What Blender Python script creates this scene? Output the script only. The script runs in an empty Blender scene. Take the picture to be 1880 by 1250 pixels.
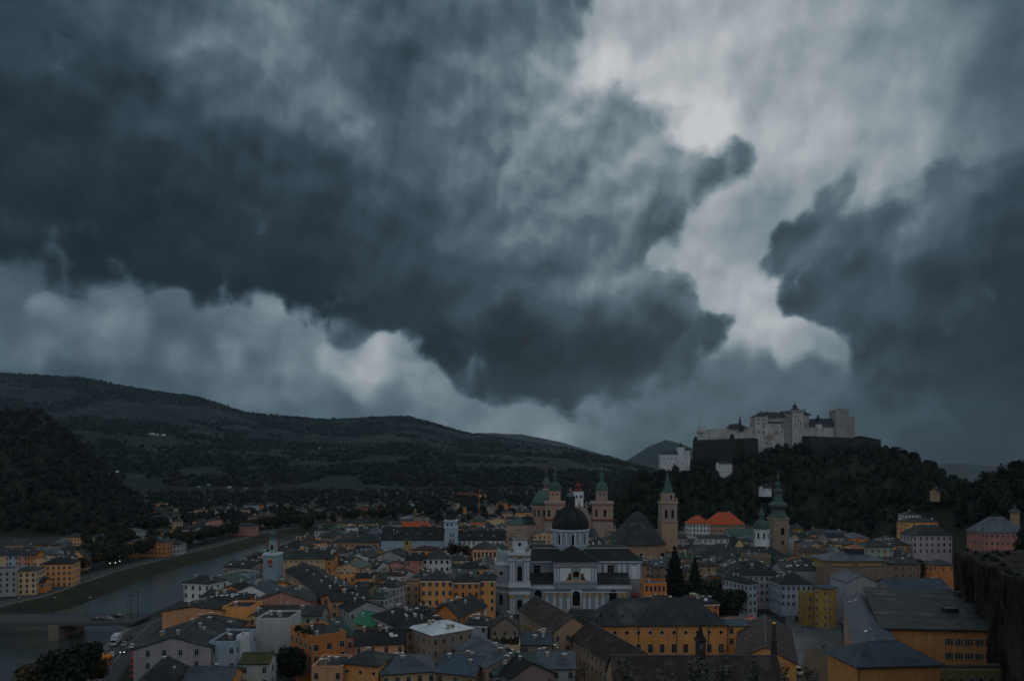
import bpy, bmesh, math, random
import numpy as np
from mathutils import Vector, Matrix, Euler, noise as mnoise
from mathutils.bvhtree import BVHTree
R = math.radians
random.seed(7)
SC = bpy.context.scene
COL = SC.collection

# ------------------------------------------------------------------ camera
CAM_Z = 68.0        # terrace on the rock above the old town
F = 1250.0          # focal length in photo pixels (1880 wide)
HORIZON = 860.0     # photo row of the horizon
cd = bpy.data.cameras.new("camera")
cam = bpy.data.objects.new("camera", cd)
COL.objects.link(cam)
cam.location = (0, 0, CAM_Z)
cam.rotation_euler = (R(90), 0, 0)
cd.sensor_width = 36.0
cd.lens = 36.0 * F / 1880.0
cd.shift_y = (HORIZON - 625.0) / 1880.0
cd.clip_start = 0.5
cd.clip_end = 60000
SC.camera = cam

def at(px, py, Y):
    """photo pixel + distance -> world point"""
    return Vector(((px - 940.0) / F * Y, Y, CAM_Z - (py - HORIZON) / F * Y))

def dist(py, h):
    """distance at which something h metres high shows on row py"""
    return (CAM_Z - h) * F / (py - HORIZON)

# ------------------------------------------------------------------ exposure
SC.view_settings.view_transform = 'Standard'
SC.view_settings.look = 'None'
SC.view_settings.gamma = 1.0
SC.view_settings.use_curve_mapping = False
SC.view_settings.exposure = -2.0
SC.render.engine = 'CYCLES'
SC.cycles.use_denoising = True
SC.cycles.max_bounces = 4
SC.cycles.diffuse_bounces = 2
SC.cycles.glossy_bounces = 2
SC.cycles.transparent_max_bounces = 4
SC.cycles.volume_bounces = 0
SC.cycles.caustics_reflective = False
SC.cycles.caustics_refractive = False

# ------------------------------------------------------------------ sky: storm clouds at dusk
W = bpy.data.worlds.new("World")
SC.world = W
W.use_nodes = True
nt = W.node_tree
nt.nodes.clear()
N, L = nt.nodes, nt.links
SUN_EL, SUN_AZ = R(24), R(14)

def node(tree, typ, **kw):
    n = tree.nodes.new(typ)
    for k, v in kw.items():
        if k in n.bl_rna.properties:
            setattr(n, k, v)
    return n

def lin(r, g, b):
    f = lambda c: (c / 255 / 12.92) if c / 255 <= 0.04045 else ((c / 255 + 0.055) / 1.055) ** 2.4
    return (f(r), f(g), f(b), 1.0)

def wmath(op, a, b=None, c=None, clamp=False):
    n = node(nt, 'ShaderNodeMath', operation=op, use_clamp=clamp)
    for i, v in enumerate((a, b, c)):
        if v is None:
            continue
        if isinstance(v, (int, float)):
            n.inputs[i].default_value = v
        else:
            L.new(v, n.inputs[i])
    return n.outputs[0]

def wvec(op, a, b=None, c=None):
    n = node(nt, 'ShaderNodeVectorMath', operation=op)
    for i, v in enumerate((a, b, c)):
        if v is None:
            continue
        if isinstance(v, (tuple, list)):
            n.inputs[i].default_value = v
        else:
            L.new(v, n.inputs[i])
    return n.outputs['Value'] if op in ('DOT_PRODUCT', 'LENGTH') else n.outputs['Vector']

def wnoise(vec, scale, detail, rough=0.5, dist_=0.0, lac=2.0):
    n = node(nt, 'ShaderNodeTexNoise', noise_dimensions='2D')
    n.inputs['Scale'].default_value = scale
    n.inputs['Detail'].default_value = detail
    n.inputs['Roughness'].default_value = rough
    n.inputs['Distortion'].default_value = dist_
    n.inputs['Lacunarity'].default_value = lac
    L.new(vec, n.inputs['Vector'])
    return n

# direction -> (azimuth, elevation) in degrees
tc = node(nt, 'ShaderNodeTexCoord')
sp = node(nt, 'ShaderNodeSeparateXYZ')
L.new(tc.outputs['Generated'], sp.inputs[0])
az = wmath('MULTIPLY', wmath('ARCTAN2', sp.outputs[0], sp.outputs[1]), 57.29578)
el = wmath('MULTIPLY', wmath('ARCSINE', sp.outputs[2]), 57.29578)
cb = node(nt, 'ShaderNodeCombineXYZ')
L.new(az, cb.inputs[0]); L.new(el, cb.inputs[1])
P0 = cb.outputs[0]
# slow warp (cloud masses) and fine warp (ragged edges)
w1 = wnoise(P0, 0.11, 2.0, 0.5)
w2 = wnoise(P0, 0.30, 3.0, 0.45)
d1 = wvec('MULTIPLY', wvec('SUBTRACT', w1.outputs['Color'], (0.5, 0.5, 0.5)), (3.6, 2.6, 0))
d2 = wvec('MULTIPLY', wvec('SUBTRACT', w2.outputs['Color'], (0.5, 0.5, 0.5)), (1.7, 1.5, 0))
PW = wvec('ADD', wvec('ADD', P0, d1), d2)

# where the masses stand: (col, row, radius) in photo pixels -> cover, cloud shade, shade of the bright layer behind
SKY = [
 (0,0,150,1,.24,.4),(190,0,150,1,.28,.4),(380,0,150,1,.34,.4),(570,0,140,1,.36,.4),(760,0,140,1,.33,.45),(940,0,130,1,.36,.5),
 (1060,20,80,.7,.37,.54),(1190,0,110,-1,.42,.54),(1400,0,150,-1,.4,.52),(1620,0,150,-1,.4,.47),(1880,0,140,-1,.32,.34),
 (0,110,140,1,.21,.4),(190,110,140,1,.25,.4),(380,100,120,1,.35,.4),(530,90,95,1,.41,.4),(640,120,70,1,.31,.4),(760,110,100,1,.28,.42),
 (890,110,95,1.5,.37,.5),(1000,90,60,.1,.46,.6),(1100,110,80,-.8,.48,.62),(1290,110,130,-1,.45,.57),(1500,110,150,-1,.4,.53),(1700,110,140,-1,.36,.44),(1880,120,130,-1,.3,.32),
 (0,220,130,1,.17,.4),(190,220,130,1,.19,.4),(380,215,115,1,.26,.4),(540,190,90,1,.38,.4),(640,210,75,1,.40,.4),(720,220,75,1,.28,.4),
 (840,220,100,1.4,.35,.45),(980,210,100,1.5,.45,.5),(1110,220,90,1.4,.46,.55),(1215,220,60,.4,.46,.63),(1300,215,75,-1,.5,.68),(1470,220,130,-1,.4,.55),(1650,220,120,-1,.38,.5),(1790,225,85,-.35,.32,.42),(1880,220,90,0,.28,.36),
 (0,330,120,1,.15,.38),(190,330,120,1,.16,.38),(380,330,115,1,.18,.38),(560,330,105,1,.22,.38),(720,330,95,1,.29,.38),(860,320,95,1,.35,.4),(1000,320,95,1.5,.41,.5),(1140,320,90,1.5,.43,.5),
 (1255,310,60,.8,.42,.6),(1305,325,36,.8,.34,.55),(1350,295,45,.8,.31,.52),(1400,350,60,-.7,.35,.48),(1470,270,60,-.9,.36,.52),(1530,330,50,.7,.36,.5),(1605,330,55,-.25,.36,.5),(1690,340,65,.7,.34,.48),(1800,320,90,1,.31,.42),(1880,330,90,1,.25,.38),
 (0,430,85,1,.15,.3),(190,430,95,1,.13,.34),(380,430,95,1,.15,.36),(560,440,95,1,.18,.38),(720,440,95,1,.24,.4),(860,430,90,1,.33,.4),(1000,420,90,1,.36,.45),(1120,420,80,1,.38,.5),
 (1225,400,55,.8,.30,.5),(1235,460,35,-.1,.36,.5),(1310,440,55,-.9,.36,.53),(1375,430,45,-.5,.33,.5),(1440,430,50,.9,.27,.48),(1545,430,85,1,.31,.45),(1660,430,90,1,.33,.45),(1780,440,90,1,.28,.4),(1880,440,90,1,.2,.36),
 (0,520,60,-.5,.2,.31),(110,500,60,.1,.17,.34),(210,545,65,-.4,.15,.38),(320,510,70,.8,.13,.38),(430,545,60,.5,.12,.42),(560,540,75,1,.13,.42),(720,540,85,1,.17,.42),(860,530,90,1,.24,.42),(1000,530,90,1,.33,.45),(1130,530,85,1,.37,.5),
 (1265,550,55,.8,.36,.52),(1335,545,45,-.9,.36,.54),(1400,520,45,-.5,.33,.54),(1420,600,50,-1,.3,.56),(1490,545,50,.8,.24,.5),(1600,540,85,1,.26,.42),(1740,550,90,1,.21,.38),(1880,550,90,1,.17,.34),
 (0,620,80,-1,.2,.37),(110,610,60,-1,.2,.38),(220,600,60,-1,.2,.39),(330,620,65,-1,.2,.33),(460,600,60,-1,.16,.41),(560,600,50,-.6,.15,.44),(650,625,32,.5,.27,.42),(740,650,40,-.3,.2,.46),(820,640,65,.9,.14,.42),(950,630,85,1,.13,.42),(1090,620,80,1,.16,.45),(1215,610,65,1,.2,.45),
 (1310,615,45,.7,.23,.5),(1380,640,40,-.8,.26,.55),(1460,640,45,-1,.26,.56),(1530,650,40,-.6,.26,.48),(1600,640,60,.9,.22,.42),(1740,650,90,1,.18,.36),(1880,650,90,1,.15,.32),
 (0,700,60,-1,.2,.24),(150,690,60,-1,.2,.28),(300,690,70,-1,.2,.31),(440,690,70,-1,.2,.37),(570,690,65,-1,.2,.42),(690,690,60,-1,.22,.52),(790,710,50,-.8,.22,.44),(880,700,55,.6,.2,.4),(1000,715,70,1,.17,.38),(1130,710,60,.7,.22,.36),(1250,690,60,.1,.25,.34),(1370,700,60,-.4,.27,.36),(1500,710,60,-.2,.25,.33),(1640,720,75,.7,.21,.28),(1780,730,80,.9,.17,.24),(1880,730,80,.9,.14,.22),
 (300,790,80,-1,.2,.32),(560,770,80,-1,.2,.36),(740,765,70,-1,.2,.37),(860,770,55,-1,.22,.40),(980,785,60,-.9,.22,.43),(1110,775,60,-.6,.24,.38),(1240,775,65,-.6,.24,.33),(1400,780,80,-.8,.25,.31),(1570,800,80,-.5,.23,.26),(1720,810,80,-.2,.2,.21),(1880,810,80,.2,.16,.18),
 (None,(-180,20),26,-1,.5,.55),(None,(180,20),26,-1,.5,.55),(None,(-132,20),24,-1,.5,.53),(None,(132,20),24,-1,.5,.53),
 (90,570,36,-1,.2,.46),(205,580,40,-1,.2,.46),(300,560,34,-.8,.2,.35),(330,645,36,-1,.2,.42),(405,640,30,-1,.2,.44),(500,570,34,-.9,.2,.47),(560,640,36,-1,.2,.39),(620,672,34,-1,.2,.50),(705,668,40,-1,.2,.56),(760,690,30,-.9,.2,.50),(160,640,34,-1,.2,.35),
 (1000,145,46,1.2,.46,.5),(1330,600,30,.5,.24,.5),(1420,480,36,.8,.26,.5),(1575,375,40,.2,.38,.5),(1650,345,34,.8,.38,.5),(1545,325,34,.9,.37,.5),
 (0,900,120,-1,.2,.24),(600,900,160,-1,.2,.3),(1200,880,120,-1,.2,.3),(1800,900,140,-.5,.2,.18),
]
acc = None
wsum = None
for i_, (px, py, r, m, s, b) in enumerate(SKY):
    if px is None:       # bright sky added behind the viewer to light walls: (azimuth, elevation), radius in degrees
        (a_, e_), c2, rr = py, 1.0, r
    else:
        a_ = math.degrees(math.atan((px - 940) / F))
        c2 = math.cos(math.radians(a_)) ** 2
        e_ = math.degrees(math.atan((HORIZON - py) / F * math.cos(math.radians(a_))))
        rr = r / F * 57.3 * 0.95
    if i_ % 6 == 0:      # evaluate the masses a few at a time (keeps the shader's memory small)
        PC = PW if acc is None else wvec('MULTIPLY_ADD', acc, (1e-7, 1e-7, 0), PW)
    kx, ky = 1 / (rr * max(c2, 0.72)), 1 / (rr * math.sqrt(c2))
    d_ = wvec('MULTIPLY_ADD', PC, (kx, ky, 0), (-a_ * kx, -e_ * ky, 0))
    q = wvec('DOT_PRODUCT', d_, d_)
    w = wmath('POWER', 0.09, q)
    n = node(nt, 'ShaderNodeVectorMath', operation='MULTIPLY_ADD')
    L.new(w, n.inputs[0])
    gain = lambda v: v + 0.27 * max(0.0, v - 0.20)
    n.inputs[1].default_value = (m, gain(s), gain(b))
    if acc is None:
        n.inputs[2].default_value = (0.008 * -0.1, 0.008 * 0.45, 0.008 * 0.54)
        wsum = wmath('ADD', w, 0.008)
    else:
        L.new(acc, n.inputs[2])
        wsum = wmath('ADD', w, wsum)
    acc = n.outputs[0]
cbw = node(nt, 'ShaderNodeCombineXYZ')
for i in range(3):
    L.new(wsum, cbw.inputs[i])
fld = wvec('DIVIDE', acc, cbw.outputs[0])
sf = node(nt, 'ShaderNodeSeparateXYZ')
L.new(fld, sf.inputs[0])
# cauliflower bumps on the edges
vo = node(nt, 'ShaderNodeTexVoronoi', feature='SMOOTH_F1', voronoi_dimensions='2D')
L.new(PW, vo.inputs['Vector'])
vo.inputs['Scale'].default_value = 0.30
vo.inputs['Detail'].default_value = 2.5
vo.inputs['Roughness'].default_value = 0.55
vo.inputs['Smoothness'].default_value = 0.35
bump = wmath('SUBTRACT', 0.5, vo.outputs['Distance'])
fb = wnoise(P0, 0.5, 7.0, 0.56)
fbc = wmath('SUBTRACT', fb.outputs['Fac'], 0.5)
m0 = wmath('ADD', sf.outputs[0], wmath('ADD', wmath('MULTIPLY', bump, 0.75), wmath('MULTIPLY', fbc, 0.9)))
mr = node(nt, 'ShaderNodeMapRange', interpolation_type='SMOOTHSTEP')
L.new(m0, mr.inputs['Value'])
mr.inputs['From Min'].default_value = -0.45
mr.inputs['From Max'].default_value = 0.52
# soft relief inside the clouds: lit crowns, shaded undersides
PR = wvec('MULTIPLY_ADD', d2, (0.8, 0.8, 0), P0)
up = wvec('ADD', PR, (-0.45, 1.1, 0))
def puffs(vec):
    big = wnoise(vec, 0.15, 4.5, 0.52)
    v_ = node(nt, 'ShaderNodeTexVoronoi', feature='SMOOTH_F1', voronoi_dimensions='2D')
    L.new(vec, v_.inputs['Vector'])
    v_.inputs['Scale'].default_value = 0.22
    v_.inputs['Detail'].default_value = 1.0
    v_.inputs['Smoothness'].default_value = 0.6
    return wmath('SUBTRACT', big.outputs['Fac'], wmath('MULTIPLY', v_.outputs['Distance'], 0.30))
rel = wmath('SUBTRACT', puffs(PR), puffs(up))
cs = wmath('ADD', sf.outputs[1], wmath('MULTIPLY', sf.outputs[1], wmath('ADD', wmath('MULTIPLY', rel, 0.95), wmath('MULTIPLY', fbc, 0.14))))
bs = wmath('ADD', sf.outputs[2], wmath('MULTIPLY', sf.outputs[2], wmath('ADD', wmath('MULTIPLY', rel, 0.42), wmath('ADD', wmath('MULTIPLY', bump, 0.05), wmath('MULTIPLY', fbc, 0.09)))))
mx = node(nt, 'ShaderNodeMix', data_type='FLOAT')
L.new(mr.outputs[0], mx.inputs[0]); L.new(bs, mx.inputs[2]); L.new(cs, mx.inputs[3])
cr = node(nt, 'ShaderNodeValToRGB')
L.new(mx.outputs[0], cr.inputs[0])
e = cr.color_ramp.elements
stops = [(0.0, (6, 9, 12)), (0.1, (18, 26, 33)), (0.2, (38, 50, 60)), (0.3, (58, 75, 86)), (0.4, (81, 100, 111)),
         (0.5, (115, 132, 141)), (0.6, (152, 162, 168)), (0.75, (198, 202, 205))]
e[0].position, e[0].color = stops[0][0], lin(*stops[0][1])
e[1].position, e[1].color = stops[-1][0], lin(*stops[-1][1])
for p_, c_ in stops[1:-1]:
    k = e.new(p_); k.color = lin(*c_)
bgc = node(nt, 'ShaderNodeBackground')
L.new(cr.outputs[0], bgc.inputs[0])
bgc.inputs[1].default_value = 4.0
sky = node(nt, 'ShaderNodeTexSky', sky_type='NISHITA', sun_disc=False)
sky.sun_elevation = SUN_EL
sky.sun_rotation = SUN_AZ
bgs = node(nt, 'ShaderNodeBackground')
L.new(sky.outputs[0], bgs.inputs[0])
bgs.inputs[1].default_value = 0.05
mxs = node(nt, 'ShaderNodeMixShader')
mxs.inputs[0].default_value = 0.96
L.new(bgs.outputs[0], mxs.inputs[1]); L.new(bgc.outputs[0], mxs.inputs[2])
wo = node(nt, 'ShaderNodeOutputWorld')
L.new(mxs.outputs[0], wo.inputs[0])
W.cycles.sampling_method = 'MANUAL'
W.cycles.sample_map_resolution = 512

# ------------------------------------------------------------------ sun behind the overcast
sd = bpy.data.lights.new("sun", 'SUN')
sd.energy = 0.5
sd.angle = R(35)
sd.color = (1.0, 0.95, 0.9)
sun = bpy.data.objects.new("sun", sd)
COL.objects.link(sun)
sun.rotation_euler = (R(90) - SUN_EL, 0, R(180) - SUN_AZ)

# ------------------------------------------------------------------ materials
MATS = {}

def mnode(t, typ, **kw):
    return node(t, typ, **kw)

def surface(key, col, rough=0.85, var=0.25, scale=0.25, streak=0.0, rand=0.12, seam=0.0, seam_w=0.6, course=0.0, bump=0.0,
            metal=0.0, spec=0.3, island=0.0, patch=None):
    """procedural surface: base colour varied by noise, vertical weather streaks, per-object variation, seams or courses"""
    if key in MATS:
        return MATS[key]
    m = bpy.data.materials.new(key)
    m.use_nodes = True
    t = m.node_tree
    b = t.nodes['Principled BSDF']
    b.inputs['Roughness'].default_value = rough
    b.inputs['Metallic'].default_value = metal
    b.inputs['Specular IOR Level'].default_value = spec
    c = t.nodes.new('ShaderNodeTexCoord')
    def M(op, a, b_=None, c_=None):
        n = t.nodes.new('ShaderNodeMath'); n.operation = op
        for i, v in enumerate((a, b_, c_)):
            if v is None: continue
            if isinstance(v, (int, float)): n.inputs[i].default_value = v
            else: t.links.new(v, n.inputs[i])
        return n.outputs[0]
    def NZ(vec, sc, det=3.0):
        n = t.nodes.new('ShaderNodeTexNoise')
        n.inputs['Scale'].default_value = sc; n.inputs['Detail'].default_value = det
        t.links.new(vec, n.inputs['Vector'])
        return n.outputs['Fac']
    f = M('ADD', M('MULTIPLY', M('SUBTRACT', NZ(c.outputs['Object'], scale, 5.0), 0.5), var * 2), 1.0)
    if streak:
        mp = t.nodes.new('ShaderNodeMapping')
        t.links.new(c.outputs['Object'], mp.inputs[0])
        mp.inputs['Scale'].default_value = (1.0, 1.0, 0.09)
        f = M('ADD', f, M('MULTIPLY', M('SUBTRACT', NZ(mp.outputs[0], 0.9, 3.0), 0.5), streak * 2))
    if rand:
        oi = t.nodes.new('ShaderNodeObjectInfo')
        f = M('ADD', f, M('MULTIPLY', M('SUBTRACT', oi.outputs['Random'], 0.5), rand * 2))
    if island:
        g = t.nodes.new('ShaderNodeNewGeometry')
        f = M('ADD', f, M('MULTIPLY', M('SUBTRACT', g.outputs['Random Per Island'], 0.5), island * 2))
    s = t.nodes.new('ShaderNodeSeparateXYZ')
    t.links.new(c.outputs['Object'], s.inputs[0])
    if seam:        # standing seams of sheet metal
        fr = M('FRACT', M('DIVIDE', s.outputs[0], seam_w))
        f = M('MULTIPLY', f, M('SUBTRACT', 1.0, M('MULTIPLY', M('LESS_THAN', fr, 0.14), seam)))
    if course:      # courses of slate or tile
        fr = M('FRACT', M('DIVIDE', s.outputs[2], 0.55))
        f = M('MULTIPLY', f, M('SUBTRACT', 1.0, M('MULTIPLY', M('LESS_THAN', fr, 0.22), course)))
    f = M('MAXIMUM', f, 0.1)
    vm = t.nodes.new('ShaderNodeVectorMath'); vm.operation = 'SCALE'
    if patch:       # second colour in patches (moss, rust, meadow, bare rock)
        pcol, psc, lo, hi = patch
        mr_ = t.nodes.new('ShaderNodeMapRange'); mr_.interpolation_type = 'SMOOTHSTEP'
        t.links.new(NZ(c.outputs['Object'], psc, 4.0), mr_.inputs[0])
        mr_.inputs[1].default_value = lo; mr_.inputs[2].default_value = hi
        mixn = t.nodes.new('ShaderNodeMix'); mixn.data_type = 'RGBA'
        t.links.new(mr_.outputs[0], mixn.inputs[0])
        mixn.inputs[6].default_value = (*col, 1); mixn.inputs[7].default_value = (*pcol, 1)
        t.links.new(mixn.outputs[2], vm.inputs[0])
    else:
        vm.inputs[0].default_value = col
    t.links.new(f, vm.inputs['Scale'])
    t.links.new(vm.outputs[0], b.inputs['Base Color'])
    if bump:
        bn = t.nodes.new('ShaderNodeBump')
        bn.inputs['Strength'].default_value = bump
        bn.inputs['Distance'].default_value = 1.0
        t.links.new(NZ(c.outputs['Object'], scale * 4, 6.0), bn.inputs['Height'])
        t.links.new(bn.outputs[0], b.inputs['Normal'])
    MATS[key] = m
    return m

def glow(key, col, strength):
    if key in MATS: return MATS[key]
    m = bpy.data.materials.new(key); m.use_nodes = True
    b = m.node_tree.nodes['Principled BSDF']
    b.inputs['Base Color'].default_value = (*col, 1)
    b.inputs['Emission Color'].default_value = (*col, 1)
    b.inputs['Emission Strength'].default_value = strength
    MATS[key] = m
    return m

WALLC = {  # wall paints
 'ochre': (0.72, 0.33, 0.12), 'orange': (0.64, 0.235, 0.075), 'cream': (0.66, 0.44, 0.25), 'peach': (0.72, 0.37, 0.20), 'pink': (0.54, 0.26, 0.21),
 'rose': (0.46, 0.20, 0.16), 'pale grey': (0.46, 0.46, 0.455), 'slate blue': (0.27, 0.34, 0.41), 'white': (0.66, 0.68, 0.70), 'grey': (0.36, 0.38, 0.41), 'pale blue': (0.38, 0.47, 0.54), 'tan': (0.42, 0.28, 0.18),
 'brown': (0.24, 0.165, 0.12), 'yellow': (0.40, 0.255, 0.085), 'olive': (0.36, 0.30, 0.15), 'sage': (0.34, 0.38, 0.31), 'stone': (0.30, 0.24, 0.18), 'lilac grey': (0.40, 0.36, 0.39),
 'taupe': (0.30, 0.23, 0.20)}
def wallm(c):
    return surface('plaster ' + c, WALLC[c], 0.9, 0.26, 0.20, streak=0.26, rand=0.12)
ROOFC = {
 'slate': dict(col=(0.033, 0.039, 0.043), rough=0.72, course=0.3, var=0.35, spec=.2, patch=((0.082, 0.082, 0.074), 0.16, 0.50, 0.72)),
 'black': dict(col=(0.022, 0.026, 0.029), rough=0.7, course=0.25, var=0.35, spec=.2, patch=((0.045, 0.047, 0.045), 0.2, 0.52, 0.7)),
 'brown': dict(col=(0.046, 0.035, 0.036), rough=0.8, spec=.2, course=0.3, var=0.3, patch=((0.085, 0.06, 0.055), 0.3, 0.45, 0.7)),
 'grey metal': dict(col=(0.095, 0.115, 0.135), rough=0.7, seam=0.4, var=0.3, spec=0.3, patch=((0.06, 0.072, 0.085), 0.25, 0.5, 0.65)),
 'blue metal': dict(col=(0.065, 0.09, 0.122), rough=0.7, seam=0.45, seam_w=0.9, var=0.3, spec=0.3, patch=((0.045, 0.06, 0.08), 0.2, 0.5, 0.65)),
 'green copper': dict(col=(0.062, 0.112, 0.096), rough=0.65, seam=0.3, var=0.25),
 'dark green': dict(col=(0.045, 0.075, 0.066), rough=0.6, seam=0.3, var=0.25),
 'red tile': dict(col=(0.42, 0.075, 0.028), rough=0.8, course=0.3, var=0.25),
 'bright metal': dict(col=(0.72, 0.76, 0.78), rough=0.35, seam=0.25, var=0.18, spec=0.5, patch=((0.5, 0.53, 0.55), 0.35, 0.5, 0.65)),
 'mossy': dict(col=(0.075, 0.085, 0.035), rough=0.9, course=0.3, var=0.35, patch=((0.13, 0.11, 0.03), 0.5, 0.5, 0.62)),
 'bright green': dict(col=(0.025, 0.17, 0.085), rough=0.6, seam=0.3, var=0.2),
}
def roofm(c):
    k = dict(ROOFC[c]); col = k.pop('col')
    return surface('roof ' + c, col, scale=0.3, rand=0.22, streak=0.12, **k)
M_GLASS = surface('window glass', (0.012, 0.015, 0.018), 0.18, 0.1, rand=0.3, spec=0.5)
M_FRAME = surface('window frame', (0.42, 0.41, 0.39), 0.6, 0.1)
M_CAP = surface('chimney cap', (0.72, 0.70, 0.68), 0.6, 0.15)
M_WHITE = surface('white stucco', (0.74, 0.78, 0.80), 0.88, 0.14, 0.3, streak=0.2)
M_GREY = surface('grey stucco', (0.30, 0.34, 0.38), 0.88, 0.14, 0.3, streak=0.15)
M_DARK = surface('dark opening', (0.010, 0.011, 0.013), 0.5, 0.1)
M_COPPER = roofm('green copper')
M_GOLD = surface('gilding', (0.75, 0.45, 0.10), 0.35, 0.1, metal=0.8)
M_IRON = surface('dark iron', (0.035, 0.038, 0.042), 0.5, 0.1)
M_STONE = surface('old stone', (0.31, 0.24, 0.19), 0.92, 0.25, 0.3, streak=0.22)
M_ROCK = surface('rock', (0.034, 0.028, 0.026), 0.98, 0.5, 0.10, streak=0.5, bump=1.0, rand=0, spec=.1, patch=((0.058, 0.044, 0.037), 0.07, 0.56, 0.66))
M_LEAF = {
 'oak': surface('oak leaves', (0.017, 0.025, 0.012), 0.7, 0.35, 0.15, island=0.55, rand=0.25),
 'dark': surface('dark leaves', (0.011, 0.015, 0.010), 0.8, 0.35, 0.12, island=0.55, rand=0.2),
 'wood': surface('mixed wood leaves', (0.012, 0.018, 0.011), 0.8, 0.5, 0.05, island=0.6, rand=0.2),
 'autumn': surface('autumn leaves', (0.050, 0.037, 0.013), 0.7, 0.35, 0.15, island=0.5, rand=0.2),
 'copper': surface('copper beech leaves', (0.034, 0.018, 0.016), 0.7, 0.35, 0.15, island=0.5, rand=0.2),
 'fir': surface('fir needles', (0.010, 0.017, 0.014), 0.8, 0.3, 0.15, island=0.5, rand=0.2),
 'young': surface('young leaves', (0.020, 0.038, 0.017), 0.55, 0.3, 0.6, island=0.5, rand=0.2, spec=0.4),
}
M_BARK = surface('bark', (0.05, 0.038, 0.03), 0.95, 0.3, 1.0)

# ------------------------------------------------------------------ mesh building
class MB:
    def __init__(s):
        s.v, s.f, s.m, s.M = [], [], [], None
    def add(s, vs, fs, mi=0):
        o = len(s.v)
        if s.M is not None:
            vs = [tuple(s.M @ Vector(p)) for p in vs]
        s.v += [tuple(p) for p in vs]
        s.f += [tuple(i + o for i in q) for q in fs]
        s.m += [mi] * len(fs)
        return s
    def box(s, x0, x1, y0, y1, z0, z1, mi=0):
        return s.add([(x0,y0,z0),(x1,y0,z0),(x1,y1,z0),(x0,y1,z0),(x0,y0,z1),(x1,y0,z1),(x1,y1,z1),(x0,y1,z1)],
                     [(0,3,2,1),(4,5,6,7),(0,1,5,4),(1,2,6,5),(2,3,7,6),(3,0,4,7)], mi)
    def hexa(s, p, mi=0):   # 8 corners, bottom ring then top ring
        return s.add(p, [(0,3,2,1),(4,5,6,7),(0,1,5,4),(1,2,6,5),(2,3,7,6),(3,0,4,7)], mi)
    def prism(s, poly, z0, z1, mi=0):
        n = len(poly)
        vs = [(x, y, z0) for x, y in poly] + [(x, y, z1) for x, y in poly]
        return s.add(vs, [tuple(range(n))[::-1], tuple(range(n, 2 * n))] + [(i, (i + 1) % n, n + (i + 1) % n, n + i) for i in range(n)], mi)
    def slab(s, poly, y0, y1, mi=0):   # polygon in x,z extruded along y
        n = len(poly)
        vs = [(x, y0, z) for x, z in poly] + [(x, y1, z) for x, z in poly]
        return s.add(vs, [tuple(range(n)), tuple(range(n, 2 * n))[::-1]] + [(i, n + i, n + (i + 1) % n, (i + 1) % n) for i in range(n)], mi)
    def lathe(s, prof, cx=0, cy=0, seg=16, mi=0, sy=1.0, ph=0.0):
        vs, fs = [], []
        for r, z in prof:
            for k in range(seg):
                a = 2 * math.pi * k / seg + ph
                vs.append((cx + r * math.cos(a), cy + sy * r * math.sin(a), z))
        for i in range(len(prof) - 1):
            for k in range(seg):
                k2 = (k + 1) % seg
                fs.append((i * seg + k, i * seg + k2, (i + 1) * seg + k2, (i + 1) * seg + k))
        fs.append(tuple(range(seg))[::-1])
        fs.append(tuple(range((len(prof) - 1) * seg, len(prof) * seg)))
        return s.add(vs, fs, mi)
    def tube(s, a, b, r0, r1=None, seg=6, mi=0):
        a, b = Vector(a), Vector(b)
        r1 = r0 if r1 is None else r1
        d = (b - a).normalized()
        u = d.orthogonal().normalized(); w = d.cross(u)
        vs = []
        for p, r in ((a, r0), (b, r1)):
            for k in range(seg):
                t = 2 * math.pi * k / seg
                vs.append(tuple(p + u * (r * math.cos(t)) + w * (r * math.sin(t))))
        return s.add(vs, [(k, (k + 1) % seg, seg + (k + 1) % seg, seg + k) for k in range(seg)] + [tuple(range(seg))[::-1], tuple(range(seg, 2 * seg))], mi)
    def mesh(s, name, mats, smooth=False):
        me = bpy.data.meshes.new(name)
        me.from_pydata(s.v, [], s.f)
        for m in (mats if isinstance(mats, (list, tuple)) else [mats]):
            me.materials.append(m)
        me.polygons.foreach_set('material_index', s.m)
        if smooth:
            me.polygons.foreach_set('use_smooth', [True] * len(s.f))
        me.update()
        return me
    def build(s, name, mats, parent=None, smooth=False):
        return link(name, s.mesh(name, mats, smooth), parent)

def link(name, me, parent=None):
    o = bpy.data.objects.new(name, me)
    COL.objects.link(o)
    if parent is not None:
        o.parent = parent
    return o

def tag(o, label=None, cat=None, group=None, kind=None):
    for k, v in (('label', label), ('category', cat), ('group', group), ('kind', kind)):
        if v: o[k] = v
    return o

def thing(name, label, cat, loc=(0, 0, 0), rz=0.0, group=None):
    o = bpy.data.objects.new(name, None)
    COL.objects.link(o)
    o.location = loc
    o.rotation_euler = (0, 0, rz)
    o.empty_display_size = 1.0
    return tag(o, label, cat, group)

def kids(o):
    return [c for c in COL.objects if c.parent == o]

def dup(root, loc, rz=0.0, sc=1.0, label=None, group=None, tree_=None):
    """copy a thing with its parts and their sub-parts"""
    r = root.copy(); COL.objects.link(r)
    r.location = loc; r.rotation_euler = (0, 0, rz); r.scale = (sc, sc, sc) if isinstance(sc, (int, float)) else sc
    if label: r['label'] = label
    if group: r['group'] = group
    for ch in (tree_ if tree_ is not None else kids(root)):
        c = ch.copy(); COL.objects.link(c); c.parent = r
        for g in kids(ch):
            d = g.copy(); COL.objects.link(d); d.parent = c
    return r

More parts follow.
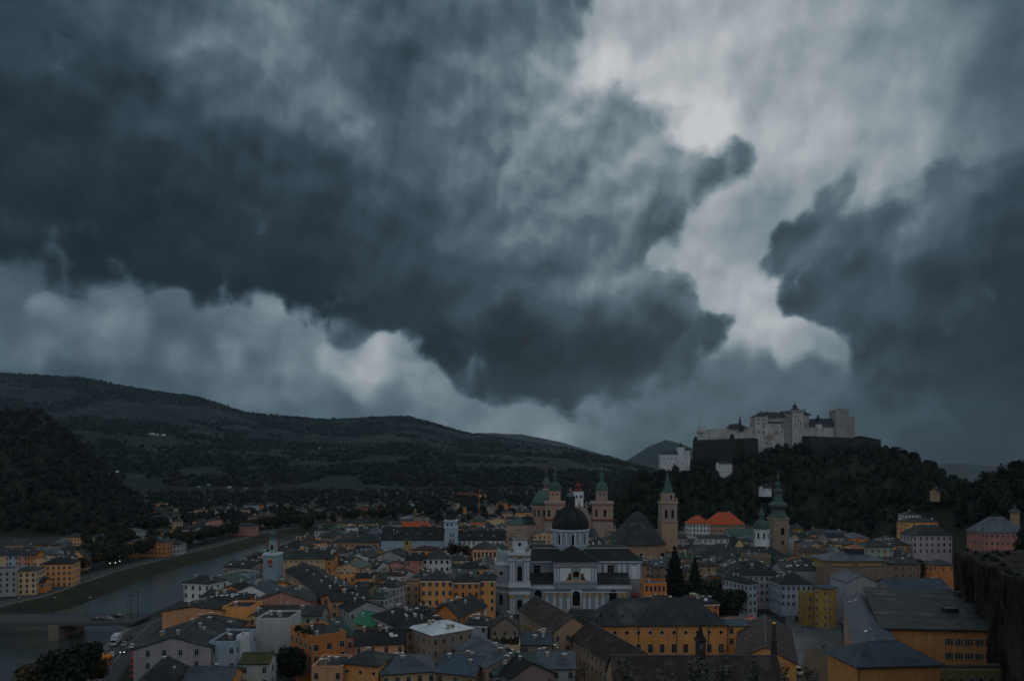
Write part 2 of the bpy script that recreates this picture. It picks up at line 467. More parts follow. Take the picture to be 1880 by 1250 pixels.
def raw_mesh(name, V, Q, mats, parent=None, smooth=False, mi=None):
    """mesh from numpy arrays (vertices, quads)"""
    me = bpy.data.meshes.new(name)
    me.vertices.add(len(V)); me.vertices.foreach_set('co', np.asarray(V, np.float32).ravel())
    k = Q.shape[1]
    me.loops.add(Q.size); me.loops.foreach_set('vertex_index', Q.astype(np.int32).ravel())
    me.polygons.add(len(Q)); me.polygons.foreach_set('loop_start', np.arange(0, Q.size, k, dtype=np.int32))
    me.polygons.foreach_set('loop_total', np.full(len(Q), k, np.int32))
    for m in (mats if isinstance(mats, (list, tuple)) else [mats]): me.materials.append(m)
    if mi is not None: me.polygons.foreach_set('material_index', np.asarray(mi, np.int32))
    if smooth: me.polygons.foreach_set('use_smooth', [True] * len(Q))
    me.update(calc_edges=True)
    return link(name, me, parent)

# ------------------------------------------------------------------ occupancy of the ground and lines of sight kept free
FOOT = []      # (cx, cy, w, d, rz)
SHOW = []      # (px0, px1, py0, py1, Y): what must stay visible in the photo
MARK = []      # (name, px, py) landmarks used to describe the plainer houses

def corners(cx, cy, w, d, rz, g=0.0):
    c, s = math.cos(rz), math.sin(rz)
    return [(cx + x * c - y * s, cy + x * s + y * c) for x, y in ((-w/2-g, -d/2-g), (w/2+g, -d/2-g), (w/2+g, d/2+g), (-w/2-g, d/2+g))]

def clash(A, B):
    pa, pb = corners(*A), corners(*B)
    for P in (pa, pb):
        for i in range(2):
            ex, ey = P[i+1][0] - P[i][0], P[i+1][1] - P[i][1]
            n = (-ey, ex)
            qa = [p[0]*n[0] + p[1]*n[1] for p in pa]; qb = [p[0]*n[0] + p[1]*n[1] for p in pb]
            if max(qa) <= min(qb) or max(qb) <= min(qa):
                return False
    return True

# ------------------------------------------------------------------ houses
WIN_MESH = {}
def window_mesh(kind):
    """kind: (w, h, style) unit-real-size window standing proud of the wall plane y=0, facing -y"""
    if kind in WIN_MESH: return WIN_MESH[kind]
    w, h, st = kind
    b = MB()
    if st == 'round':
        n = 14
        pr = [(w/2*math.cos(2*math.pi*k/n), w/2*math.sin(2*math.pi*k/n)) for k in range(n)]
        b.slab(pr, -0.05, 0.02, 1)
        for k in range(n):
            a, c = pr[k], pr[(k+1) % n]
            b.hexa([(a[0],-0.09,a[1]),(c[0],-0.09,c[1]),(c[0],0.02,c[1]),(a[0],0.02,a[1]),
                    (a[0]*1.25,-0.09,a[1]*1.25),(c[0]*1.25,-0.09,c[1]*1.25),(c[0]*1.25,0.02,c[1]*1.25),(a[0]*1.25,0.02,a[1]*1.25)], 0)
    elif st == 'arch':
        n = 8
        pr = [(-w/2, -h/2), (w/2, -h/2)] + [(w/2*math.cos(math.pi*k/n), h/2-w/2 + w/2*math.sin(math.pi*k/n)) for k in range(n+1)]
        b.slab(pr, -0.05, 0.02, 1)
        q = [(x*1.16, z*1.06) for x, z in pr]
        for k in range(1, len(pr)):
            a, c, a2, c2 = pr[k], pr[(k+1) % len(pr)], q[k], q[(k+1) % len(pr)]
            b.hexa([(a[0],-0.10,a[1]),(c[0],-0.10,c[1]),(c[0],0.02,c[1]),(a[0],0.02,a[1]),(a2[0],-0.10,a2[1]),(c2[0],-0.10,c2[1]),(c2[0],0.02,c2[1]),(a2[0],0.02,a2[1])], 0)
        b.box(-0.04, 0.04, -0.07, -0.052, -h/2, h/2, 1)
    else:
        t = 0.11
        b.box(-w/2, w/2, -0.04, 0.02, -h/2, h/2, 1)
        b.box(-w/2-t, -w/2, -0.10, 0.02, -h/2, h/2, 0); b.box(w/2, w/2+t, -0.10, 0.02, -h/2, h/2, 0)
        b.box(-w/2-t, w/2+t, -0.10, 0.02, h/2, h/2+t, 0); b.box(-w/2-t-.05, w/2+t+.05, -0.18, 0.02, -h/2-t, -h/2, 0)
        b.box(-0.035, 0.035, -0.07, -0.042, -h/2, h/2, 0)
        b.box(-w/2, w/2, -0.065, -0.043, h*0.18, h*0.18+0.06, 0)
    WIN_MESH[kind] = b.mesh('window', [M_FRAME, M_GLASS])
    return WIN_MESH[kind]

PENDING = []    # (parent, local matrix, kind) windows awaiting the line-of-sight test
SOLIDS = []     # wall and roof objects that can hide windows

def face_windows(root, w, d, h, faces, pitch=3.1, floor=3.5, kind=(1.05, 1.75, 'sash'), top=2.0, lowest=1.2, margin=1.3, rows=None):
    for fc in faces:
        if fc == 'f': L_, M0 = w, Matrix.Translation((0, -d/2, 0))
        elif fc == 'b': L_, M0 = w, Matrix.Translation((0, d/2, 0)) @ Matrix.Rotation(math.pi, 4, 'Z')
        elif fc == 'r': L_, M0 = d, Matrix.Translation((w/2, 0, 0)) @ Matrix.Rotation(math.pi/2, 4, 'Z')
        else: L_, M0 = d, Matrix.Translation((-w/2, 0, 0)) @ Matrix.Rotation(-math.pi/2, 4, 'Z')
        n = max(1, int((L_ - 2*margin) / pitch) + 1)
        st = (L_ - 2*margin) / max(1, n - 1) if n > 1 else 0
        z = h - top
        k = 0
        while z > lowest and (rows is None or k < rows):
            for i in range(n):
                x = (-L_/2 + margin + i*st) if n > 1 else 0
                PENDING.append((root, M0 @ Matrix.Translation((x, 0, z)), kind))
            z -= floor; k += 1

def chimney(roof, x, y, z, hh, s=(0.9, 0.6), mat=None):
    b = MB()
    b.box(x-s[0]/2, x+s[0]/2, y-s[1]/2, y+s[1]/2, z-1.6, z+hh, 0)
    b.box(x-s[0]/2-.12, x+s[0]/2+.12, y-s[1]/2-.12, y+s[1]/2+.12, z+hh+.22, z+hh+.36, 1)
    for sx in (-1, 1):
        b.box(x+sx*s[0]*.36-.07, x+sx*s[0]*.36+.07, y-s[1]/2+.05, y+s[1]/2-.05, z+hh, z+hh+.22, 0)
    return b.build('chimney', [mat or wallm('taupe'), M_CAP], roof)

def dormer(roof, x, y, z, s, rc, wc):
    b = MB()      # small gabled dormer facing -y
    b.box(x-.8*s, x+.8*s, y, y+2.4*s, z-.6, z+1.2*s, 0)
    b.box(x-.5*s, x+.5*s, y-.05, y+.1, z+.15, z+.95*s, 2)
    b.hexa([(x-1.05*s,y-.3,z+1.15*s),(x,y-.3,z+1.75*s),(x,y+3*s,z+1.75*s),(x-1.05*s,y+3*s,z+1.15*s),
            (x-1.05*s,y-.3,z+1.28*s),(x,y-.3,z+1.9*s),(x,y+3*s,z+1.9*s),(x-1.05*s,y+3*s,z+1.28*s)], 1)
    b.hexa([(x,y-.3,z+1.75*s),(x+1.05*s,y-.3,z+1.15*s),(x+1.05*s,y+3*s,z+1.15*s),(x,y+3*s,z+1.75*s),
            (x,y-.3,z+1.9*s),(x+1.05*s,y-.3,z+1.28*s),(x+1.05*s,y+3*s,z+1.28*s),(x,y+3*s,z+1.9*s)], 1)
    return b.build('dormer', [wallm(wc), roofm(rc), M_GLASS], roof)

def skylight(roof, x, y, z, slope):
    b = MB()
    c, s_ = math.cos(slope), math.sin(slope)
    b.M = Matrix.Translation((x, y, z)) @ Matrix.Rotation(slope, 4, 'X')
    b.box(-.65, .65, -.5, .5, .05, .16, 0)
    b.box(-.52, .52, -.38, .38, .16, .18, 1)
    return b.build('skylight', [M_CAP, surface('skylight glass', (0.55, 0.58, 0.6), 0.1, 0.05, spec=0.6)], roof)

def house(cx, cy, w, d, h, rz=0.0, wall='cream', roof='slate', kind='gable', rise=None, z0=0.0, along='x', label=None, name='town_house', cat='house',
          group=None, chim=2, dorm=0, sky=0, windows=None, over=0.55, wk=None, foot=True, cornice=False, seed=None, base=None):
    """one house: walls, roof (> chimneys, dormers, skylights), windows"""
    rnd = random.Random(seed if seed is not None else int(cx * 13 + cy * 7))
    root = thing(name, label, cat, (cx, cy, z0), rz, group)
    if foot: FOOT.append((cx, cy, w, d, rz))
    if along == 'y':      # ridge along local y: build turned a quarter
        W_, D_ = d, w
        Q = Matrix.Rotation(math.pi/2, 4, 'Z')
    else:
        W_, D_, Q = w, d, Matrix.Identity(4)
    rise = rise if rise is not None else (D_ * 0.28 if kind in ('gable', 'hip') else 0)
    lo = -3.0 if base is None else base
    b = MB(); b.M = Q
    b.box(-W_/2, W_/2, -D_/2, D_/2, lo, h)
    if kind == 'gable':
        for sx in (-1, 1):
            x0, x1 = (sx * W_/2 - 0.3, sx * W_/2) if sx > 0 else (sx * W_/2, sx * W_/2 + 0.3)
            b.add([(x0,-D_/2,h),(x0,D_/2,h),(x0,0,h+rise),(x1,-D_/2,h),(x1,D_/2,h),(x1,0,h+rise)], [(0,2,1),(3,4,5),(0,3,5,2),(1,2,5,4)])
    wo_ = b.build('wall', wallm(wall), root)
    SOLIDS.append(wo_)
    rm = roofm(roof)
    b = MB(); b.M = Q
    sl = rise / (D_/2) if D_ else 0
    t = 0.28
    if kind == 'gable':
        zE, zR, Do, Wo = h - over*sl, h + rise, D_/2 + over, W_/2 + over*0.7
        for sy in (-1, 1):
            p = [(-Wo, sy*Do, zE), (Wo, sy*Do, zE), (Wo, 0, zR), (-Wo, 0, zR)]
            if sy > 0: p = [p[1], p[0], p[3], p[2]]
            b.hexa(p + [(x, y, z+t) for x, y, z in p])
    elif kind == 'hip':
        zE, zR, Do, Wo = h - over*sl*0.5, h + rise, D_/2 + over, W_/2 + over
        rl = max((W_ - D_) / 2, 0.0) if W_ > D_ else 0.0
        rl = max(rl, W_ * 0.06)
        vs = [(-Wo,-Do,zE),(Wo,-Do,zE),(Wo,Do,zE),(-Wo,Do,zE),(-Wo,-Do,zE+t),(Wo,-Do,zE+t),(Wo,Do,zE+t),(-Wo,Do,zE+t),(-rl,0,zR+t),(rl,0,zR+t)]
        b.add(vs, [(0,3,2,1),(0,1,5,4),(1,2,6,5),(2,3,7,6),(3,0,4,7),(4,5,9,8),(5,6,9),(6,7,8,9),(7,4,8)])
    else:
        b.box(-W_/2+.36, W_/2-.36, -D_/2+.36, D_/2-.36, h, h+.14)
    ro = b.build('roof', rm, root)
    SOLIDS.append(ro)
    if kind == 'flat':
        b = MB(); b.M = Q
        b.box(-W_/2, W_/2, -D_/2, -D_/2+.35, h, h+.75); b.box(-W_/2, W_/2, D_/2-.35, D_/2, h, h+.75)
        b.box(-W_/2, -W_/2+.35, -D_/2+.35, D_/2-.35, h, h+.75); b.box(W_/2-.35, W_/2, -D_/2+.35, D_/2-.35, h, h+.75)
        b.build('parapet', wallm(wall), root)
    elif cornice:
        b = MB(); b.M = Q
        g = .3
        b.box(-W_/2-g, W_/2+g, -D_/2-g, D_/2+g, h-1.0, h-.55)
        b.build('cornice', M_CAP, root)
    def top(x, y):      # roof height in the ridge frame
        if kind == 'gable': return h + rise - abs(y) * sl
        if kind == 'hip':
            k = min(1 - abs(y)/(D_/2), (1 - abs(x)/(W_/2)) * (W_/D_))
            return h + rise * max(0, min(1, k))
        return h + .1
    if windows is not False and cy < 420 and chim: chim += rnd.choice((0, 1, 2))
    for k in range(chim):
        x, y = rnd.uniform(-W_*.4, W_*.4), rnd.uniform(-D_*.28, D_*.28)
        p = Q @ Vector((x, y, 0))
        s = (rnd.choice((.6, .8, 1.2)), rnd.choice((.5, .65)))
        chimney(ro, p.x, p.y, top(x, y), rnd.uniform(.7, 1.7), s, wallm(rnd.choice(('taupe', 'brown', 'tan', 'pale grey', 'grey', 'taupe'))))
    if cy < 330 and kind in ('gable', 'hip'):      # eaves gutter with a downpipe, ridge capping
        zg = h - over*sl*.7 + .12
        b = MB(); b.M = Q; y = -(D_/2 + over + .08)
        b.tube((-W_/2 - over*.5, y, zg), (W_/2 + over*.5, y, zg), .1, .1, 5); b.build('gutter', M_IRON, root)
        b = MB(); b.M = Q; x = -W_/2 + .4
        b.tube((x, -D_/2 - .1, 0), (x, -D_/2 - .1, zg - .7), .07, .07, 5); b.tube((x, -D_/2 - .1, zg - .72), (x, y, zg), .07, .07, 5); b.build('downpipe', M_IRON, root)
        b = MB(); b.M = Q
        r_ = W_/2 + over*.6 if kind == 'gable' else max((W_ - D_)/2, W_*.06)
        b.box(-r_, r_, -.16, .16, h + rise + t - .06, h + rise + t + .07); b.build('ridge_capping', surface('ridge capping', (.10, .10, .10), .8, .3), ro)
        if rnd.random() < .5:
            b = MB(); b.M = Q; x = rnd.uniform(-W_*.3, W_*.3); z = h + rise
            b.tube((x, .3, z - .4), (x, .3, z + 2.6), .035, .03, 4); b.box(x - .7, x + .7, .28, .32, z + 2.3, z + 2.36); b.box(x - .5, x + .5, .28, .32, z + 1.9, z + 1.96)
            b.build('aerial', M_IRON, ro)
    if along == 'x' and kind in ('gable', 'hip'):
        for k in range(dorm):
            x = (-0.5 + (k + .5) / dorm) * W_ * 0.8
            y = -D_ * .32
            dormer(ro, x, y, h + (D_*.18) * sl, 1.0, roof, wall)
        for k in range(sky):
            x, y = rnd.uniform(-W_*.4, W_*.4), -D_ * rnd.uniform(.12, .36)
            skylight(ro, x, y, top(x, y) + t, math.atan(sl))
    if windows is not False:
        fc = ''
        for f_, nx, ny, ox, oy in (('f', 0, -1, 0, -d/2), ('b', 0, 1, 0, d/2), ('r', 1, 0, w/2, 0), ('l', -1, 0, -w/2, 0)):
            c_, s_ = math.cos(rz), math.sin(rz)
            wx, wy = cx + ox*c_ - oy*s_, cy + ox*s_ + oy*c_
            gx, gy = nx*c_ - ny*s_, nx*s_ + ny*c_
            if gx * (-wx) + gy * (-wy) > 0: fc += f_
        kw = dict(kind=(1.05, 1.7, 'sash'), pitch=rnd.uniform(2.9, 3.6), floor=rnd.uniform(3.3, 3.7), top=rnd.uniform(1.7, 2.2), rows=4)
        if wk: kw.update(wk)
        face_windows(root, w, d, h, fc, **kw)
    return root

def hp(x0, x1, pe, h, d, label, rot=0.0, Y=None, show=None, **kw):
    """house placed from the photo: front wall between columns x0..x1 with its eaves on row pe"""
    if Y is None: Y = dist(pe, h - 0.0)
    else: h = CAM_Z - (pe - HORIZON) / F * Y - kw.get('z0', 0.0)
    X0, X1 = (x0 - 940) / F * Y, (x1 - 940) / F * Y
    r = R(rot)
    w = (X1 - X0) / math.cos(r)
    mx_, my_ = (X0 + X1) / 2, Y
    cx, cy = mx_ - math.sin(r) * d / 2, my_ + math.cos(r) * d / 2
    if show: SHOW.append((x0, x1, pe - 6, show, Y - 3))
    o = house(cx, cy, w, d, h, r, label=label, **kw)
    if label: MARK.append((label, (x0 + x1) / 2, pe))
    return o

# ------------------------------------------------------------------ ground, river, hills
RIV = [(120, -262, -108), (218, -250, -141), (262, -243, -157), (300, -236, -168), (365, -228, -172), (450, -241, -178), (507, -241, -180), (608, -238, -178), (754, -241, -178),
       (850, -200, -130), (950, -120, -40), (1080, 20, 120), (1300, 300, 450), (1600, 800, 1000)]
def river_edges(Y):
    ys = [r[0] for r in RIV]
    return np.interp(Y, ys, [r[1] for r in RIV]), np.interp(Y, ys, [r[2] for r in RIV])
def ground_z(X, Y):
    l, r = river_edges(Y)
    X = np.asarray(X, float); Y = np.asarray(Y, float)
    inside = np.minimum(X - l, r - X)
    # quay wall on the city side, grass slope on the far side
    zr = np.clip((r - X) / 1.5, 0, 1) * -8.0
    zl = np.clip((X - (l - 16)) / 22.0, 0, 1) * -9.0
    z = np.where(X > (l + r) / 2, zr, zl)
    z = np.where((Y < 120) | (Y > 1500), 0, z)
    # the rock below the terrace the picture is taken from
    return z + np.interp(Y, [0, 15, 30, 45, 70, 110], [64.5, 60.5, 56.0, 46.0, 20.0, 0.0])

def grid_obj(name, xs, ys, zf, mat, kind='structure', smooth=True):
    XX, YY = np.meshgrid(xs, ys)
    V = np.stack([XX, YY, zf(XX, YY)], -1).reshape(-1, 3)
    nx, ny = len(xs), len(ys)
    i = np.arange(nx - 1)[None, :] + (np.arange(ny - 1) * nx)[:, None]
    i = i.ravel()
    Q = np.stack([i, i + 1, i + nx + 1, i + nx], -1)
    return tag(raw_mesh(name, V, Q, mat, smooth=smooth), kind=kind)

M_GROUND = surface('town ground', (0.024, 0.026, 0.024), 0.85, 0.3, 0.05, rand=0, patch=((0.018, 0.022, 0.015), 0.015, 0.5, 0.6))
xs = np.unique(np.concatenate([np.linspace(-9000, -700, 30), np.arange(-700, -300, 10.0), np.arange(-300, -90, 1.5), np.arange(-90, 420, 10.0), np.linspace(420, 9000, 30)]))
ys = np.unique(np.concatenate([np.linspace(-500, 0, 6), np.arange(0, 120, 6.0), np.arange(120, 1000, 6.0), np.linspace(1000, 1600, 30), np.linspace(1600, 9000, 24)]))
grid_obj('ground', xs, ys, ground_z, M_GROUND)

# river: one sheet of grey-green water following its bed
wm = bpy.data.materials.new('river water'); wm.use_nodes = True
t = wm.node_tree; b_ = t.nodes['Principled BSDF']
b_.inputs['Base Color'].default_value = (0.045, 0.060, 0.055, 1); b_.inputs['Roughness'].default_value = 0.22
tcn = t.nodes.new('ShaderNodeTexCoord'); mpn = t.nodes.new('ShaderNodeMapping'); mpn.inputs['Scale'].default_value = (1, .45, 1)
nz = t.nodes.new('ShaderNodeTexNoise'); nz.inputs['Scale'].default_value = 0.5; nz.inputs['Detail'].default_value = 6
bp = t.nodes.new('ShaderNodeBump'); bp.inputs['Strength'].default_value = 0.5; bp.inputs['Distance'].default_value = 0.6
t.links.new(tcn.outputs['Object'], mpn.inputs[0]); t.links.new(mpn.outputs[0], nz.inputs['Vector'])
t.links.new(nz.outputs[0], bp.inputs['Height']); t.links.new(bp.outputs[0], b_.inputs['Normal'])
ry = np.linspace(125, 1480, 120)
l_, r_ = river_edges(ry)
V = np.concatenate([np.stack([l_ - 3, ry, np.full_like(ry, -5.0)], -1), np.stack([r_ - .2, ry, np.full_like(ry, -5.0)], -1)])
n_ = len(ry); i = np.arange(n_ - 1)
tag(raw_mesh('river', V, np.stack([i, i + n_, i + n_ + 1, i + 1], -1), wm), kind='structure')

# grass slope on the far bank: a sheet of turf just above the ground
def strip(name, ys_, xa, xb, dz, mat, n=6, kind='structure', zfun=ground_z):
    ys_ = np.asarray(ys_, float)
    T = np.linspace(0, 1, n)
    X = xa(ys_)[:, None] * (1 - T) + xb(ys_)[:, None] * T
    Y = np.repeat(ys_[:, None], n, 1)
    V = np.stack([X, Y, zfun(X, Y) + dz], -1).reshape(-1, 3)
    i = (np.arange(n - 1)[None] + (np.arange(len(ys_) - 1) * n)[:, None]).ravel()
    return tag(raw_mesh(name, V, np.stack([i, i + 1, i + n + 1, i + n], -1), mat), kind=kind)
LB = lambda y: river_edges(y)[0]
RB = lambda y: river_edges(y)[1]
M_TURF = surface('turf', (0.027, 0.028, 0.012), 0.95, 0.5, 0.35, rand=0, patch=((0.015, 0.016, 0.009), 0.12, 0.45, 0.6))
strip('riverbank_grass', np.arange(318, 980, 6.0), lambda y: LB(y) - 19, lambda y: LB(y) + .5, 0.08, M_TURF, 12)
M_ROAD = surface('asphalt', (0.055, 0.057, 0.06), 0.8, 0.2, 0.15, rand=0)
M_PAVE = surface('paving', (0.13, 0.13, 0.128), 0.85, 0.2, 0.3, rand=0)
M_LINE = surface('road marking', (0.28, 0.28, 0.27), 0.8, 0.25, 1.0, rand=0)
strip('embankment_road', np.arange(318, 900, 6.0), lambda y: LB(y) - 33, lambda y: LB(y) - 25, 0.05, M_ROAD, 3)
strip('embankment_path', np.arange(318, 900, 6.0), lambda y: LB(y) - 23.5, lambda y: LB(y) - 20.5, 0.10, M_PAVE, 3)
strip('embankment_line', np.arange(318, 900, 6.0), lambda y: LB(y) - 29.1, lambda y: LB(y) - 28.9, 0.054, M_LINE, 2)
strip('quay_road', np.arange(150, 318, 6.0), lambda y: RB(y) + 3.4, lambda y: RB(y) + 14.5, 0.05, M_ROAD, 3)
strip('quay_pavement', np.arange(150, 306, 6.0), lambda y: RB(y) + .2, lambda y: RB(y) + 3.2, 0.13, M_PAVE, 3)
strip('quay_line', np.arange(150, 318, 6.0), lambda y: RB(y) + 8.8, lambda y: RB(y) + 9.0, 0.054, M_LINE, 2)

# the paved square and sandy court at the lower right, laid as sheets
def sheet(name, pts, z, mat):
    V = np.array([(x, y, z) for x, y in pts]); 
    me = bpy.data.meshes.new(name); me.from_pydata([tuple(v) for v in V], [], [tuple(range(len(V)))]); me.materials.append(mat); me.update()
    return tag(link(name, me), kind='structure')
def gpx(px, py, z=0.0):
    Y = (CAM_Z - z) * F / (py - HORIZON)
    return ((px - 940) / F * Y, Y)
M_PLAZA = surface('square paving', (0.105, 0.115, 0.125), 0.6, 0.35, 0.12, rand=0, patch=((0.07, 0.072, 0.075), 0.08, 0.45, 0.65))
M_SAND = surface('sandy gravel', (0.16, 0.105, 0.06), 0.9, 0.3, 0.25, rand=0, patch=((0.11, 0.09, 0.07), 0.12, 0.5, 0.62))
sheet('square', [gpx(1452, 1262), gpx(1566, 1262), gpx(1540, 1130), gpx(1535, 1112), gpx(1440, 1112)], 0.05, M_PLAZA)
sheet('gravel_court', [gpx(1470, 1262), gpx(1533, 1262), gpx(1519, 1204), gpx(1505, 1188), gpx(1478, 1190), gpx(1472, 1225)], 0.058, M_SAND)
SHOW.append((1458, 1540, 1128, 1250, 215))

# ---- hills: a skyline seen over the town, each column falling from its crest to the plain
class Ridge:
    def __init__(s, prof, top_trees=0.0, f=None):
        s.p = prof; s.tt = top_trees; s.f = f or (lambda t: t * t * (3 - 2 * t))
    def col(s, px):
        P = s.p
        k = [q[0] for q in P]
        row = np.interp(px, k, [q[1] for q in P]); yc = np.interp(px, k, [q[2] for q in P]); yb = np.interp(px, k, [q[3] for q in P])
        return row, yc, yb
    def z(s, X, Y):
        px = 940 + F * X / Y
        row, yc, yb = s.col(px)
        zc = CAM_Z - (row - HORIZON) / F * yc - s.tt
        t = np.clip((Y - yb) / (yc - yb), 0, 1)
        u = np.clip((Y - yc) / (0.9 * (yc - yb)), 0, 1)
        return s.f(t) * zc * (1 - u * u * (3 - 2 * u)) - 1.0
    def mesh(s, name, mat, nx, nt, rough, rs, over=1.8):
        pxs = np.linspace(s.p[0][0], s.p[-1][0], nx)
        row, yc, yb = s.col(pxs)
        T = np.linspace(-0.02, over, nt)
        Y = yb[:, None] + (yc - yb)[:, None] * T[None]
        X = (pxs[:, None] - 940) / F * Y
        Z = s.z(X, Y)
        N_ = np.array([mnoise.fractal(Vector((x * rs, y * rs, 0)), 0.7, 2.0, 6) for x, y in zip(X.ravel(), Y.ravel())]).reshape(X.shape)
        Z = Z + N_ * rough * (np.clip(T, 0, 1) * (1 - .93 * np.exp(-((T - 1) / .12) ** 2)))[None]
        V = np.stack([X, Y, Z], -1).reshape(-1, 3)
        i = (np.arange(nt - 1)[None] + (np.arange(nx - 1) * nt)[:, None]).ravel()
        return tag(raw_mesh(name, V, np.stack([i, i + nt, i + nt + 1, i + 1], -1), mat, smooth=True), kind='structure')

M_HILL = surface('hill undergrowth', (0.012, 0.014, 0.009), 0.95, 0.4, 0.03, rand=0, bump=0.6)
FORT = Ridge([(1100, 945, 770, 720), (1120, 935, 790, 710), (1140, 903, 810, 690), (1180, 866, 840, 660), (1215, 858, 850, 640), (1270, 848, 870, 620), (1330, 836, 890, 600),
              (1390, 822, 900, 590), (1450, 815, 900, 575), (1540, 818, 890, 545), (1600, 818, 860, 520), (1640, 826, 800, 500), (1680, 842, 740, 480),
              (1720, 860, 690, 465), (1760, 882, 640, 450), (1790, 888, 600, 440), (1820, 872, 560, 430), (1850, 862, 520, 425), (1880, 850, 500, 420), (1960, 835, 470, 410), (2100, 820, 450, 400)],
             7.0, lambda t: np.where(t < .5, 0.5 * (2 * t) ** 1.35, 1 - 0.5 * (2 - 2 * t) ** 1.5))
FORT.mesh('fortress_hill', M_HILL, 150, 50, 5.0, 0.02)
KAP = Ridge([(-500, 690, 1150, 640), (-250, 720, 1100, 660), (0, 754, 1060, 670), (75, 748, 1050, 675), (130, 790, 1030, 690), (200, 862, 990, 710), (250, 905, 960, 730),
             (275, 940, 940, 790), (310, 972, 920, 840), (330, 985, 910, 860)], 8.0, lambda t: t ** 1.15)
KAP.mesh('wooded_hill', M_HILL, 70, 40, 5.0, 0.02)
M_FAR = surface('far forest', (0.0055, 0.0100, 0.0105), 0.95, 0.9, 0.009, rand=0, bump=1.0, patch=((0.018, 0.027, 0.022), 0.0038, 0.54, 0.62))
FAR = Ridge([(-700, 660, 4800, 1500), (-300, 672, 4900, 1600), (0, 686, 5000, 1700), (150, 694, 5000, 1750), (210, 706, 5000, 1750), (270, 716, 5100, 1800), (370, 731, 5200, 1800), (450, 757, 5300, 1850),
             (540, 766, 5400, 1900), (600, 771, 5400, 1900), (690, 766, 5400, 1950), (750, 765, 5400, 2000), (800, 779, 5300, 2000), (860, 796, 5200, 2000),
             (950, 809, 5000, 2000), (1050, 826, 4600, 2000), (1130, 846, 4200, 2100), (1220, 868, 3800, 2200), (1300, 890, 3500, 2300)], 0, lambda t: t ** 1.25 * (1 + .18 * np.sin(t * 7) * (1 - t)))
FAR.mesh('mountain_ridge', M_FAR, 420, 130, 62.0, 0.0016, over=1.3)
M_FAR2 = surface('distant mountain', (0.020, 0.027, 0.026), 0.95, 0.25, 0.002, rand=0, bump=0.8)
Ridge([(820, 806, 8000, 5600), (880, 794, 8000, 5600), (960, 797, 8000, 5600), (1030, 811, 7800, 5600), (1100, 832, 7400, 5600), (1160, 850, 7000, 5600)], 0).mesh('distant_mountain', M_FAR2, 90, 14, 25, 0.003, over=1.2)
Ridge([(1120, 862, 8300, 7000), (1155, 842, 8300, 7000), (1190, 820, 8300, 7000), (1222, 807, 8300, 7000), (1250, 814, 8300, 7000), (1300, 834, 8300, 7000), (1360, 850, 8300, 7000)], 0).mesh('distant_mountain', M_FAR2, 60, 12, 20, 0.003, over=1.05)
Ridge([(1640, 862, 8000, 6500), (1700, 853, 8000, 6500), (1760, 849, 8000, 6500), (1830, 855, 8000, 6500), (1900, 852, 8000, 6500), (2000, 858, 8000, 6500)], 0).mesh('distant_mountain', M_FAR2, 50, 10, 20, 0.003, over=1.1)
KNOLL = Ridge([(300, 948, 1000, 900), (350, 936, 1180, 1060), (400, 912, 1300, 1150), (440, 902, 1350, 1180), (480, 908, 1350, 1180), (520, 922, 1300, 1180), (560, 938, 1250, 1180)], 8.0)
KNOLL.mesh('wooded_knoll', M_HILL, 40, 12, 3, 0.02)

# ------------------------------------------------------------------ foliage
def leaf_cloud(rng, lobes, n, size, flat=0.0):
    """n leaf clumps (quads) spread over and inside ellipsoid lobes: (cx,cy,cz, rx,ry,rz)"""
    L_ = np.array(lobes, float)
    wts = (L_[:, 3] * L_[:, 5]); wts = wts / wts.sum()
    k = rng.choice(len(L_), n, p=wts)
    d = rng.normal(size=(n, 3)); d /= np.linalg.norm(d, axis=1)[:, None]
    d[:, 2] = np.where(d[:, 2] < -0.5, -d[:, 2], d[:, 2])
    r = rng.uniform(0.55, 1.08, (n, 1)) ** 0.6
    C = L_[k, :3] + d * r * L_[k, 3:]
    nrm = d + rng.normal(scale=0.5, size=(n, 3)); nrm[:, 2] += 0.25
    nrm /= np.linalg.norm(nrm, axis=1)[:, None]
    u = np.cross(nrm, rng.normal(size=(n, 3))); u /= np.linalg.norm(u, axis=1)[:, None]
    v = np.cross(nrm, u)
    s = (size * rng.uniform(0.6, 1.35, (n, 1)))
    q = np.stack([C - u * s - v * s * .6, C + u * s * .7 - v * s * .75, C + u * s + v * s * .6, C - u * s * .6 + v * s * .8], 1)
    return q.reshape(-1, 3), np.arange(4 * n).reshape(-1, 4)

def blob_core(lobes, k=0.72):
    """dark low ball inside each lobe so that crowns are not see-through"""
    vs, qs, o = [], [], 0
    for cx, cy, cz, rx, ry, rz in lobes:
        for a, rr in ((-.75, .6), (-.1, 1.0), (.6, .75), (.95, .25)):
            for j in range(6):
                th = j * math.pi / 3
                vs.append((cx + rx*k*rr*math.cos(th), cy + ry*k*rr*math.sin(th), cz + rz*k*a))
        for l in range(3):
            for j in range(6):
                qs.append((o + l*6 + j, o + l*6 + (j+1) % 6, o + (l+1)*6 + (j+1) % 6, o + (l+1)*6 + j))
        o += 24
    return np.array(vs), np.array(qs)

def crown_lobes(rng, r, h, n=6):
    """round crown, base at z=0, height h, radius r"""
    lob = [(0, 0, h * .5, r * .72, r * .72, h * .5)]
    for k in range(n):
        a = rng.uniform(0, 6.28); q = rng.uniform(.35, .62) * r
        z = rng.uniform(.25, .78) * h
        s = rng.uniform(.34, .55) * (1.15 - abs(z / h - .45))
        lob.append((q * math.cos(a), q * math.sin(a), z, r * s, r * s, h * s * .62))
    return lob

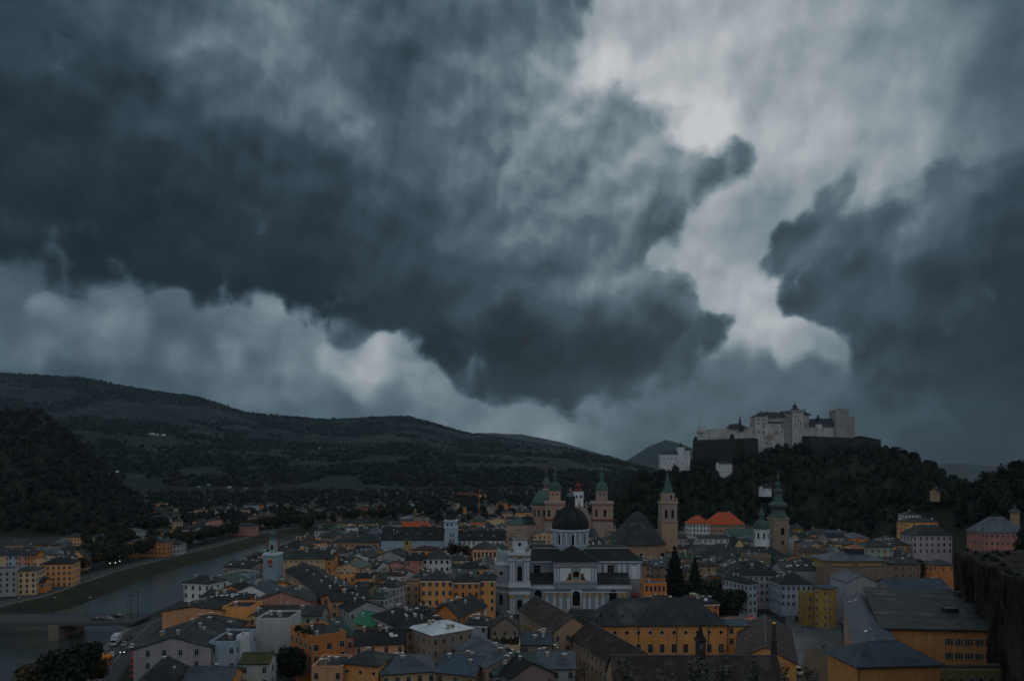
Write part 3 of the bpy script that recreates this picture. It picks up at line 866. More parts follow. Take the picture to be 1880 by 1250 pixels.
def trunk_mesh(r, h, limbs, rng, up=0.0):
    b = MB()
    p = Vector((0, 0, -.6)); seg = 4
    pts = [(0, 0, -.6)] + [(rng.uniform(-.05, .05) * h * k / seg, rng.uniform(-.05, .05) * h * k / seg, h * k / seg) for k in range(1, seg + 1)]
    for k in range(seg):
        b.tube(pts[k], pts[k+1], r * (1.25 - k * .22), r * (1.25 - (k + 1) * .22), 7)
    for k in range(limbs):
        a = rng.uniform(0, 6.28); z0 = h * rng.uniform(.55, .95)
        b.tube((0, 0, z0), (math.cos(a) * h * .45, math.sin(a) * h * .45, z0 + h * rng.uniform(.3, .6)), r * .45, r * .12, 5)
    return b.mesh('trunk', M_BARK)

def tree_proto(seed, r, h, trunk_h, n, leaf, mat, kind='round'):
    rng = np.random.default_rng(seed)
    if kind == 'fir':
        V, Q = [], []
        lob = []
        tiers = max(7, int(h / 1.8))
        for k in range(tiers):
            z = trunk_h + (h - trunk_h) * k / tiers
            rr = r * (1 - k / tiers) ** 0.8 * rng.uniform(.8, 1.12) + .25
            m = max(5, int(11 * (1 - k / tiers)))
            a0 = rng.uniform(0, 6.28)
            for j in range(m):
                a = a0 + j * 6.283 / m + rng.uniform(-.2, .2); q = rr * rng.uniform(.45, .6)
                lob.append((q * math.cos(a), q * math.sin(a), z - .12 * q, rr * .46, rr * .46, (h / tiers) * .42))
        lob.append((0, 0, h - .6, .3, .3, 1.0))
        V, Q = leaf_cloud(rng, lob, n, leaf)
        core = [(0, 0, trunk_h + (h - trunk_h) * .28, r * .62, r * .62, h * .26), (0, 0, trunk_h + (h - trunk_h) * .62, r * .33, r * .33, h * .28)]
        cv, cq = blob_core(core, .9)
    else:
        lob = [(x, y, z + trunk_h, a, b, c) for x, y, z, a, b, c in crown_lobes(rng, r, h - trunk_h, 7)]
        V, Q = leaf_cloud(rng, lob, n, leaf)
        cv, cq = blob_core(lob, .74)
    V2 = np.concatenate([V, cv]); Q2 = np.concatenate([Q, cq + len(V)])
    tmp = raw_mesh('crown', V2, Q2, mat)
    me = tmp.data
    bpy.data.objects.remove(tmp)
    return me, trunk_mesh(max(.12, h * .02), trunk_h * 1.25 if kind != 'fir' else h * .8, 5 if kind != 'fir' else 0, rng)

def plant(name, protos, loc, label, group=None, s=1.0, k=None, cat='tree'):
    cm, tm = protos[k if k is not None else random.randrange(len(protos))]
    t = thing(name, label, cat, loc, random.uniform(0, 6.28), group)
    t.scale = (s, s, s * random.uniform(.92, 1.1))
    link('crown', cm, t); link('trunk', tm, t)
    return t

def woods(name, pts, r0, r1, leafs, leaf, mat, seed, slim=1.0, core=True):
    """a far wood that reads as one mass: many crowns in one mesh"""
    rng = np.random.default_rng(seed)
    VS, QS, o = [], [], 0
    for x, y, z in pts:
        r = rng.uniform(r0, r1); h = r * rng.uniform(1.5, 2.3) * slim
        lob = [(x, y, z + h * .5, r * .8, r * .8, h * .55)]
        for q in range(2):
            a = rng.uniform(0, 6.28)
            lob.append((x + r * .5 * math.cos(a), y + r * .5 * math.sin(a), z + h * rng.uniform(.35, .8), r * .5, r * .5, h * .28))
        V, Q = leaf_cloud(rng, lob, leafs, leaf)
        VS.append(V); QS.append(Q + o); o += len(V)
        if not core: continue
        cv, cq = blob_core(lob[:1], .85)
        VS.append(cv); QS.append(cq + o); o += len(cv)
    return tag(raw_mesh(name, np.concatenate(VS), np.concatenate(QS), mat), kind='stuff')

def scatter_ridge(rd, px0, px1, n, rng, t0=0.02, t1=1.05, skip=None):
    out = []
    while len(out) < n:
        px = rng.uniform(px0, px1); t_ = rng.uniform(t0, t1)
        row, yc, yb = rd.col(px)
        Y = yb + (yc - yb) * t_; X = (px - 940) / F * Y
        z = float(rd.z(np.array(X), np.array(Y)))
        if skip and skip(px, CAM_Z, X, Y, z): continue
        out.append((X, Y, z))
    return out
rng0 = np.random.default_rng(3)
def fort_skip(px, _, X, Y, z):
    row = HORIZON + (CAM_Z - z) * F / Y
    if 1272 < px < 1470 and row < 830 and Y > 850: return True
    if 1462 < px < 1606 and row < 822 and Y > 800: return True
    if 1205 < px < 1262 and row < 872 and Y > 790: return True
    if 1312 < px < 1350 and 850 < row < 880: return True
    if 1392 < px < 1424 and 895 < row < 912: return True
    if 1488 < px < 1512 and 905 < row < 1000 and rng0.random() < .8: return True     # bare rock
    if 1655 < px < 1756 and row > 940: return True
    if 1735 < px < 1802 and row > 972: return True                                   # meadow
    if 1796 < px < 1900 and row > 950 and Y < 560: return True
    if 1600 < px < 1640 and row > 960: return True
    return False
woods('hillside_woods', scatter_ridge(FORT, 1115, 2000, 1250, rng0, skip=fort_skip), 1.8, 5.8, 40, 0.9, M_LEAF['dark'], 11)
woods('hillside_woods', scatter_ridge(FORT, 1115, 2000, 650, rng0, skip=fort_skip), 2.2, 6.6, 46, 0.9, M_LEAF['wood'], 17, 1.15)
woods('hillside_woods', scatter_ridge(KAP, -200, 300, 1100, rng0, 0.0, 1.05, lambda px, c, X, Y, z: Y < 690 and px < 200), 2.2, 6.0, 36, 1.05, M_LEAF['dark'], 12)
woods('hillside_woods', scatter_ridge(KAP, -200, 300, 420, rng0, 0.0, 1.05, lambda px, c, X, Y, z: Y < 690 and px < 200), 2.4, 7.0, 36, 1.1, M_LEAF['wood'], 18, 1.1)
woods('knoll_woods', scatter_ridge(KNOLL, 310, 550, 170, rng0), 4.0, 6.5, 24, 1.5, M_LEAF['dark'], 13)
# valley floor: parks and tree belts between the roofs and the mountain
pts = []
while len(pts) < 2300:
    Y = 760 + 1500 * rng0.random() ** 1.4
    px = rng0.uniform(150, 1230)
    X = (px - 940) / F * Y
    l, r = river_edges(Y)
    if l - 10 < X < r + 10 and Y < 1400: continue
    if Y < 900 and px > 470 and rng0.random() < .75: continue
    pts.append((X, Y, 0.0))
woods('valley_woods', pts, 4.0, 7.5, 20, 1.7, M_LEAF['dark'], 14)
# skyline trees along the mountain crest and forest tufts on its slope
pts = []
for k in range(2600):
    px = rng0.uniform(0, 1140); row, yc, yb = FAR.col(px)
    t_ = 1.0 - abs(rng0.normal()) * .03
    Y = yb + (yc - yb) * t_; X = (px - 940) / F * Y
    pts.append((X, Y, float(FAR.z(np.array(X), np.array(Y))) - 4))
woods('crest_woods', pts, 3.5, 7, 7, 4.0, M_LEAF['dark'], 15, 1.3)
pts = []
for k in range(19000):
    px = rng0.uniform(-60, 1200); row, yc, yb = FAR.col(px)
    t_ = rng0.uniform(.05, 1.0)
    Y = yb + (yc - yb) * t_; X = (px - 940) / F * Y
    if mnoise.fractal(Vector((X * .0022, Y * .0022, 5)), .8, 2.0, 3) < -.2: continue
    pts.append((X, Y, float(FAR.z(np.array(X), np.array(Y))) - 3))
woods('mountain_woods', pts, 5, 10, 6, 7.0, M_LEAF['dark'], 19, 1.0, core=False)

# ------------------------------------------------------------------ haze: the damp air of the valley
b = MB(); b.box(-9800, 9800, -600, 9500, -12, 900)
hz = bpy.data.materials.new('damp air'); hz.use_nodes = True
t = hz.node_tree; t.nodes.clear()
pv = t.nodes.new('ShaderNodeVolumePrincipled'); mo = t.nodes.new('ShaderNodeOutputMaterial')
pv.inputs['Density'].default_value = 2.3e-5
pv.inputs['Color'].default_value = (0.58, 0.84, 1.0, 1)
pv.inputs['Anisotropy'].default_value = 0.2
t.links.new(pv.outputs[0], mo.inputs['Volume'])
haze = tag(b.build('haze', hz), kind='stuff')

# ------------------------------------------------------------------ landmarks
class Fr:
    """photo columns and rows read at one distance"""
    def __init__(s, Y, root=None): s.Y, s.root = Y, root
    def x(s, px, Y=None): return (px - 940) / F * (Y or s.Y)
    def z(s, py, Y=None): return CAM_Z - (py - HORIZON) / F * (Y or s.Y)
    def mb(s):
        b = MB()
        if s.root is not None: b.M = Matrix.Translation(-s.root.location)
        return b
    def box(s, b, p0, p1, r0, r1, y0, y1, mi=0):
        """front face spans columns p0..p1, rows r0 (top)..r1 (bottom), depth y0..y1 (metres behind the plane)"""
        b.box(s.x(p0), s.x(p1), s.Y + y0, s.Y + y1, s.z(r1), s.z(r0), mi)
    def win(s, px, py0, py1, wpx, style='arch', dy=0.0, name='window', rz=0.0, Y=None):
        Y = Y or s.Y
        z0, z1 = s.z(py1, Y), s.z(py0, Y)
        w = wpx / F * Y
        me = window_mesh((round(w, 2), round(z1 - z0, 2), style))
        o = link(name, me, s.root)
        o.matrix_local = Matrix.Translation(Vector((s.x(px, Y), Y + dy, (z0 + z1) / 2)) - s.root.location) @ Matrix.Rotation(rz, 4, 'Z')
        return o
def onion(b, cx, cy, prof, seg=14, mi=0): b.lathe(prof, cx, cy, seg, mi)
def cross(b, x, y, z, h, mi=0):
    b.tube((x, y, z), (x, y, z + h), .09, .07, 5, mi)
    b.box(x - h*.22, x + h*.22, y - .06, y + .06, z + h*.62, z + h*.70, mi)
    b.lathe([(.02, z - .35), (.32, z - .2), (.42, z), (.32, z + .25), (.02, z + .4)], x, y, 8, mi)
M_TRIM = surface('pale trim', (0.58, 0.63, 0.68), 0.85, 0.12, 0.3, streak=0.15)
M_OCHT = surface('ochre ornament', (0.50, 0.33, 0.18), 0.85, 0.3, 0.8)
M_SLATE = roofm('black')
def landmark(name, label, cat, px, Y, rz=0.0, mark=True, py=1000):
    r = thing(name, label, cat, ((px - 940) / F * Y, Y, 0), rz)
    if mark: MARK.append((label, px, py))
    return r

# ---- the white baroque church in the middle
Y0 = 322.0
rt = landmark('baroque_church', 'white baroque church with black dome and clock tower in the middle of the town', 'church', 1050, Y0, py=1060)
fr = Fr(Y0, rt)
FOOT.append((fr.x(1047), Y0 + 19, 62, 42, 0))
FOOT.append((fr.x(942), Y0 + 10, 18, 32, 0))
SHOW += [(908, 972, 960, 1128, Y0 - 1), (972, 1160, 900, 1118, Y0 - 1), (1158, 1182, 1000, 1072, Y0 - 1)]
b = fr.mb()      # lower flank with pilasters
fr.box(b, 972, 1158, 1081, 1200, 1.0, 34, 0)
for p in (1004, 1018, 1030, 1044, 1073, 1083, 1096, 1107, 1139, 1147):
    fr.box(b, p - 2.6, p + 2.6, 1088, 1124, .55, 1.0, 1)
    fr.box(b, p - 3.2, p + 3.2, 1088, 1096, .42, .55, 2)
fr.box(b, 1000, 1150, 1086.5, 1088, .4, 1.0, 1)
fr.box(b, 972, 1158, 1121, 1125, .3, .99, 2)
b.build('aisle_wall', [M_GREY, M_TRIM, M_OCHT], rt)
b = fr.mb()
fr.box(b, 970, 1160, 1076, 1081, .2, 34.5, 0); fr.box(b, 971, 1159, 1071, 1076, .6, 34.2, 1)
b.build('cornice', [M_TRIM, M_GREY], rt)
# aisle roofs leaning against the clerestory
z1, z2 = fr.z(1070.8), fr.z(1050, Y0 + 9)
for p0, p1 in ((973, 1016), (1097, 1158)):
    b = fr.mb()
    b.hexa([(fr.x(p0), Y0+.4, z1-.4), (fr.x(p1), Y0+.4, z1-.4), (fr.x(p1), Y0+9, z1-.4), (fr.x(p0), Y0+9, z1-.4), (fr.x(p0), Y0+.4, z1), (fr.x(p1), Y0+.4, z1), (fr.x(p1), Y0+9, z2), (fr.x(p0), Y0+9, z2)])
    b.build('aisle_roof', roofm('slate'), rt)
b = fr.mb()      # clerestory
Yc = Y0 + 9
b.box(fr.x(975, Yc), fr.x(1178, Yc), Yc, Yc + 20, 8, fr.z(1032, Yc), 0)
for p in (1100, 1112, 1137, 1146, 1158, 1172): b.box(fr.x(p - 3, Yc), fr.x(p + 3, Yc), Yc - .3, Yc, fr.z(1062, Yc), fr.z(1035, Yc), 1)
b.box(fr.x(1161, Yc), fr.x(1171, Yc), Yc - .2, Yc, fr.z(1062, Yc), fr.z(1038, Yc), 2)
b.box(fr.x(974, Yc), fr.x(1179, Yc), Yc - .8, Yc + 20.8, fr.z(1032, Yc), fr.z(1029, Yc), 1)
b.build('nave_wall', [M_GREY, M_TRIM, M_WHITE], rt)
b = fr.mb()      # nave roof: steep lower slope and flatter top
zE, zM, zR = fr.z(1029, Yc) , fr.z(1006, Yc + 6), fr.z(999, Yc + 11)
xa, xb = fr.x(973, Yc), fr.x(1181, Yc)
def ring(i, z): return [(xa + i*.4, Yc - 1 + i, z), (xb - i*1.1, Yc - 1 + i, z), (xb - i*1.1, Yc + 21 - i, z), (xa + i*.4, Yc + 21 - i, z)]
b.hexa(ring(0, zE) + ring(6.2, zM)); b.hexa(ring(5.9, zM + .02) + ring(6.4, zM + .35), 1); b.hexa(ring(6.3, zM + .36) + ring(10, zR))
b.build('nave_roof', [M_SLATE, M_GREY], rt)
b = fr.mb()      # transept front
fr.box(b, 1017, 1096, 1040, 1081, 0.0, 30, 0)
fr.box(b, 1016, 1097, 1067, 1070.6, -.35, 0, 1); fr.box(b, 1016, 1097, 1031, 1040, -.7, 30.5, 1); fr.box(b, 1014.5, 1098.5, 1030, 1032.5, -1.2, 31, 2)
for p in (1019, 1024, 1089, 1094): fr.box(b, p - 1.7, p + 1.7, 1042, 1067, -.3, 0, 2)
fr.box(b, 1028, 1048, 1042, 1066, -.12, 0, 3); fr.box(b, 1066, 1085, 1042, 1066, -.12, 0, 3)
fr.box(b, 1036, 1079, 1064.5, 1067, -.25, 0, 4)
for sx in (-1, 1):
    c = 1057.5
    b.slab([(fr.x(c + sx*q), fr.z(r)) for q, r in ((9, 1052), (14, 1050), (15, 1058), (20, 1064.4), (9, 1064.4))][::sx], Y0 - .2, Y0, 4)
    b.slab([(fr.x(c + sx*q), fr.z(r)) for q, r in ((9.5, 1054), (12.5, 1053), (13.5, 1059), (16.5, 1063.6), (9.5, 1063.6))][::sx], Y0 - .26, Y0 - .2, 5)
fr.box(b, 1048, 1068, 1082, 1114, .2, 1.0, 2)
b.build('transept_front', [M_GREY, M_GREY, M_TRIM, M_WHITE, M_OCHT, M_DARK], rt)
b = fr.mb()      # transept roof, hipped towards the viewer
zE = fr.z(1030.2); xa, xb, xm = fr.x(1013.5), fr.x(1099.5), fr.x(1054)
zt = fr.z(1001, Y0 + 9)
b.add([(xa, Y0-1.6, zE-.2), (xb, Y0-1.6, zE-.2), (xb, Y0+26, zE-.2), (xa, Y0+26, zE-.2), (xa, Y0-1.6, zE), (xb, Y0-1.6, zE), (xb, Y0+26, zE), (xa, Y0+26, zE), (xm, Y0+9, zt), (xm, Y0+26, zt)],
      [(0,3,2,1), (0,1,5,4), (1,2,6,5), (2,3,7,6), (3,0,4,7), (4,5,8), (5,6,9,8), (6,7,9), (7,4,8,9)])
b.build('transept_roof', M_SLATE, rt)
Yd = Y0 + 21     # drum, dome, lantern
cx = fr.x(1047, Yd); s_ = Yd / F
b = fr.mb()
b.lathe([(35*s_, fr.z(1016, Yd)), (35*s_, fr.z(999, Yd)), (33.2*s_, fr.z(997, Yd)), (32.5*s_, fr.z(996, Yd)), (32.5*s_, fr.z(974, Yd))], cx, Yd, 24, 0)
b.lathe([(33*s_, fr.z(974, Yd)), (35*s_, fr.z(973, Yd)), (35.5*s_, fr.z(970, Yd)), (33*s_, fr.z(969.6, Yd))], cx, Yd, 24, 1)
for k in range(24):
    if k % 3: continue
    a = 2*math.pi*(k + .5)/24 + math.pi/16
    for da in (-.16, .16):
        x, y = cx + 32.9*s_*math.cos(a+da), Yd + 32.9*s_*math.sin(a+da)
        b.box(x - .32, x + .32, y - .32, y + .32, fr.z(996, Yd), fr.z(974, Yd), 1)
b.build('drum', [M_GREY, M_TRIM], rt)
for k in range(8):
    a = -math.pi/2 + k*math.pi/4 + math.pi/30
    o = link('window', window_mesh((1.9, 4.9, 'arch')), rt)
    o.matrix_local = Matrix.Translation(Vector((cx + 32.3*s_*math.cos(a), Yd + 32.3*s_*math.sin(a), fr.z(987, Yd))) - rt.location) @ Matrix.Rotation(a + math.pi/2, 4, 'Z')
b = fr.mb()
prof = [(34*s_, fr.z(969.4, Yd))] + [(34*s_*math.cos(t), fr.z(968, Yd) + (fr.z(930, Yd) - fr.z(968, Yd))*math.sin(t)) for t in [0.0, .2, .4, .6, .8, 1.0, 1.2, 1.33]] 
b.lathe(prof, cx, Yd, 24, 0)
for k in range(8):
    a = k*math.pi/4 + math.pi/8 + math.pi/30
    pr = [(34.4*s_*math.cos(t), fr.z(968, Yd) + (fr.z(929.5, Yd) - fr.z(968, Yd))*math.sin(t)) for t in (0, .35, .7, 1.0, 1.3)]
    for (r0, z0), (r1, z1) in zip(pr, pr[1:]):
        b.tube((cx + r0*math.cos(a), Yd + r0*math.sin(a), z0), (cx + r1*math.cos(a), Yd + r1*math.sin(a), z1), .22, .22, 5, 0)
dome = b.build('dome', M_SLATE, rt, smooth=True)
b = fr.mb()
zb = fr.z(931, Yd)
b.lathe([(9.5*s_, zb), (9.5*s_, fr.z(928.5, Yd)), (7.5*s_, fr.z(928, Yd)), (7.5*s_, fr.z(912, Yd))], cx, Yd, 8, 0)
for k in range(8):
    a = k*math.pi/4
    b.tube((cx + 7.8*s_*math.cos(a), Yd + 7.8*s_*math.sin(a), fr.z(928, Yd)), (cx + 7.8*s_*math.cos(a), Yd + 7.8*s_*math.sin(a), fr.z(912, Yd)), .28, .28, 6, 2)
b.lathe([(8.6*s_, fr.z(912, Yd)), (8.6*s_, fr.z(911, Yd)), (6.6*s_, fr.z(908.5, Yd)), (3.2*s_, fr.z(905, Yd)), (1.2*s_, fr.z(903.5, Yd)), (.5*s_, fr.z(901, Yd))], cx, Yd, 12, 1)
cross(b, cx, Yd, fr.z(900, Yd), 1.8, 3)
o = b.build('lantern', [M_IRON, M_COPPER, M_SLATE, M_GOLD], rt)
for p, a_, c_, w in ((988, 1095, 1124, 14), (1126, 1095, 1124, 14)): fr.win(p, a_ - 12, c_, w, 'arch', .98)
fr.win(1058, 1084, 1112, 14, 'arch', .18)
fr.win(1057.5, 1043, 1064, 12, 'round', -.26)
for p in (986, 1121): fr.win(p, 1037, 1055, 12, 'sash', 0, Y=Yc)
# bell tower with the clock and the curved front beside it
tb = fr.mb()
fr.box(tb, 935, 972, 1016, 1200, -4, 6, 0)
for p in (938, 943, 964, 969): fr.box(tb, p - 1.8, p + 1.8, 1030, 1066, -4.3, -4, 1)
for p in (938, 943, 964, 969): fr.box(tb, p - 1.8, p + 1.8, 1094, 1140, -4.3, -4, 1); fr.box(tb, p - 2.4, p + 2.4, 1089, 1095, -4.45, -4, 2)
for r0, r1, g in ((1066, 1072, .5), (1072, 1075, 1.1), (1083, 1088, .5), (1012, 1017, .9), (1024, 1027, .35)): fr.box(tb, 934 - g, 973 + g, r0, r1, -4 - g, 6, 1)
tw = tb.build('bell_tower', [M_GREY, M_TRIM, M_OCHT], rt)
b = fr.mb()
fr.box(b, 941, 968, 989, 1012, -3, 4, 0); fr.box(b, 940, 969, 986, 989.5, -3.6, 4.6, 1)
b.build('belfry', [M_TRIM, M_GREY], rt)
# gilded sculpture crowning both towers
rg = random.Random(5)
for (p0, p1, r0, r1, dy) in ((930, 968, 966, 986, -2), (931, 948, 990, 1012, 10), (964, 972, 1000, 1012, -3), (936, 944, 1000, 1012, -3)):
    b = fr.mb()
    for k in range(int((p1 - p0) * (r1 - r0) / 22)):
        x, z, y = fr.x(rg.uniform(p0, p1)), fr.z(rg.uniform(r0, r1)), Y0 + dy + rg.uniform(-.8, 2.5)
        q = rg.uniform(.25, .7)
        b.lathe([(.05, z - q*1.3), (q*.7, z - q*.6), (q*.45, z + q*.1), (q*.6, z + q*.5), (.05, z + q*1.5)], x, y, 6, 0)
    fr.box(b, p0 + .5, p1 - .5, r0 + (r1 - r0) * .4, r1, dy - .5, dy + 2.2, 1)
    if p0 == 930: fr.box(b, 932, 967, 978, 986, -2, 4, 1)
    b.build('sculpture', [M_OCHT, M_STONE], rt)
b = fr.mb()
cz = fr.z(1022)
n = 20; cxx = fr.x(954)
b.slab([(cxx + 1.55*math.cos(2*math.pi*k/n), cz + 1.55*math.sin(2*math.pi*k/n)) for k in range(n)], Y0 - 4.3, Y0 - 4, 0)
for k in range(12):
    a = 2*math.pi*k/12
    b.box(cxx + 2.05*math.cos(a) - .28, cxx + 2.05*math.cos(a) + .28, Y0 - 4.35, Y0 - 4, cz + 2.05*math.sin(a) - .28, cz + 2.05*math.sin(a) + .28, 1)
b.box(cxx - .08, cxx + .08, Y0 - 4.4, Y0 - 4.3, cz, cz + 1.3, 2); b.box(cxx, cxx + .9, Y0 - 4.4, Y0 - 4.3, cz - .08, cz + .08, 2)
b.build('clock', [surface('clock face', (.30, .24, .14), .6), M_CAP, M_GOLD], rt)
fr.win(954, 1036, 1063, 9, 'arch', -4); fr.win(954, 1097, 1116, 9, 'arch', -4); fr.win(954, 992, 1003, 6, 'round', -3)
b = fr.mb()      # convex curved bay
for r0, r1, g, mi in ((1037, 1200, 0, 0), (1072, 1076, 1.0, 1), (1031, 1037, .6, 1), (1084, 1087, .4, 1)):
    pts_ = [(fr.x(909) - g, Y0 + 16)] + [(fr.x(923) - (6.8 + g) * math.cos(t) * .55, Y0 + 6 - (6.8 + g) * math.sin(t)) for t in [0, .4, .8, 1.2, 1.57]] + [(fr.x(935.5), Y0 - .8 - g), (fr.x(935.5), Y0 + 16)]
    b.prism(pts_[::1], fr.z(r1), fr.z(r0), mi)
b.hexa([(fr.x(911), Y0, fr.z(1031)), (fr.x(935), Y0 - .5, fr.z(1031)), (fr.x(935), Y0 + 16, fr.z(1031)), (fr.x(911), Y0 + 16, fr.z(1031)), (fr.x(913), Y0 + .6, fr.z(1012)), (fr.x(935), Y0 + .2, fr.z(1024)), (fr.x(935), Y0 + 15, fr.z(1024)), (fr.x(913), Y0 + 15, fr.z(1012))], 0)
b.build('curved_bay', [M_GREY, M_TRIM], rt)
fr.win(920, 1042, 1060, 7, 'round', -1.0); fr.win(920, 1089, 1108, 7, 'arch', -1.0)

# ---- cathedral: two towers and the green dome
def belltower(fr, name, c, mats, hw, zc):
    pass
Yk = 560.0
rt = landmark('cathedral', 'pink stone cathedral with twin green-capped towers and great green dome', 'cathedral', 1050, Yk, py=940)
fr = Fr(Yk, rt); s_ = Yk / F
FOOT.append((fr.x(1040), Yk + 35, 95, 90, 0))
M_PINK = surface('pink stone', (0.38, 0.28, 0.25), 0.9, 0.18, 0.25, streak=0.3)
M_PINK2 = surface('orange pink stone', (0.44, 0.27, 0.20), 0.9, 0.18, 0.25, streak=0.3)
for c in (1020, 1107):
    b = fr.mb()
    fr.box(b, c - 18, c + 18, 955, 1080, 0, 16, 0)
    fr.box(b, c - 16.5, c + 16.5, 925, 953, .4, 15, 1)
    for p in (c - 17, c - 8, c + 8, c + 17): fr.box(b, p - 1.6, p + 1.6, 927, 953, -.1, .4, 0); fr.box(b, p - 1.6, p + 1.6, 958, 1010, -.5, 0, 0)
    fr.box(b, c - 20, c + 20, 952.5, 955.5, -1, 17, 2); fr.box(b, c - 20, c + 20, 921, 925, -1, 17, 0)
    b.build('tower', [M_PINK, M_PINK2, surface('red moulding', (0.2, 0.06, 0.05), .85)], rt)
    for p, w in ((c - 12, 4), (c + 4, 6)): fr.win(p, 935, 948, w, 'arch', .38)
    fr.win(c + 6, 980, 992, 5, 'sash', 0); fr.win(c - 11, 980, 992, 4, 'sash', 0)
    b = fr.mb()
    cx, cy = fr.x(c), Yk + 8
    b.lathe([(11.3*s_, fr.z(921)), (11.3*s_, fr.z(903)), (12*s_, fr.z(903)), (12*s_, fr.z(901.5))], cx, cy, 8, 0, ph=math.pi/8)
    b.build('octagon', M_PINK2 if c < 1050 else M_PINK, rt)
    for dx in (-3.6, 3.6):
        fr.win(c + dx, 905.5, 909, 3.2, 'arch', 8 - 10.5*s_)
    b = fr.mb()
    pr = [(11.6*s_, 901.5), (11.6*s_, 898), (11*s_, 894), (9.4*s_, 889), (6.5*s_, 886), (4.2*s_, 885), (4*s_, 873.5), (5*s_, 873), (4.2*s_, 871), (1.8*s_, 868), (.6*s_, 863)]
    b.lathe([(r, fr.z(z)) for r, z in pr], cx, cy, 12, 0)
    b.build('cap', M_COPPER, rt)
    b = fr.mb(); cross(b, cx, cy, fr.z(860.5), 2.0); b.build('finial', M_GOLD, rt)
Yd = Yk + 42; s2 = Yd / F
cx = fr.x(1003, Yd)
b = fr.mb()
b.lathe([(26*s2, 0), (26*s2, fr.z(929, Yd)), (27*s2, fr.z(929, Yd)), (27*s2, fr.z(927, Yd))], cx, Yd, 16, 0)
for k in range(16):
    a = 2*math.pi*k/16
    x, y = cx + 26*s2*math.cos(a), Yd + 26*s2*math.sin(a)
    b.box(x-.5, x+.5, y-.5, y+.5, fr.z(952, Yd), fr.z(929, Yd), 1)
b.build('drum', [M_PINK2, M_PINK], rt)
for k in range(16):
    a = 2*math.pi*(k + .5)/16
    if math.sin(a) > .2: continue
    o = link('window', window_mesh((2.0, 5.5, 'sash')), rt)
    o.matrix_local = Matrix.Translation(Vector((cx + 25.8*s2*math.cos(a), Yd + 25.8*s2*math.sin(a), fr.z(940, Yd))) - rt.location) @ Matrix.Rotation(a + math.pi/2, 4, 'Z')
b = fr.mb()
pr = [(26.5*s2*math.cos(t), fr.z(927, Yd) + (fr.z(897.5, Yd) - fr.z(927, Yd))*math.sin(t)) for t in (0, .2, .4, .6, .8, 1.0, 1.2, 1.35)]
b.lathe(pr, cx, Yd, 24, 0)
b.build('dome', M_COPPER, rt, smooth=True)
b = fr.mb()
b.lathe([(7.5*s2, fr.z(899, Yd)), (6*s2, fr.z(897, Yd)), (6*s2, fr.z(887, Yd))], cx, Yd, 8, 1)
b.lathe([(8*s2, fr.z(887, Yd)), (7*s2, fr.z(884, Yd)), (4*s2, fr.z(880, Yd)), (1.6*s2, fr.z(875, Yd)), (.5*s2, fr.z(869, Yd))], cx, Yd, 10, 0)
for k in range(8):
    a = math.pi/8 + k*math.pi/4
    x, y = cx + 5.9*s2*math.cos(a), Yd + 5.9*s2*math.sin(a)
    b.box(x-.5, x+.5, y-.5, y+.5, fr.z(896, Yd), fr.z(889, Yd), 2)
cross(b, cx, Yd, fr.z(867, Yd), 2.6, 3)
b.build('lantern', [M_COPPER, M_PINK, M_DARK, M_GOLD], rt)
b = fr.mb()      # gable with statues between the towers, nave behind
fr.box(b, 1038, 1090, 950, 1080, 2, 14, 0)
b.slab([(fr.x(p), fr.z(r)) for p, r in ((1038, 950), (1090, 950), (1083, 944), (1076, 934), (1066, 928), (1062, 928), (1052, 934), (1045, 944))], Yk + 2, Yk + 4, 0)
for p, r in ((1064, 928), (1077, 934), (1052, 934)): b.lathe([(.5, fr.z(r)), (.8, fr.z(r) + 1), (.5, fr.z(r) + 2.6), (.35, fr.z(r) + 3.6), (.05, fr.z(r) + 4)], fr.x(p), Yk + 3, 7, 0)
b.build('gable', M_PINK, rt)
b = fr.mb()
b.box(fr.x(1005), fr.x(1122), Yk + 16, Yk + 70, 0, fr.z(960), 0)
b.box(fr.x(930, Yk + 40), fr.x(1005, Yk + 40), Yk + 34, Yk + 50, 0, fr.z(962, Yk + 34), 0)
b.build('nave_wall', M_PINK, rt)
b = fr.mb()
zz = fr.z(962, Yk + 34); z2 = fr.z(949, Yk + 34)
xa, xb = fr.x(928, Yk + 34), fr.x(1006, Yk + 34)
b.add([(xa, Yk+33, zz), (xb, Yk+33, zz), (xb, Yk+51, zz), (xa, Yk+51, zz), (xa + 14, Yk+42, z2), (xb, Yk+42, z2)], [(0,3,2,1), (1,2,5), (2,3,4,5), (3,0,4)], 1)
b.add([(xa, Yk+33, zz), (xa + 16, Yk+33, zz), (xa + 14, Yk+42, z2)], [(0,1,2)], 0)
b.add([(xa + 16, Yk+33, zz), (xb, Yk+33, zz), (xb, Yk+42, z2), (xa + 14, Yk+42, z2)], [(0,1,2,3)], 1)
b.build('transept_roof', [M_COPPER, M_SLATE], rt)

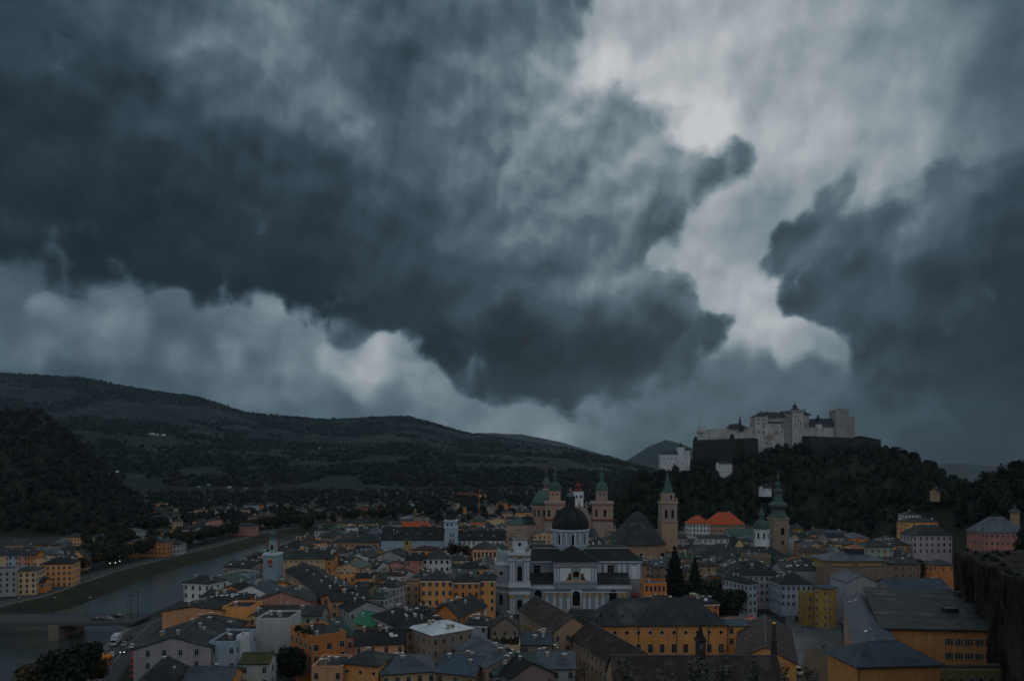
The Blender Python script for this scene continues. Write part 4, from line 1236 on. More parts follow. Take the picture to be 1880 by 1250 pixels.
# ---- the hall church with the great dark choir roof, and its gothic tower
Yf = 430.0
rt = landmark('hall_church', 'old hall church with huge steep black choir roof beside the gothic tower', 'church', 1180, Yf, py=975)
fr = Fr(Yf, rt); s_ = Yf / F
FOOT.append((fr.x(1180), Yf + 16, 38, 40, 0))
SHOW += [(1125, 1214, 945, 1024, Yf - 4)]
cx, cy = fr.x(1180), Yf + 16
b = fr.mb(); b.lathe([(17.5, 0), (17.5, fr.z(1000))], cx, cy, 10, 0, ph=.2)
b.box(cx - 16, cx + 16, cy, cy + 24, 0, fr.z(1000), 0)
b.build('choir_wall', wallm('tan'), rt)
b = fr.mb()
b.lathe([(18.8, fr.z(1001)), (18.6, fr.z(999)), (13.6, fr.z(985)), (9.2, fr.z(967)), (5.4, fr.z(952)), (3.4, fr.z(945)), (.4, fr.z(942))], cx, cy, 10, 0, ph=.2)
b.add([(cx-16, cy+4, fr.z(1000)), (cx+16, cy+4, fr.z(1000)), (cx+16, cy+26, fr.z(1000)), (cx-16, cy+26, fr.z(1000)), (cx, cy+4, fr.z(956)), (cx, cy+26, fr.z(956))], [(0,3,2,1), (0,1,4), (1,2,5,4), (2,3,5), (3,0,4,5)])
b.build('choir_roof', roofm('slate'), rt)
for p, dy in ((1177, -1.3), (1218, 2.0), (1140, 1.0)): fr.win(p, 1014, 1024, 9, 'round', dy)
Yt = 455.0
rt = landmark('gothic_tower', 'slender gothic church tower with green spire standing by the black choir roof', 'church tower', 1228, Yt, py=930)
fr = Fr(Yt, rt); s_ = Yt / F; cx, cy = fr.x(1229), Yt + 5.5
FOOT.append((cx, cy, 12, 12, 0))
b = fr.mb()
fr.box(b, 1214.5, 1244, 958, 1100, 0, 11, 0); fr.box(b, 1213.5, 1245, 956, 959, -.4, 11.4, 1); fr.box(b, 1215, 1243.5, 924, 956, .2, 10.8, 2)
fr.box(b, 1213.5, 1245, 921, 924, -.5, 11.5, 0); fr.box(b, 1218, 1240, 905, 921, 1.4, 9.6, 2)
for p in (1216, 1242): fr.box(b, p - 1.2, p + 1.2, 914, 921, -.3, .6, 0)
b.build('shaft', [wallm('tan'), M_STONE, wallm('taupe')], rt)
for p in (1223, 1235): fr.win(p, 935, 951, 5, 'arch', .2)
fr.win(1233, 908, 917, 3.4, 'arch', 1.4)
b = fr.mb(); b.lathe([(11.6*s_, fr.z(905.5)), (9.6*s_, fr.z(902)), (4.8*s_, fr.z(885)), (.5*s_, fr.z(862))], cx, cy, 8, 0, ph=math.pi/8)
b.build('spire', M_COPPER, rt)
b = fr.mb(); cross(b, cx, cy, fr.z(861), 4.0); b.build('finial', M_GOLD, rt)

# ---- abbey tower with its tiered onion caps and the little domed chapel beside it
Yp = 480.0
rt = landmark('abbey_tower', 'abbey tower with tiered green onion caps in front of the wooded hill', 'church tower', 1433, Yp, py=950)
fr = Fr(Yp, rt); s_ = Yp / F; cx, cy = fr.x(1434), Yp + 5.5
FOOT.append((cx, cy, 12, 12, 0)); SHOW += [(1416, 1452, 880, 1024, Yp - 2)]
b = fr.mb()
fr.box(b, 1420, 1448.5, 953, 1130, 0, 11, 0); fr.box(b, 1418.5, 1450, 950, 954, -.5, 11.5, 1); fr.box(b, 1419.5, 1449, 1006, 1008, -.2, 11.2, 1)
b.build('shaft', [M_STONE, wallm('taupe')], rt)
fr.win(1437, 968, 981, 7, 'arch', 0); fr.win(1437, 992, 999, 5, 'sash', 0)
b = fr.mb()
pr = [(17.5, 950), (16.5, 948), (13, 943), (11.5, 936), (15.5, 931), (17, 927.5), (14, 923.5), (9, 921), (8, 915), (7, 907), (7.5, 905), (8.6, 903), (8, 899.5), (4.5, 897), (4, 892), (5, 890), (4.5, 887.5), (2, 885.5), (1, 881), (.4, 877)]
b.lathe([(r*s_, fr.z(z)) for r, z in pr], cx, cy, 12, 0)
b.build('onion_cap', M_COPPER, rt, smooth=False)
b = fr.mb(); cross(b, cx, cy, fr.z(876), 2.2); b.build('finial', M_GOLD, rt)
Yq = 462.0
rt = landmark('domed_chapel', 'small white round chapel with green dome left of the abbey tower', 'chapel', 1404, Yq, py=980)
fr = Fr(Yq, rt); s_ = Yq / F; cx, cy = fr.x(1404), Yq + 6
FOOT.append((cx, cy, 12, 12, 0)); SHOW += [(1388, 1420, 930, 998, Yq - 2)]
b = fr.mb(); b.lathe([(13.5*s_, 0), (13.5*s_, fr.z(974)), (15*s_, fr.z(974)), (15*s_, fr.z(972))], cx, cy, 8, 0, ph=math.pi/8)
b.build('drum', wallm('white'), rt)
for k in range(5):
    a = -math.pi/2 + (k - 2) * math.pi/4
    o = link('window', window_mesh((1.2, 4.2, 'arch')), rt)
    o.matrix_local = Matrix.Translation(Vector((cx + 12.6*s_*math.cos(a), cy + 12.6*s_*math.sin(a), fr.z(984))) - rt.location) @ Matrix.Rotation(a + math.pi/2, 4, 'Z')
b = fr.mb()
pr = [(15, 972), (14.6, 968), (13, 962), (9, 957), (4.5, 955), (4.2, 948), (6, 946), (4.5, 942), (3, 939), (2.5, 937), (1, 934), (.4, 930)]
b.lathe([(r*s_, fr.z(z)) for r, z in pr], cx, cy, 12, 0)
b.build('dome', M_COPPER, rt)

# ---- town hall clock tower
Yh = 330.0
rt = landmark('clock_tower', 'grey-blue town hall clock tower with red dial and green onion top', 'clock tower', 497, Yh, py=1025)
fr = Fr(Yh, rt); s_ = Yh / F; cx, cy = fr.x(497), Yh + 3.6
FOOT.append((cx, cy, 8, 9, 0)); SHOW += [(482, 514, 966, 1058, Yh - 2)]
b = fr.mb()
fr.box(b, 483, 510, 1019, 1200, 0, 7.2, 0); fr.box(b, 482, 511, 1016, 1019.5, -.4, 7.6, 1); fr.box(b, 491.5, 503, 992, 1016, 1.8, 5.2, 2)
b.build('shaft', [wallm('slate blue'), M_TRIM, surface('sage plaster', (.25, .34, .33), .85)], rt)
fr.win(497, 1000, 1010, 4, 'arch', 1.8)
b = fr.mb(); n = 18; cz = fr.z(1031); xx = fr.x(496)
b.slab([(xx + 1.5*math.cos(2*math.pi*k/n), cz + 1.5*math.sin(2*math.pi*k/n)) for k in range(n)], Yh - .16, Yh, 0)
b.slab([(xx + 1.1*math.cos(2*math.pi*k/n), cz + 1.1*math.sin(2*math.pi*k/n)) for k in range(n)], Yh - .22, Yh - .16, 1)
b.slab([(xx - .8, cz - 2.6), (xx + .8, cz - 2.6), (xx + .8, cz - 1.9), (xx - .8, cz - 1.9)], Yh - .1, Yh, 2)
b.build('clock', [surface('dial ring', (.5, .3, .2), .6), surface('red dial', (.33, .06, .035), .6), M_IRON], rt)
b = fr.mb()
b.lathe([(r*s_, fr.z(z)) for r, z in ((7.5, 992), (6.6, 990), (5.2, 987), (6.0, 984), (6.6, 981), (5, 978.5), (2.6, 977), (2.4, 974), (1.2, 972), (.3, 966))], cx, cy - .1, 10, 0)
b.build('onion_cap', M_COPPER, rt)
for p in (487.5, 508.5):
    b = MB(); x = fr.x(p)
    b.tube((x, Yh + 3, fr.z(1016)), (x, Yh + 3, fr.z(987)), .07, .05, 5, 0)
    b.box(x - .3, x + .45, Yh + 2.97, Yh + 3.02, fr.z(1004), fr.z(990), 1)
    b.M = None
    o = b.build('flag', [M_IRON, surface('red cloth', (.4, .05, .05), .9)])
    tag(o, 'red banner on a pole %s of the clock tower lantern' % ('left' if p < 500 else 'right'), 'flag')

# ---- carillon tower
Yg = 440.0
rt = landmark('carillon_tower', 'tall grey-white carillon tower with open black bell lantern', 'bell tower', 825, Yg, py=960)
fr = Fr(Yg, rt); s_ = Yg / F; cx, cy = fr.x(827), Yg + 4.5
FOOT.append((cx, cy, 10, 10, 0)); SHOW += [(812, 842, 930, 1000, Yg - 1)]
b = fr.mb(); fr.box(b, 817, 839, 969, 1150, 0, 8.5, 0); fr.box(b, 815.5, 837.5, 957, 968, .3, 8.2, 0); fr.box(b, 815, 840, 967.5, 969.5, -.4, 9, 1); fr.box(b, 814.5, 839, 955, 957, -.3, 8.8, 1)
b.build('shaft', [wallm('pale blue'), M_TRIM], rt)
for p in (821.5, 829): fr.win(p, 960, 965, 2.4, 'arch', .3)
for r in (979, 989): 
    for p in (827, 832): fr.win(p, r, r + 6, 2.6, 'sash', 0)
b = fr.mb()
for k in range(8):
    a = k*math.pi/4 + .2
    b.tube((cx + 8*s_*math.cos(a), cy + 8*s_*math.sin(a), fr.z(955)), (cx + 8*s_*math.cos(a), cy + 8*s_*math.sin(a), fr.z(940)), .35, .3, 5)
b.lathe([(5*s_, fr.z(955)), (5*s_, fr.z(940))], cx, cy, 8)
b.lathe([(r*s_, fr.z(z)) for r, z in ((10, 940), (10, 938.5), (8, 937.5), (8, 936), (9, 935.5), (6, 933), (3, 931), (1, 928), (.3, 924))], cx, cy, 10)
b.build('bell_lantern', M_IRON, rt)

# ---- small white tower with red onion cap, behind the church dome
Yn = 700.0
rt = landmark('convent_tower', 'small white convent tower with dark red onion cap between the cathedral towers', 'church tower', 1062, Yn, py=905)
fr = Fr(Yn, rt); s_ = Yn / F; cx, cy = fr.x(1062), Yn + 5
b = fr.mb(); fr.box(b, 1054, 1071, 904, 960, 0, 9.5, 0); fr.box(b, 1053.3, 1071.7, 902.5, 904.5, -.3, 9.8, 0)
b.build('shaft', wallm('white'), rt)
for p in (1058.5, 1066.5): fr.win(p, 909, 914, 3.6, 'sash', 0)
b = fr.mb(); b.lathe([(r*s_, fr.z(z)) for r, z in ((7, 902.5), (6, 899), (3.4, 897), (5.5, 893), (5.8, 890.5), (3, 887.5), (1.5, 886), (.8, 884), (.3, 880))], cx, cy, 10)
b.build('onion_cap', surface('red sheet', (.19, .025, .03), .6), rt)

# ---- fortress on the hill
Yz = 885.0
rt = landmark('fortress', 'pale stone fortress with keep and square towers on the wooded hilltop', 'castle', 1430, Yz, py=775)
fr = Fr(Yz, rt); s_ = Yz / F
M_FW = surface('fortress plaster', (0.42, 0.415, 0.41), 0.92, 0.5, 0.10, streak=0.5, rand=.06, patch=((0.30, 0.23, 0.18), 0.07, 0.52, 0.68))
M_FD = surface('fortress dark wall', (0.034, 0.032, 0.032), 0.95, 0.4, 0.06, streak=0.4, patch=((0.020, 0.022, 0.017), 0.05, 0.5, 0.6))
M_FG = surface('fortress grey stone', (0.27, 0.26, 0.255), 0.95, 0.35, 0.12, streak=0.35)
M_FR = surface('fortress roof', (0.045, 0.045, 0.05), .8, .3, .2)
b = fr.mb()      # long western range
b.hexa([(fr.x(1293), Yz+8, fr.z(860)), (fr.x(1388), Yz, fr.z(860)), (fr.x(1388), Yz+14, fr.z(860)), (fr.x(1293), Yz+20, fr.z(860)), (fr.x(1293), Yz+8, fr.z(788)), (fr.x(1388), Yz, fr.z(783)), (fr.x(1388), Yz+14, fr.z(783)), (fr.x(1293), Yz+20, fr.z(788))])
b.lathe([(5, fr.z(860)), (5, fr.z(795)), (7, fr.z(794)), (7, fr.z(789))], fr.x(1293), Yz + 13, 10)
b.box(fr.x(1289), fr.x(1300), Yz + 10, Yz + 18, fr.z(790), fr.z(780.5))
for k in range(7): b.tube((fr.x(1303 + 12*k), Yz + 7 - k*1.1, fr.z(787.5 - k*.6)), (fr.x(1303 + 12*k), Yz + 7 - k*1.1, fr.z(785.6 - k*.6)), .8, .8, 4)
b.build('west_range', M_FW, rt)
b = fr.mb()
b.tube((fr.x(1289), Yz + 14, fr.z(781)), (fr.x(1289), Yz + 14, fr.z(766)), .15, .08, 5)
b.build('flagpole', M_IRON, rt)
b = fr.mb()      # chapel roof and its needle spire
b.hexa([(fr.x(1338), Yz-1, fr.z(785)), (fr.x(1371), Yz-1, fr.z(784.5)), (fr.x(1371), Yz+14, fr.z(784.5)), (fr.x(1338), Yz+14, fr.z(785)), (fr.x(1343), Yz+6, fr.z(777.5)), (fr.x(1362), Yz+6, fr.z(777)), (fr.x(1362), Yz+7, fr.z(777)), (fr.x(1343), Yz+7, fr.z(777.5))])
b.lathe([(1.6, fr.z(784)), (1.6, fr.z(776)), (1.9, fr.z(775.5)), (.9, fr.z(769)), (.1, fr.z(761))], fr.x(1361), Yz + 5, 7)
b.box(fr.x(1358), fr.x(1365), Yz - 2, Yz + 2, fr.z(791), fr.z(783))
b.build('chapel_roof', M_FR, rt)
b = fr.mb()      # keep
fr.box(b, 1385, 1405, 765, 830, -4, 16, 0); fr.box(b, 1404.9, 1438, 763, 830, -2, 18, 0); fr.box(b, 1437.9, 1453, 758, 830, -1, 18, 2)
fr.box(b, 1452, 1472, 757, 830, -5, 15, 0); fr.box(b, 1450.5, 1473.5, 752.5, 757.2, -6, 16, 2); fr.box(b, 1471.9, 1484, 762, 812, -2, 14, 0)
b.lathe([(3, fr.z(812)), (2.2, fr.z(764))], fr.x(1405), Yz - 3, 8, 0)
for k in range(9): b.box(fr.x(1406 + 3.4*k), fr.x(1408.4 + 3.4*k), Yz - 2.9, Yz - 2, fr.z(777), fr.z(774), 1)
fr.box(b, 1406, 1437, 773.4, 774.4, -3.1, -2, 2)
b.build('keep', [M_FW, M_FR, M_FG], rt)
for p in (1409.5, 1414, 1418, 1422.5, 1427, 1433): fr.win(p, 766, 771, 2.0, 'arch', -2)
for p, r in ((1390.5, 769), (1398.5, 769), (1390.5, 776), (1399, 776), (1399, 782), (1391.5, 792), (1399.5, 792), (1416, 780), (1434, 780), (1424, 792), (1434, 790), (1445, 765), (1450, 771), (1445, 772), (1458, 763), (1463, 770), (1467, 776), (1457, 777)):
    fr.win(p, r, r + 3.6, 2.2, 'sash', -4 if p < 1405 else (-2 if p < 1438 else (-1 if p < 1452 else -5)))
b = fr.mb()      # roofs of the keep
zt = fr.z
def hiproof(p0, p1, r0, q0, q1, r1, y0, y1, ym=None):
    ym = (y0 + y1) / 2 if ym is None else ym
    b.hexa([(fr.x(p0), Yz+y0, zt(r0)), (fr.x(p1), Yz+y0, zt(r0)), (fr.x(p1), Yz+y1, zt(r0)), (fr.x(p0), Yz+y1, zt(r0)), (fr.x(q0), Yz+ym-.5, zt(r1)), (fr.x(q1), Yz+ym-.5, zt(r1)), (fr.x(q1), Yz+ym+.5, zt(r1)), (fr.x(q0), Yz+ym+.5, zt(r1))])
hiproof(1384, 1441, 765, 1398, 1441, 756, -5, 18, 6); hiproof(1436, 1455, 758, 1440, 1452, 753.5, -2, 18); hiproof(1470, 1489, 762, 1472, 1480, 754.5, -4, 15)
b.box(fr.x(1479), fr.x(1481), Yz + 4, Yz + 6, zt(760), zt(751))
for p in (1398, 1410, 1422, 1436): b.box(fr.x(p), fr.x(p + 1.6), Yz + 5, Yz + 6, zt(758), zt(754.2))
b.lathe([(6.2, zt(752.5)), (5.2, zt(750)), (2.6, zt(748.5)), (2.6, zt(746)), (3.1, zt(745.5)), (2.4, zt(743.5)), (.8, zt(742)), (.12, zt(737))], fr.x(1462), Yz + 5, 8)
b.build('keep_roof', M_FR, rt)
b = fr.mb()      # eastern range and its towers
fr.box(b, 1472, 1533, 783, 815, 0, 14, 0)
b.lathe([(5, zt(815)), (5, zt(779))], fr.x(1503), Yz + 1, 8, 0)
b.build('east_range', M_FW, rt)
for p in (1497, 1507): fr.win(p, 787, 791, 2.4, 'round', -4.2)
b = fr.mb()
b.hexa([(fr.x(1471), Yz-1, zt(784)), (fr.x(1533), Yz-1, zt(783.5)), (fr.x(1533), Yz+15, zt(783.5)), (fr.x(1471), Yz+15, zt(784)), (fr.x(1471), Yz+6.5, zt(769)), (fr.x(1533), Yz+6.5, zt(767)), (fr.x(1533), Yz+7.5, zt(767)), (fr.x(1471), Yz+7.5, zt(769))])
b.lathe([(2.8, zt(770)), (2.4, zt(767)), (1.5, zt(764)), (.1, zt(760))], fr.x(1504), Yz + 3, 7)
b.build('east_roof', M_FR, rt)
b = fr.mb()
fr.box(b, 1531.5, 1556, 752, 812, -4, 14, 0); fr.box(b, 1556, 1568.5, 765, 812, -1, 12, 0); fr.box(b, 1541, 1547, 749.6, 752, 2, 8, 1)
for k in range(6): fr.box(b, 1532 + 4*k, 1534.4 + 4*k, 750.8, 752, -4, -2.6, 0)
b.tube((fr.x(1541), Yz + 4, zt(750)), (fr.x(1541), Yz + 4, zt(738)), .12, .08, 5, 1)
b.build('square_tower', [M_FG, M_IRON], rt)
b = fr.mb()      # dark outer bastions
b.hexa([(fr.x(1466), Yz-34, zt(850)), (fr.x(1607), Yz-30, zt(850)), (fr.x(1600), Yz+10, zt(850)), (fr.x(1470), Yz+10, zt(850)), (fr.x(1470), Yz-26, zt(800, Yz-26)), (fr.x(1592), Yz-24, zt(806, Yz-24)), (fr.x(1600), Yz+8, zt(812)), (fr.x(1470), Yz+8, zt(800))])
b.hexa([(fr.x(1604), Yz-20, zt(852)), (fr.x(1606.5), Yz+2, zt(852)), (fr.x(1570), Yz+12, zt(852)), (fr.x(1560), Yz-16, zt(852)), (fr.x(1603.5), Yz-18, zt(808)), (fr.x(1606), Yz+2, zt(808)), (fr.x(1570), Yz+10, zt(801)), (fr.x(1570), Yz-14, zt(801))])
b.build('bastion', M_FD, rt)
b = fr.mb()
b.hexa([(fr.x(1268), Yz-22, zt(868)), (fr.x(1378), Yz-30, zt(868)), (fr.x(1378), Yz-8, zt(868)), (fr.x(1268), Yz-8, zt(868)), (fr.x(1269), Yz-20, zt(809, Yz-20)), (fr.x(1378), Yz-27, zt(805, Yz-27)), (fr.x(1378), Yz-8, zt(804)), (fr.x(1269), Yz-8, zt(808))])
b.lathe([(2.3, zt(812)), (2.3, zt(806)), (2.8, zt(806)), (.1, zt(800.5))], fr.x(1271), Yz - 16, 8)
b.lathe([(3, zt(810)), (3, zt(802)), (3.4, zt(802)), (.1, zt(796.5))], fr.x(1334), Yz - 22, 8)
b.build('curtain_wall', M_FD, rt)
b = fr.mb(); Yl = Yz - 36
fr2 = Fr(Yl, rt)
fr2.box(b, 1214, 1250, 833, 880, 0, 14, 0); fr2.box(b, 1245, 1256, 821, 880, -2, 8, 0); fr2.box(b, 1255.9, 1267, 826, 880, 0, 12, 0)
b.build('gatehouse', surface('gatehouse plaster', (0.62, 0.63, 0.65), 0.92, 0.2, 0.1, streak=0.3), rt)
for p in (1219, 1226, 1233, 1240): fr2.win(p, 840, 843, 1.6, 'sash', 0)
for p in (1221, 1237, 1252): fr2.win(p, 850, 853, 1.8, 'sash', 0 if p < 1245 else -2)
b = fr.mb()
x = fr2.x
b.hexa([(x(1213), Yl-1, fr2.z(833.4)), (x(1251), Yl-1, fr2.z(833.4)), (x(1251), Yl+15, fr2.z(833.4)), (x(1213), Yl+15, fr2.z(833.4)), (x(1217), Yl+6, fr2.z(828)), (x(1248), Yl+6, fr2.z(828)), (x(1248), Yl+8, fr2.z(828)), (x(1217), Yl+8, fr2.z(828))])
b.lathe([(4.6, fr2.z(821)), (3, fr2.z(818)), (.1, fr2.z(811))], x(1250.5), Yl + 3, 4, ph=math.pi/4)
b.box(x(1255), x(1268), Yl - 1, Yl + 13, fr2.z(826), fr2.z(823.5))
b.build('gatehouse_roof', M_FR, rt)
for p0, p1, r0, r1, lab, Y in ((1318, 1344, 851, 872, 'small white house in the trees below the fortress wall', 800), (1399, 1416, 895.5, 906, 'tiny white garden house on the dark wooded slope', 690),
                              (1719.5, 1725, 902, 914, 'narrow tan house showing among hillside trees', 560)):
    xx = (p0 + p1) / 2; w = (p1 - p0) / F * Y; z1 = CAM_Z - (r0 - HORIZON) / F * Y; z0_ = CAM_Z - (r1 - HORIZON) / F * Y
    house((xx - 940) / F * Y, Y + 4, w, 8, z1 - z0_, R(10), 'tan' if p0 > 1700 else 'white', 'black', 'gable', z0=z0_, label=lab, chim=1, foot=False, name='hillside_house', wk=dict(kind=(.9, 1.3, 'sash')))

# ---- construction crane
Yr = 900.0
rt = landmark('tower_crane', 'orange tower crane above the far roofs', 'crane', 880, Yr, mark=False)
fr = Fr(Yr, rt)
M_CR = surface('crane paint', (0.55, 0.17, 0.035), .6, .1)
def lattice(b, a, c, w, n):
    a, c = Vector(a), Vector(c); d = (c - a).normalized()
    u = Vector((0, 1, 0)) if abs(d.y) < .5 else Vector((1, 0, 0)); v = d.cross(u)
    P = [[a + (c - a) * (k / n) + u * (sx * w) + v * (sy * w) for k in range(n + 1)] for sx, sy in ((-1,-1), (1,-1), (1,1), (-1,1))]
    for q in P: b.tube(q[0], q[-1], .17, .17, 4)
    for k in range(n):
        for i in range(4): b.tube(P[i][k], P[(i+1) % 4][k+1], .10, .10, 4)
b = fr.mb(); lattice(b, (fr.x(880), Yr, 0), (fr.x(880), Yr, fr.z(907)), .75, 18); b.build('mast', M_CR, rt)
b = fr.mb(); lattice(b, (fr.x(839), Yr, fr.z(905.5)), (fr.x(880), Yr, fr.z(908)), .6, 14); b.build('jib', M_CR, rt)
b = fr.mb(); lattice(b, (fr.x(880), Yr, fr.z(908)), (fr.x(893), Yr, fr.z(908)), .6, 5); b.box(fr.x(889), fr.x(893), Yr - .8, Yr + .8, fr.z(913), fr.z(909)); b.build('counter_jib', M_CR, rt)
b = fr.mb(); lattice(b, (fr.x(880.5), Yr, fr.z(908)), (fr.x(880.5), Yr, fr.z(898)), .5, 5)
b.tube((fr.x(880.5), Yr, fr.z(898)), (fr.x(852), Yr, fr.z(905.6)), .07, .07, 4); b.tube((fr.x(880.5), Yr, fr.z(898)), (fr.x(892), Yr, fr.z(907)), .07, .07, 4)
b.build('apex', M_CR, rt)
b = fr.mb(); b.box(fr.x(880.5), fr.x(883.5), Yr - 1.4, Yr + .5, fr.z(912), fr.z(908.8)); b.build('cab', M_CAP, rt)

# ------------------------------------------------------------------ houses that can be told apart in the photo
def hc(a, c, h, d, label, show=None, **kw):
    """house whose front eaves run from photo point a (left) to c (right), h metres above the ground"""
    z0 = kw.get('z0', 0.0)
    Ya, Yb = dist(a[1], h + z0), dist(c[1], h + z0)
    A, B = Vector(((a[0] - 940) / F * Ya, Ya)), Vector(((c[0] - 940) / F * Yb, Yb))
    v = B - A
    r = math.atan2(v.y, v.x)
    m = (A + B) / 2 + Vector((-math.sin(r), math.cos(r))) * d / 2
    if show: SHOW.append((a[0], c[0], min(a[1], c[1]) - 4, show, min(Ya, Yb) - 2))
    MARK.append((label, (a[0] + c[0]) / 2, (a[1] + c[1]) / 2))
    return house(m.x, m.y, v.length, d, h, r, label=label, **kw)

W2 = dict(kind=(1.1, 1.9, 'sash'))
# --- lower left
hp(250, 383, 1190, 15, 26, 'dusky pink house with wide low gable at the lower left', rot=8, show=1250, wall='lilac grey', roof='slate', along='y', rise=3.3, chim=4, wk=dict(kind=(1.0, 1.7, 'sash'), pitch=3.9, rows=3, margin=4.0, top=1.2))
hp(383.5, 433, 1181, 15.5, 16, 'pale blue flat-topped house beside the dusky pink gable', show=1245, wall='pale blue', roof='black', kind='flat', chim=1, wk=dict(pitch=4.0, rows=3, floor=4.6))
hp(434, 447, 1171, 16.5, 5, 'slim pale stair turret between the pale blue house and white fire wall', show=1230, wall='white', roof='black', kind='flat', chim=0, windows=False, name='stair_turret')
hp(470, 531, 1138, 17, 13, 'white windowless fire wall with brick coping', show=1205, wall='pale grey', roof='slate', kind='flat', chim=3, wk=dict(rows=1, top=11, pitch=40, margin=3))
hp(457, 470, 1131, 16, 8, 'narrow cream house squeezed left of the white fire wall', show=1165, wall='cream', roof='slate', chim=1, along='y')
hp(441, 494, 1216, 12, 6, 'low white house with mossy lean roof under the white fire wall', show=1250, wall='pale grey', roof='mossy', rise=2, chim=0, wk=dict(rows=2, pitch=5))
hp(300, 408, 1121, 16.5, 14, 'long peach wall with very shallow gable above the river bridge', rot=5, show=1138, wall='peach', roof='black', along='y', rise=1.5, chim=3, windows=False)
hp(408, 460, 1117, 17, 12, 'ochre flat-roofed house with one pair of windows', show=1152, wall='ochre', roof='black', kind='flat', chim=1, wk=dict(rows=1, top=4, pitch=2, margin=7.5))
hp(376, 447, 1101, 17, 12, 'deep orange house with flat black roof and white skylights', show=1114, wall='orange', roof='black', kind='hip', rise=1.6, chim=3, sky=6, wk=dict(rows=1, top=1.3, pitch=4.6))
hp(318, 424, 1158, 14.5, 14, 'orange house under a broad slate hip roof', show=1182, wall='orange', roof='slate', kind='hip', rise=3.6, chim=4, wk=dict(rows=2, pitch=5, floor=4))
hp(428, 457, 1161, 13.5, 7, 'cream loggia with three dark arches', show=1178, wall='cream', roof='black', rise=1, chim=0, wk=dict(kind=(2.0, 2.6, 'arch'), rows=1, top=1.8, pitch=2.5, margin=1.4), name='loggia')
hp(461, 572, 1105, 16, 15, 'wide pink gabled house with a central chimney shaft', show=1114, wall='pink', roof='slate', along='y', rise=4.0, chim=5, wk=dict(rows=1, top=3))
hp(468, 590, 1129, 13.5, 9, 'long low house with sage eaves strip before the pink gable', show=1136, wall='sage', roof='slate', rise=2.6, chim=4)
hc((534, 1152), (573, 1172), 16, 11, 'bright orange corner house with roof garden', show=1215, wall='orange', roof='black', kind='flat', chim=1, wk=dict(kind=(1.5, 1.9, 'sash'), rows=3, pitch=3.2, top=3))
hc((594, 1169), (650, 1166), 15, 18, 'salmon pink house with broad green-grey hip roof', show=1240, wall='pink', roof='dark green', kind='hip', rise=4.2, chim=3, wk=dict(rows=2, pitch=6, top=3))
hc((651, 1184), (742, 1180), 13, 12, 'low house with black ridge roof and three white skylights', show=1192, wall='peach', roof='black', rise=3.2, chim=3, sky=3)
hc((630, 1216), (694, 1222), 14, 11, 'ochre foreground house with dark hip roof and porthole windows', show=1250, wall='ochre', roof='slate', kind='hip', rise=2.2, chim=1, wk=dict(kind=(.9, .9, 'round'), rows=2, pitch=4))
hp(572, 629, 1227, 13, 12, 'peach flat-roofed foreground house left of the ochre one', show=1250, wall='peach', roof='slate', kind='flat', chim=2, wk=dict(rows=1, pitch=4))
hp(338, 425, 1248, 11, 8, 'low orange house with grey roof at the bottom edge', show=1250, wall='ochre', roof='grey metal', rise=2.4, chim=1)
hp(256, 318, 1250, 11, 11, 'small house with steep slate hip at the bottom left corner', show=1250, wall='grey', roof='slate', kind='hip', rise=5, chim=2)
hc((700, 1238), (800, 1231), 12, 15, 'long grey metal roofed house along the bottom edge', wall='cream', roof='grey metal', kind='hip', rise=3, chim=3, dorm=0)
hc((800, 1232), (872, 1240), 12, 14, 'foreground house with ribbed blue-grey metal roof', wall='tan', roof='blue metal', rise=3.2, chim=2)
hc((836, 1189), (893, 1226), 14, 14, 'tan house with pale sheet-metal saddle roof', show=1245, wall='tan', roof='grey metal', rise=2.6, chim=1)
hc((894, 1217), (936, 1246), 13, 13, 'taupe house with black saddle roof in the foreground', show=1250, wall='taupe', roof='black', rise=3.4, chim=3)
hp(906, 984, 1238, 12.5, 13, 'foreground house with ribbed dark green roof', wall='grey', roof='dark green', rise=4, chim=4)
hp(986, 1056, 1226, 12, 12, 'foreground house with grey sheet roof and wide chimney stacks', wall='grey', roof='grey metal', rise=3.2, chim=5)
hp(958, 1012, 1182, 13, 10, 'small house with blue-grey lean roof below the brown wing', wall='taupe', roof='blue metal', rise=2.4, chim=2)
hp(902, 952, 1152, 13, 11, 'taupe gabled house at the foot of the bell tower', show=1170, wall='taupe', roof='slate', along='y', rise=3.6, chim=2)
hp(905, 955, 1188, 13, 10, 'flat-roofed house with planted terrace in the foreground', wall='cream', roof='black', kind='flat', chim=2)
# --- the street of tall houses right of the clock tower
for k, (a, c, wc, lab) in enumerate((((524, 1046), (541, 1058), 'cream', 'cream'), ((541, 1058), (553, 1066), 'ochre', 'ochre'), ((553, 1066), (563, 1074), 'grey', 'grey'), ((563, 1074), (579, 1086), 'tan', 'tan'),
                                     ((579, 1086), (592, 1095), 'orange', 'orange'))):
    hc(a, c, 17, 17, '%s house, %s in the slanting street row right of the clock tower' % (lab, ('first', 'second', 'third', 'fourth', 'fifth')[k]), wall=wc, roof=('slate', 'black', 'slate', 'black', 'black')[k], rise=3.2, chim=2, wk=dict(pitch=2.7), show=c[1] + 8)
hc((590, 1092), (608, 1104), 16, 16, 'brown-orange street corner house with black gable roof', wall='peach', roof='black', rise=3.4, chim=3, show=1122, along='y')
hc((608, 1104), (641, 1122), 14, 14, 'grey plain-sided house below the street corner', wall='grey', roof='black', rise=3, chim=2, show=1130)
hc((648, 1142), (686, 1150), 13, 9, 'low house with bright green copper roof', wall='tan', roof='bright green', rise=3.4, chim=1, show=1150)
hc((684, 1130), (720, 1146), 16, 13, 'grey house with black hip roof near the bright white roof', wall='grey', roof='black', kind='hip', rise=3.2, chim=3, show=1160, wk=dict(pitch=2.4))
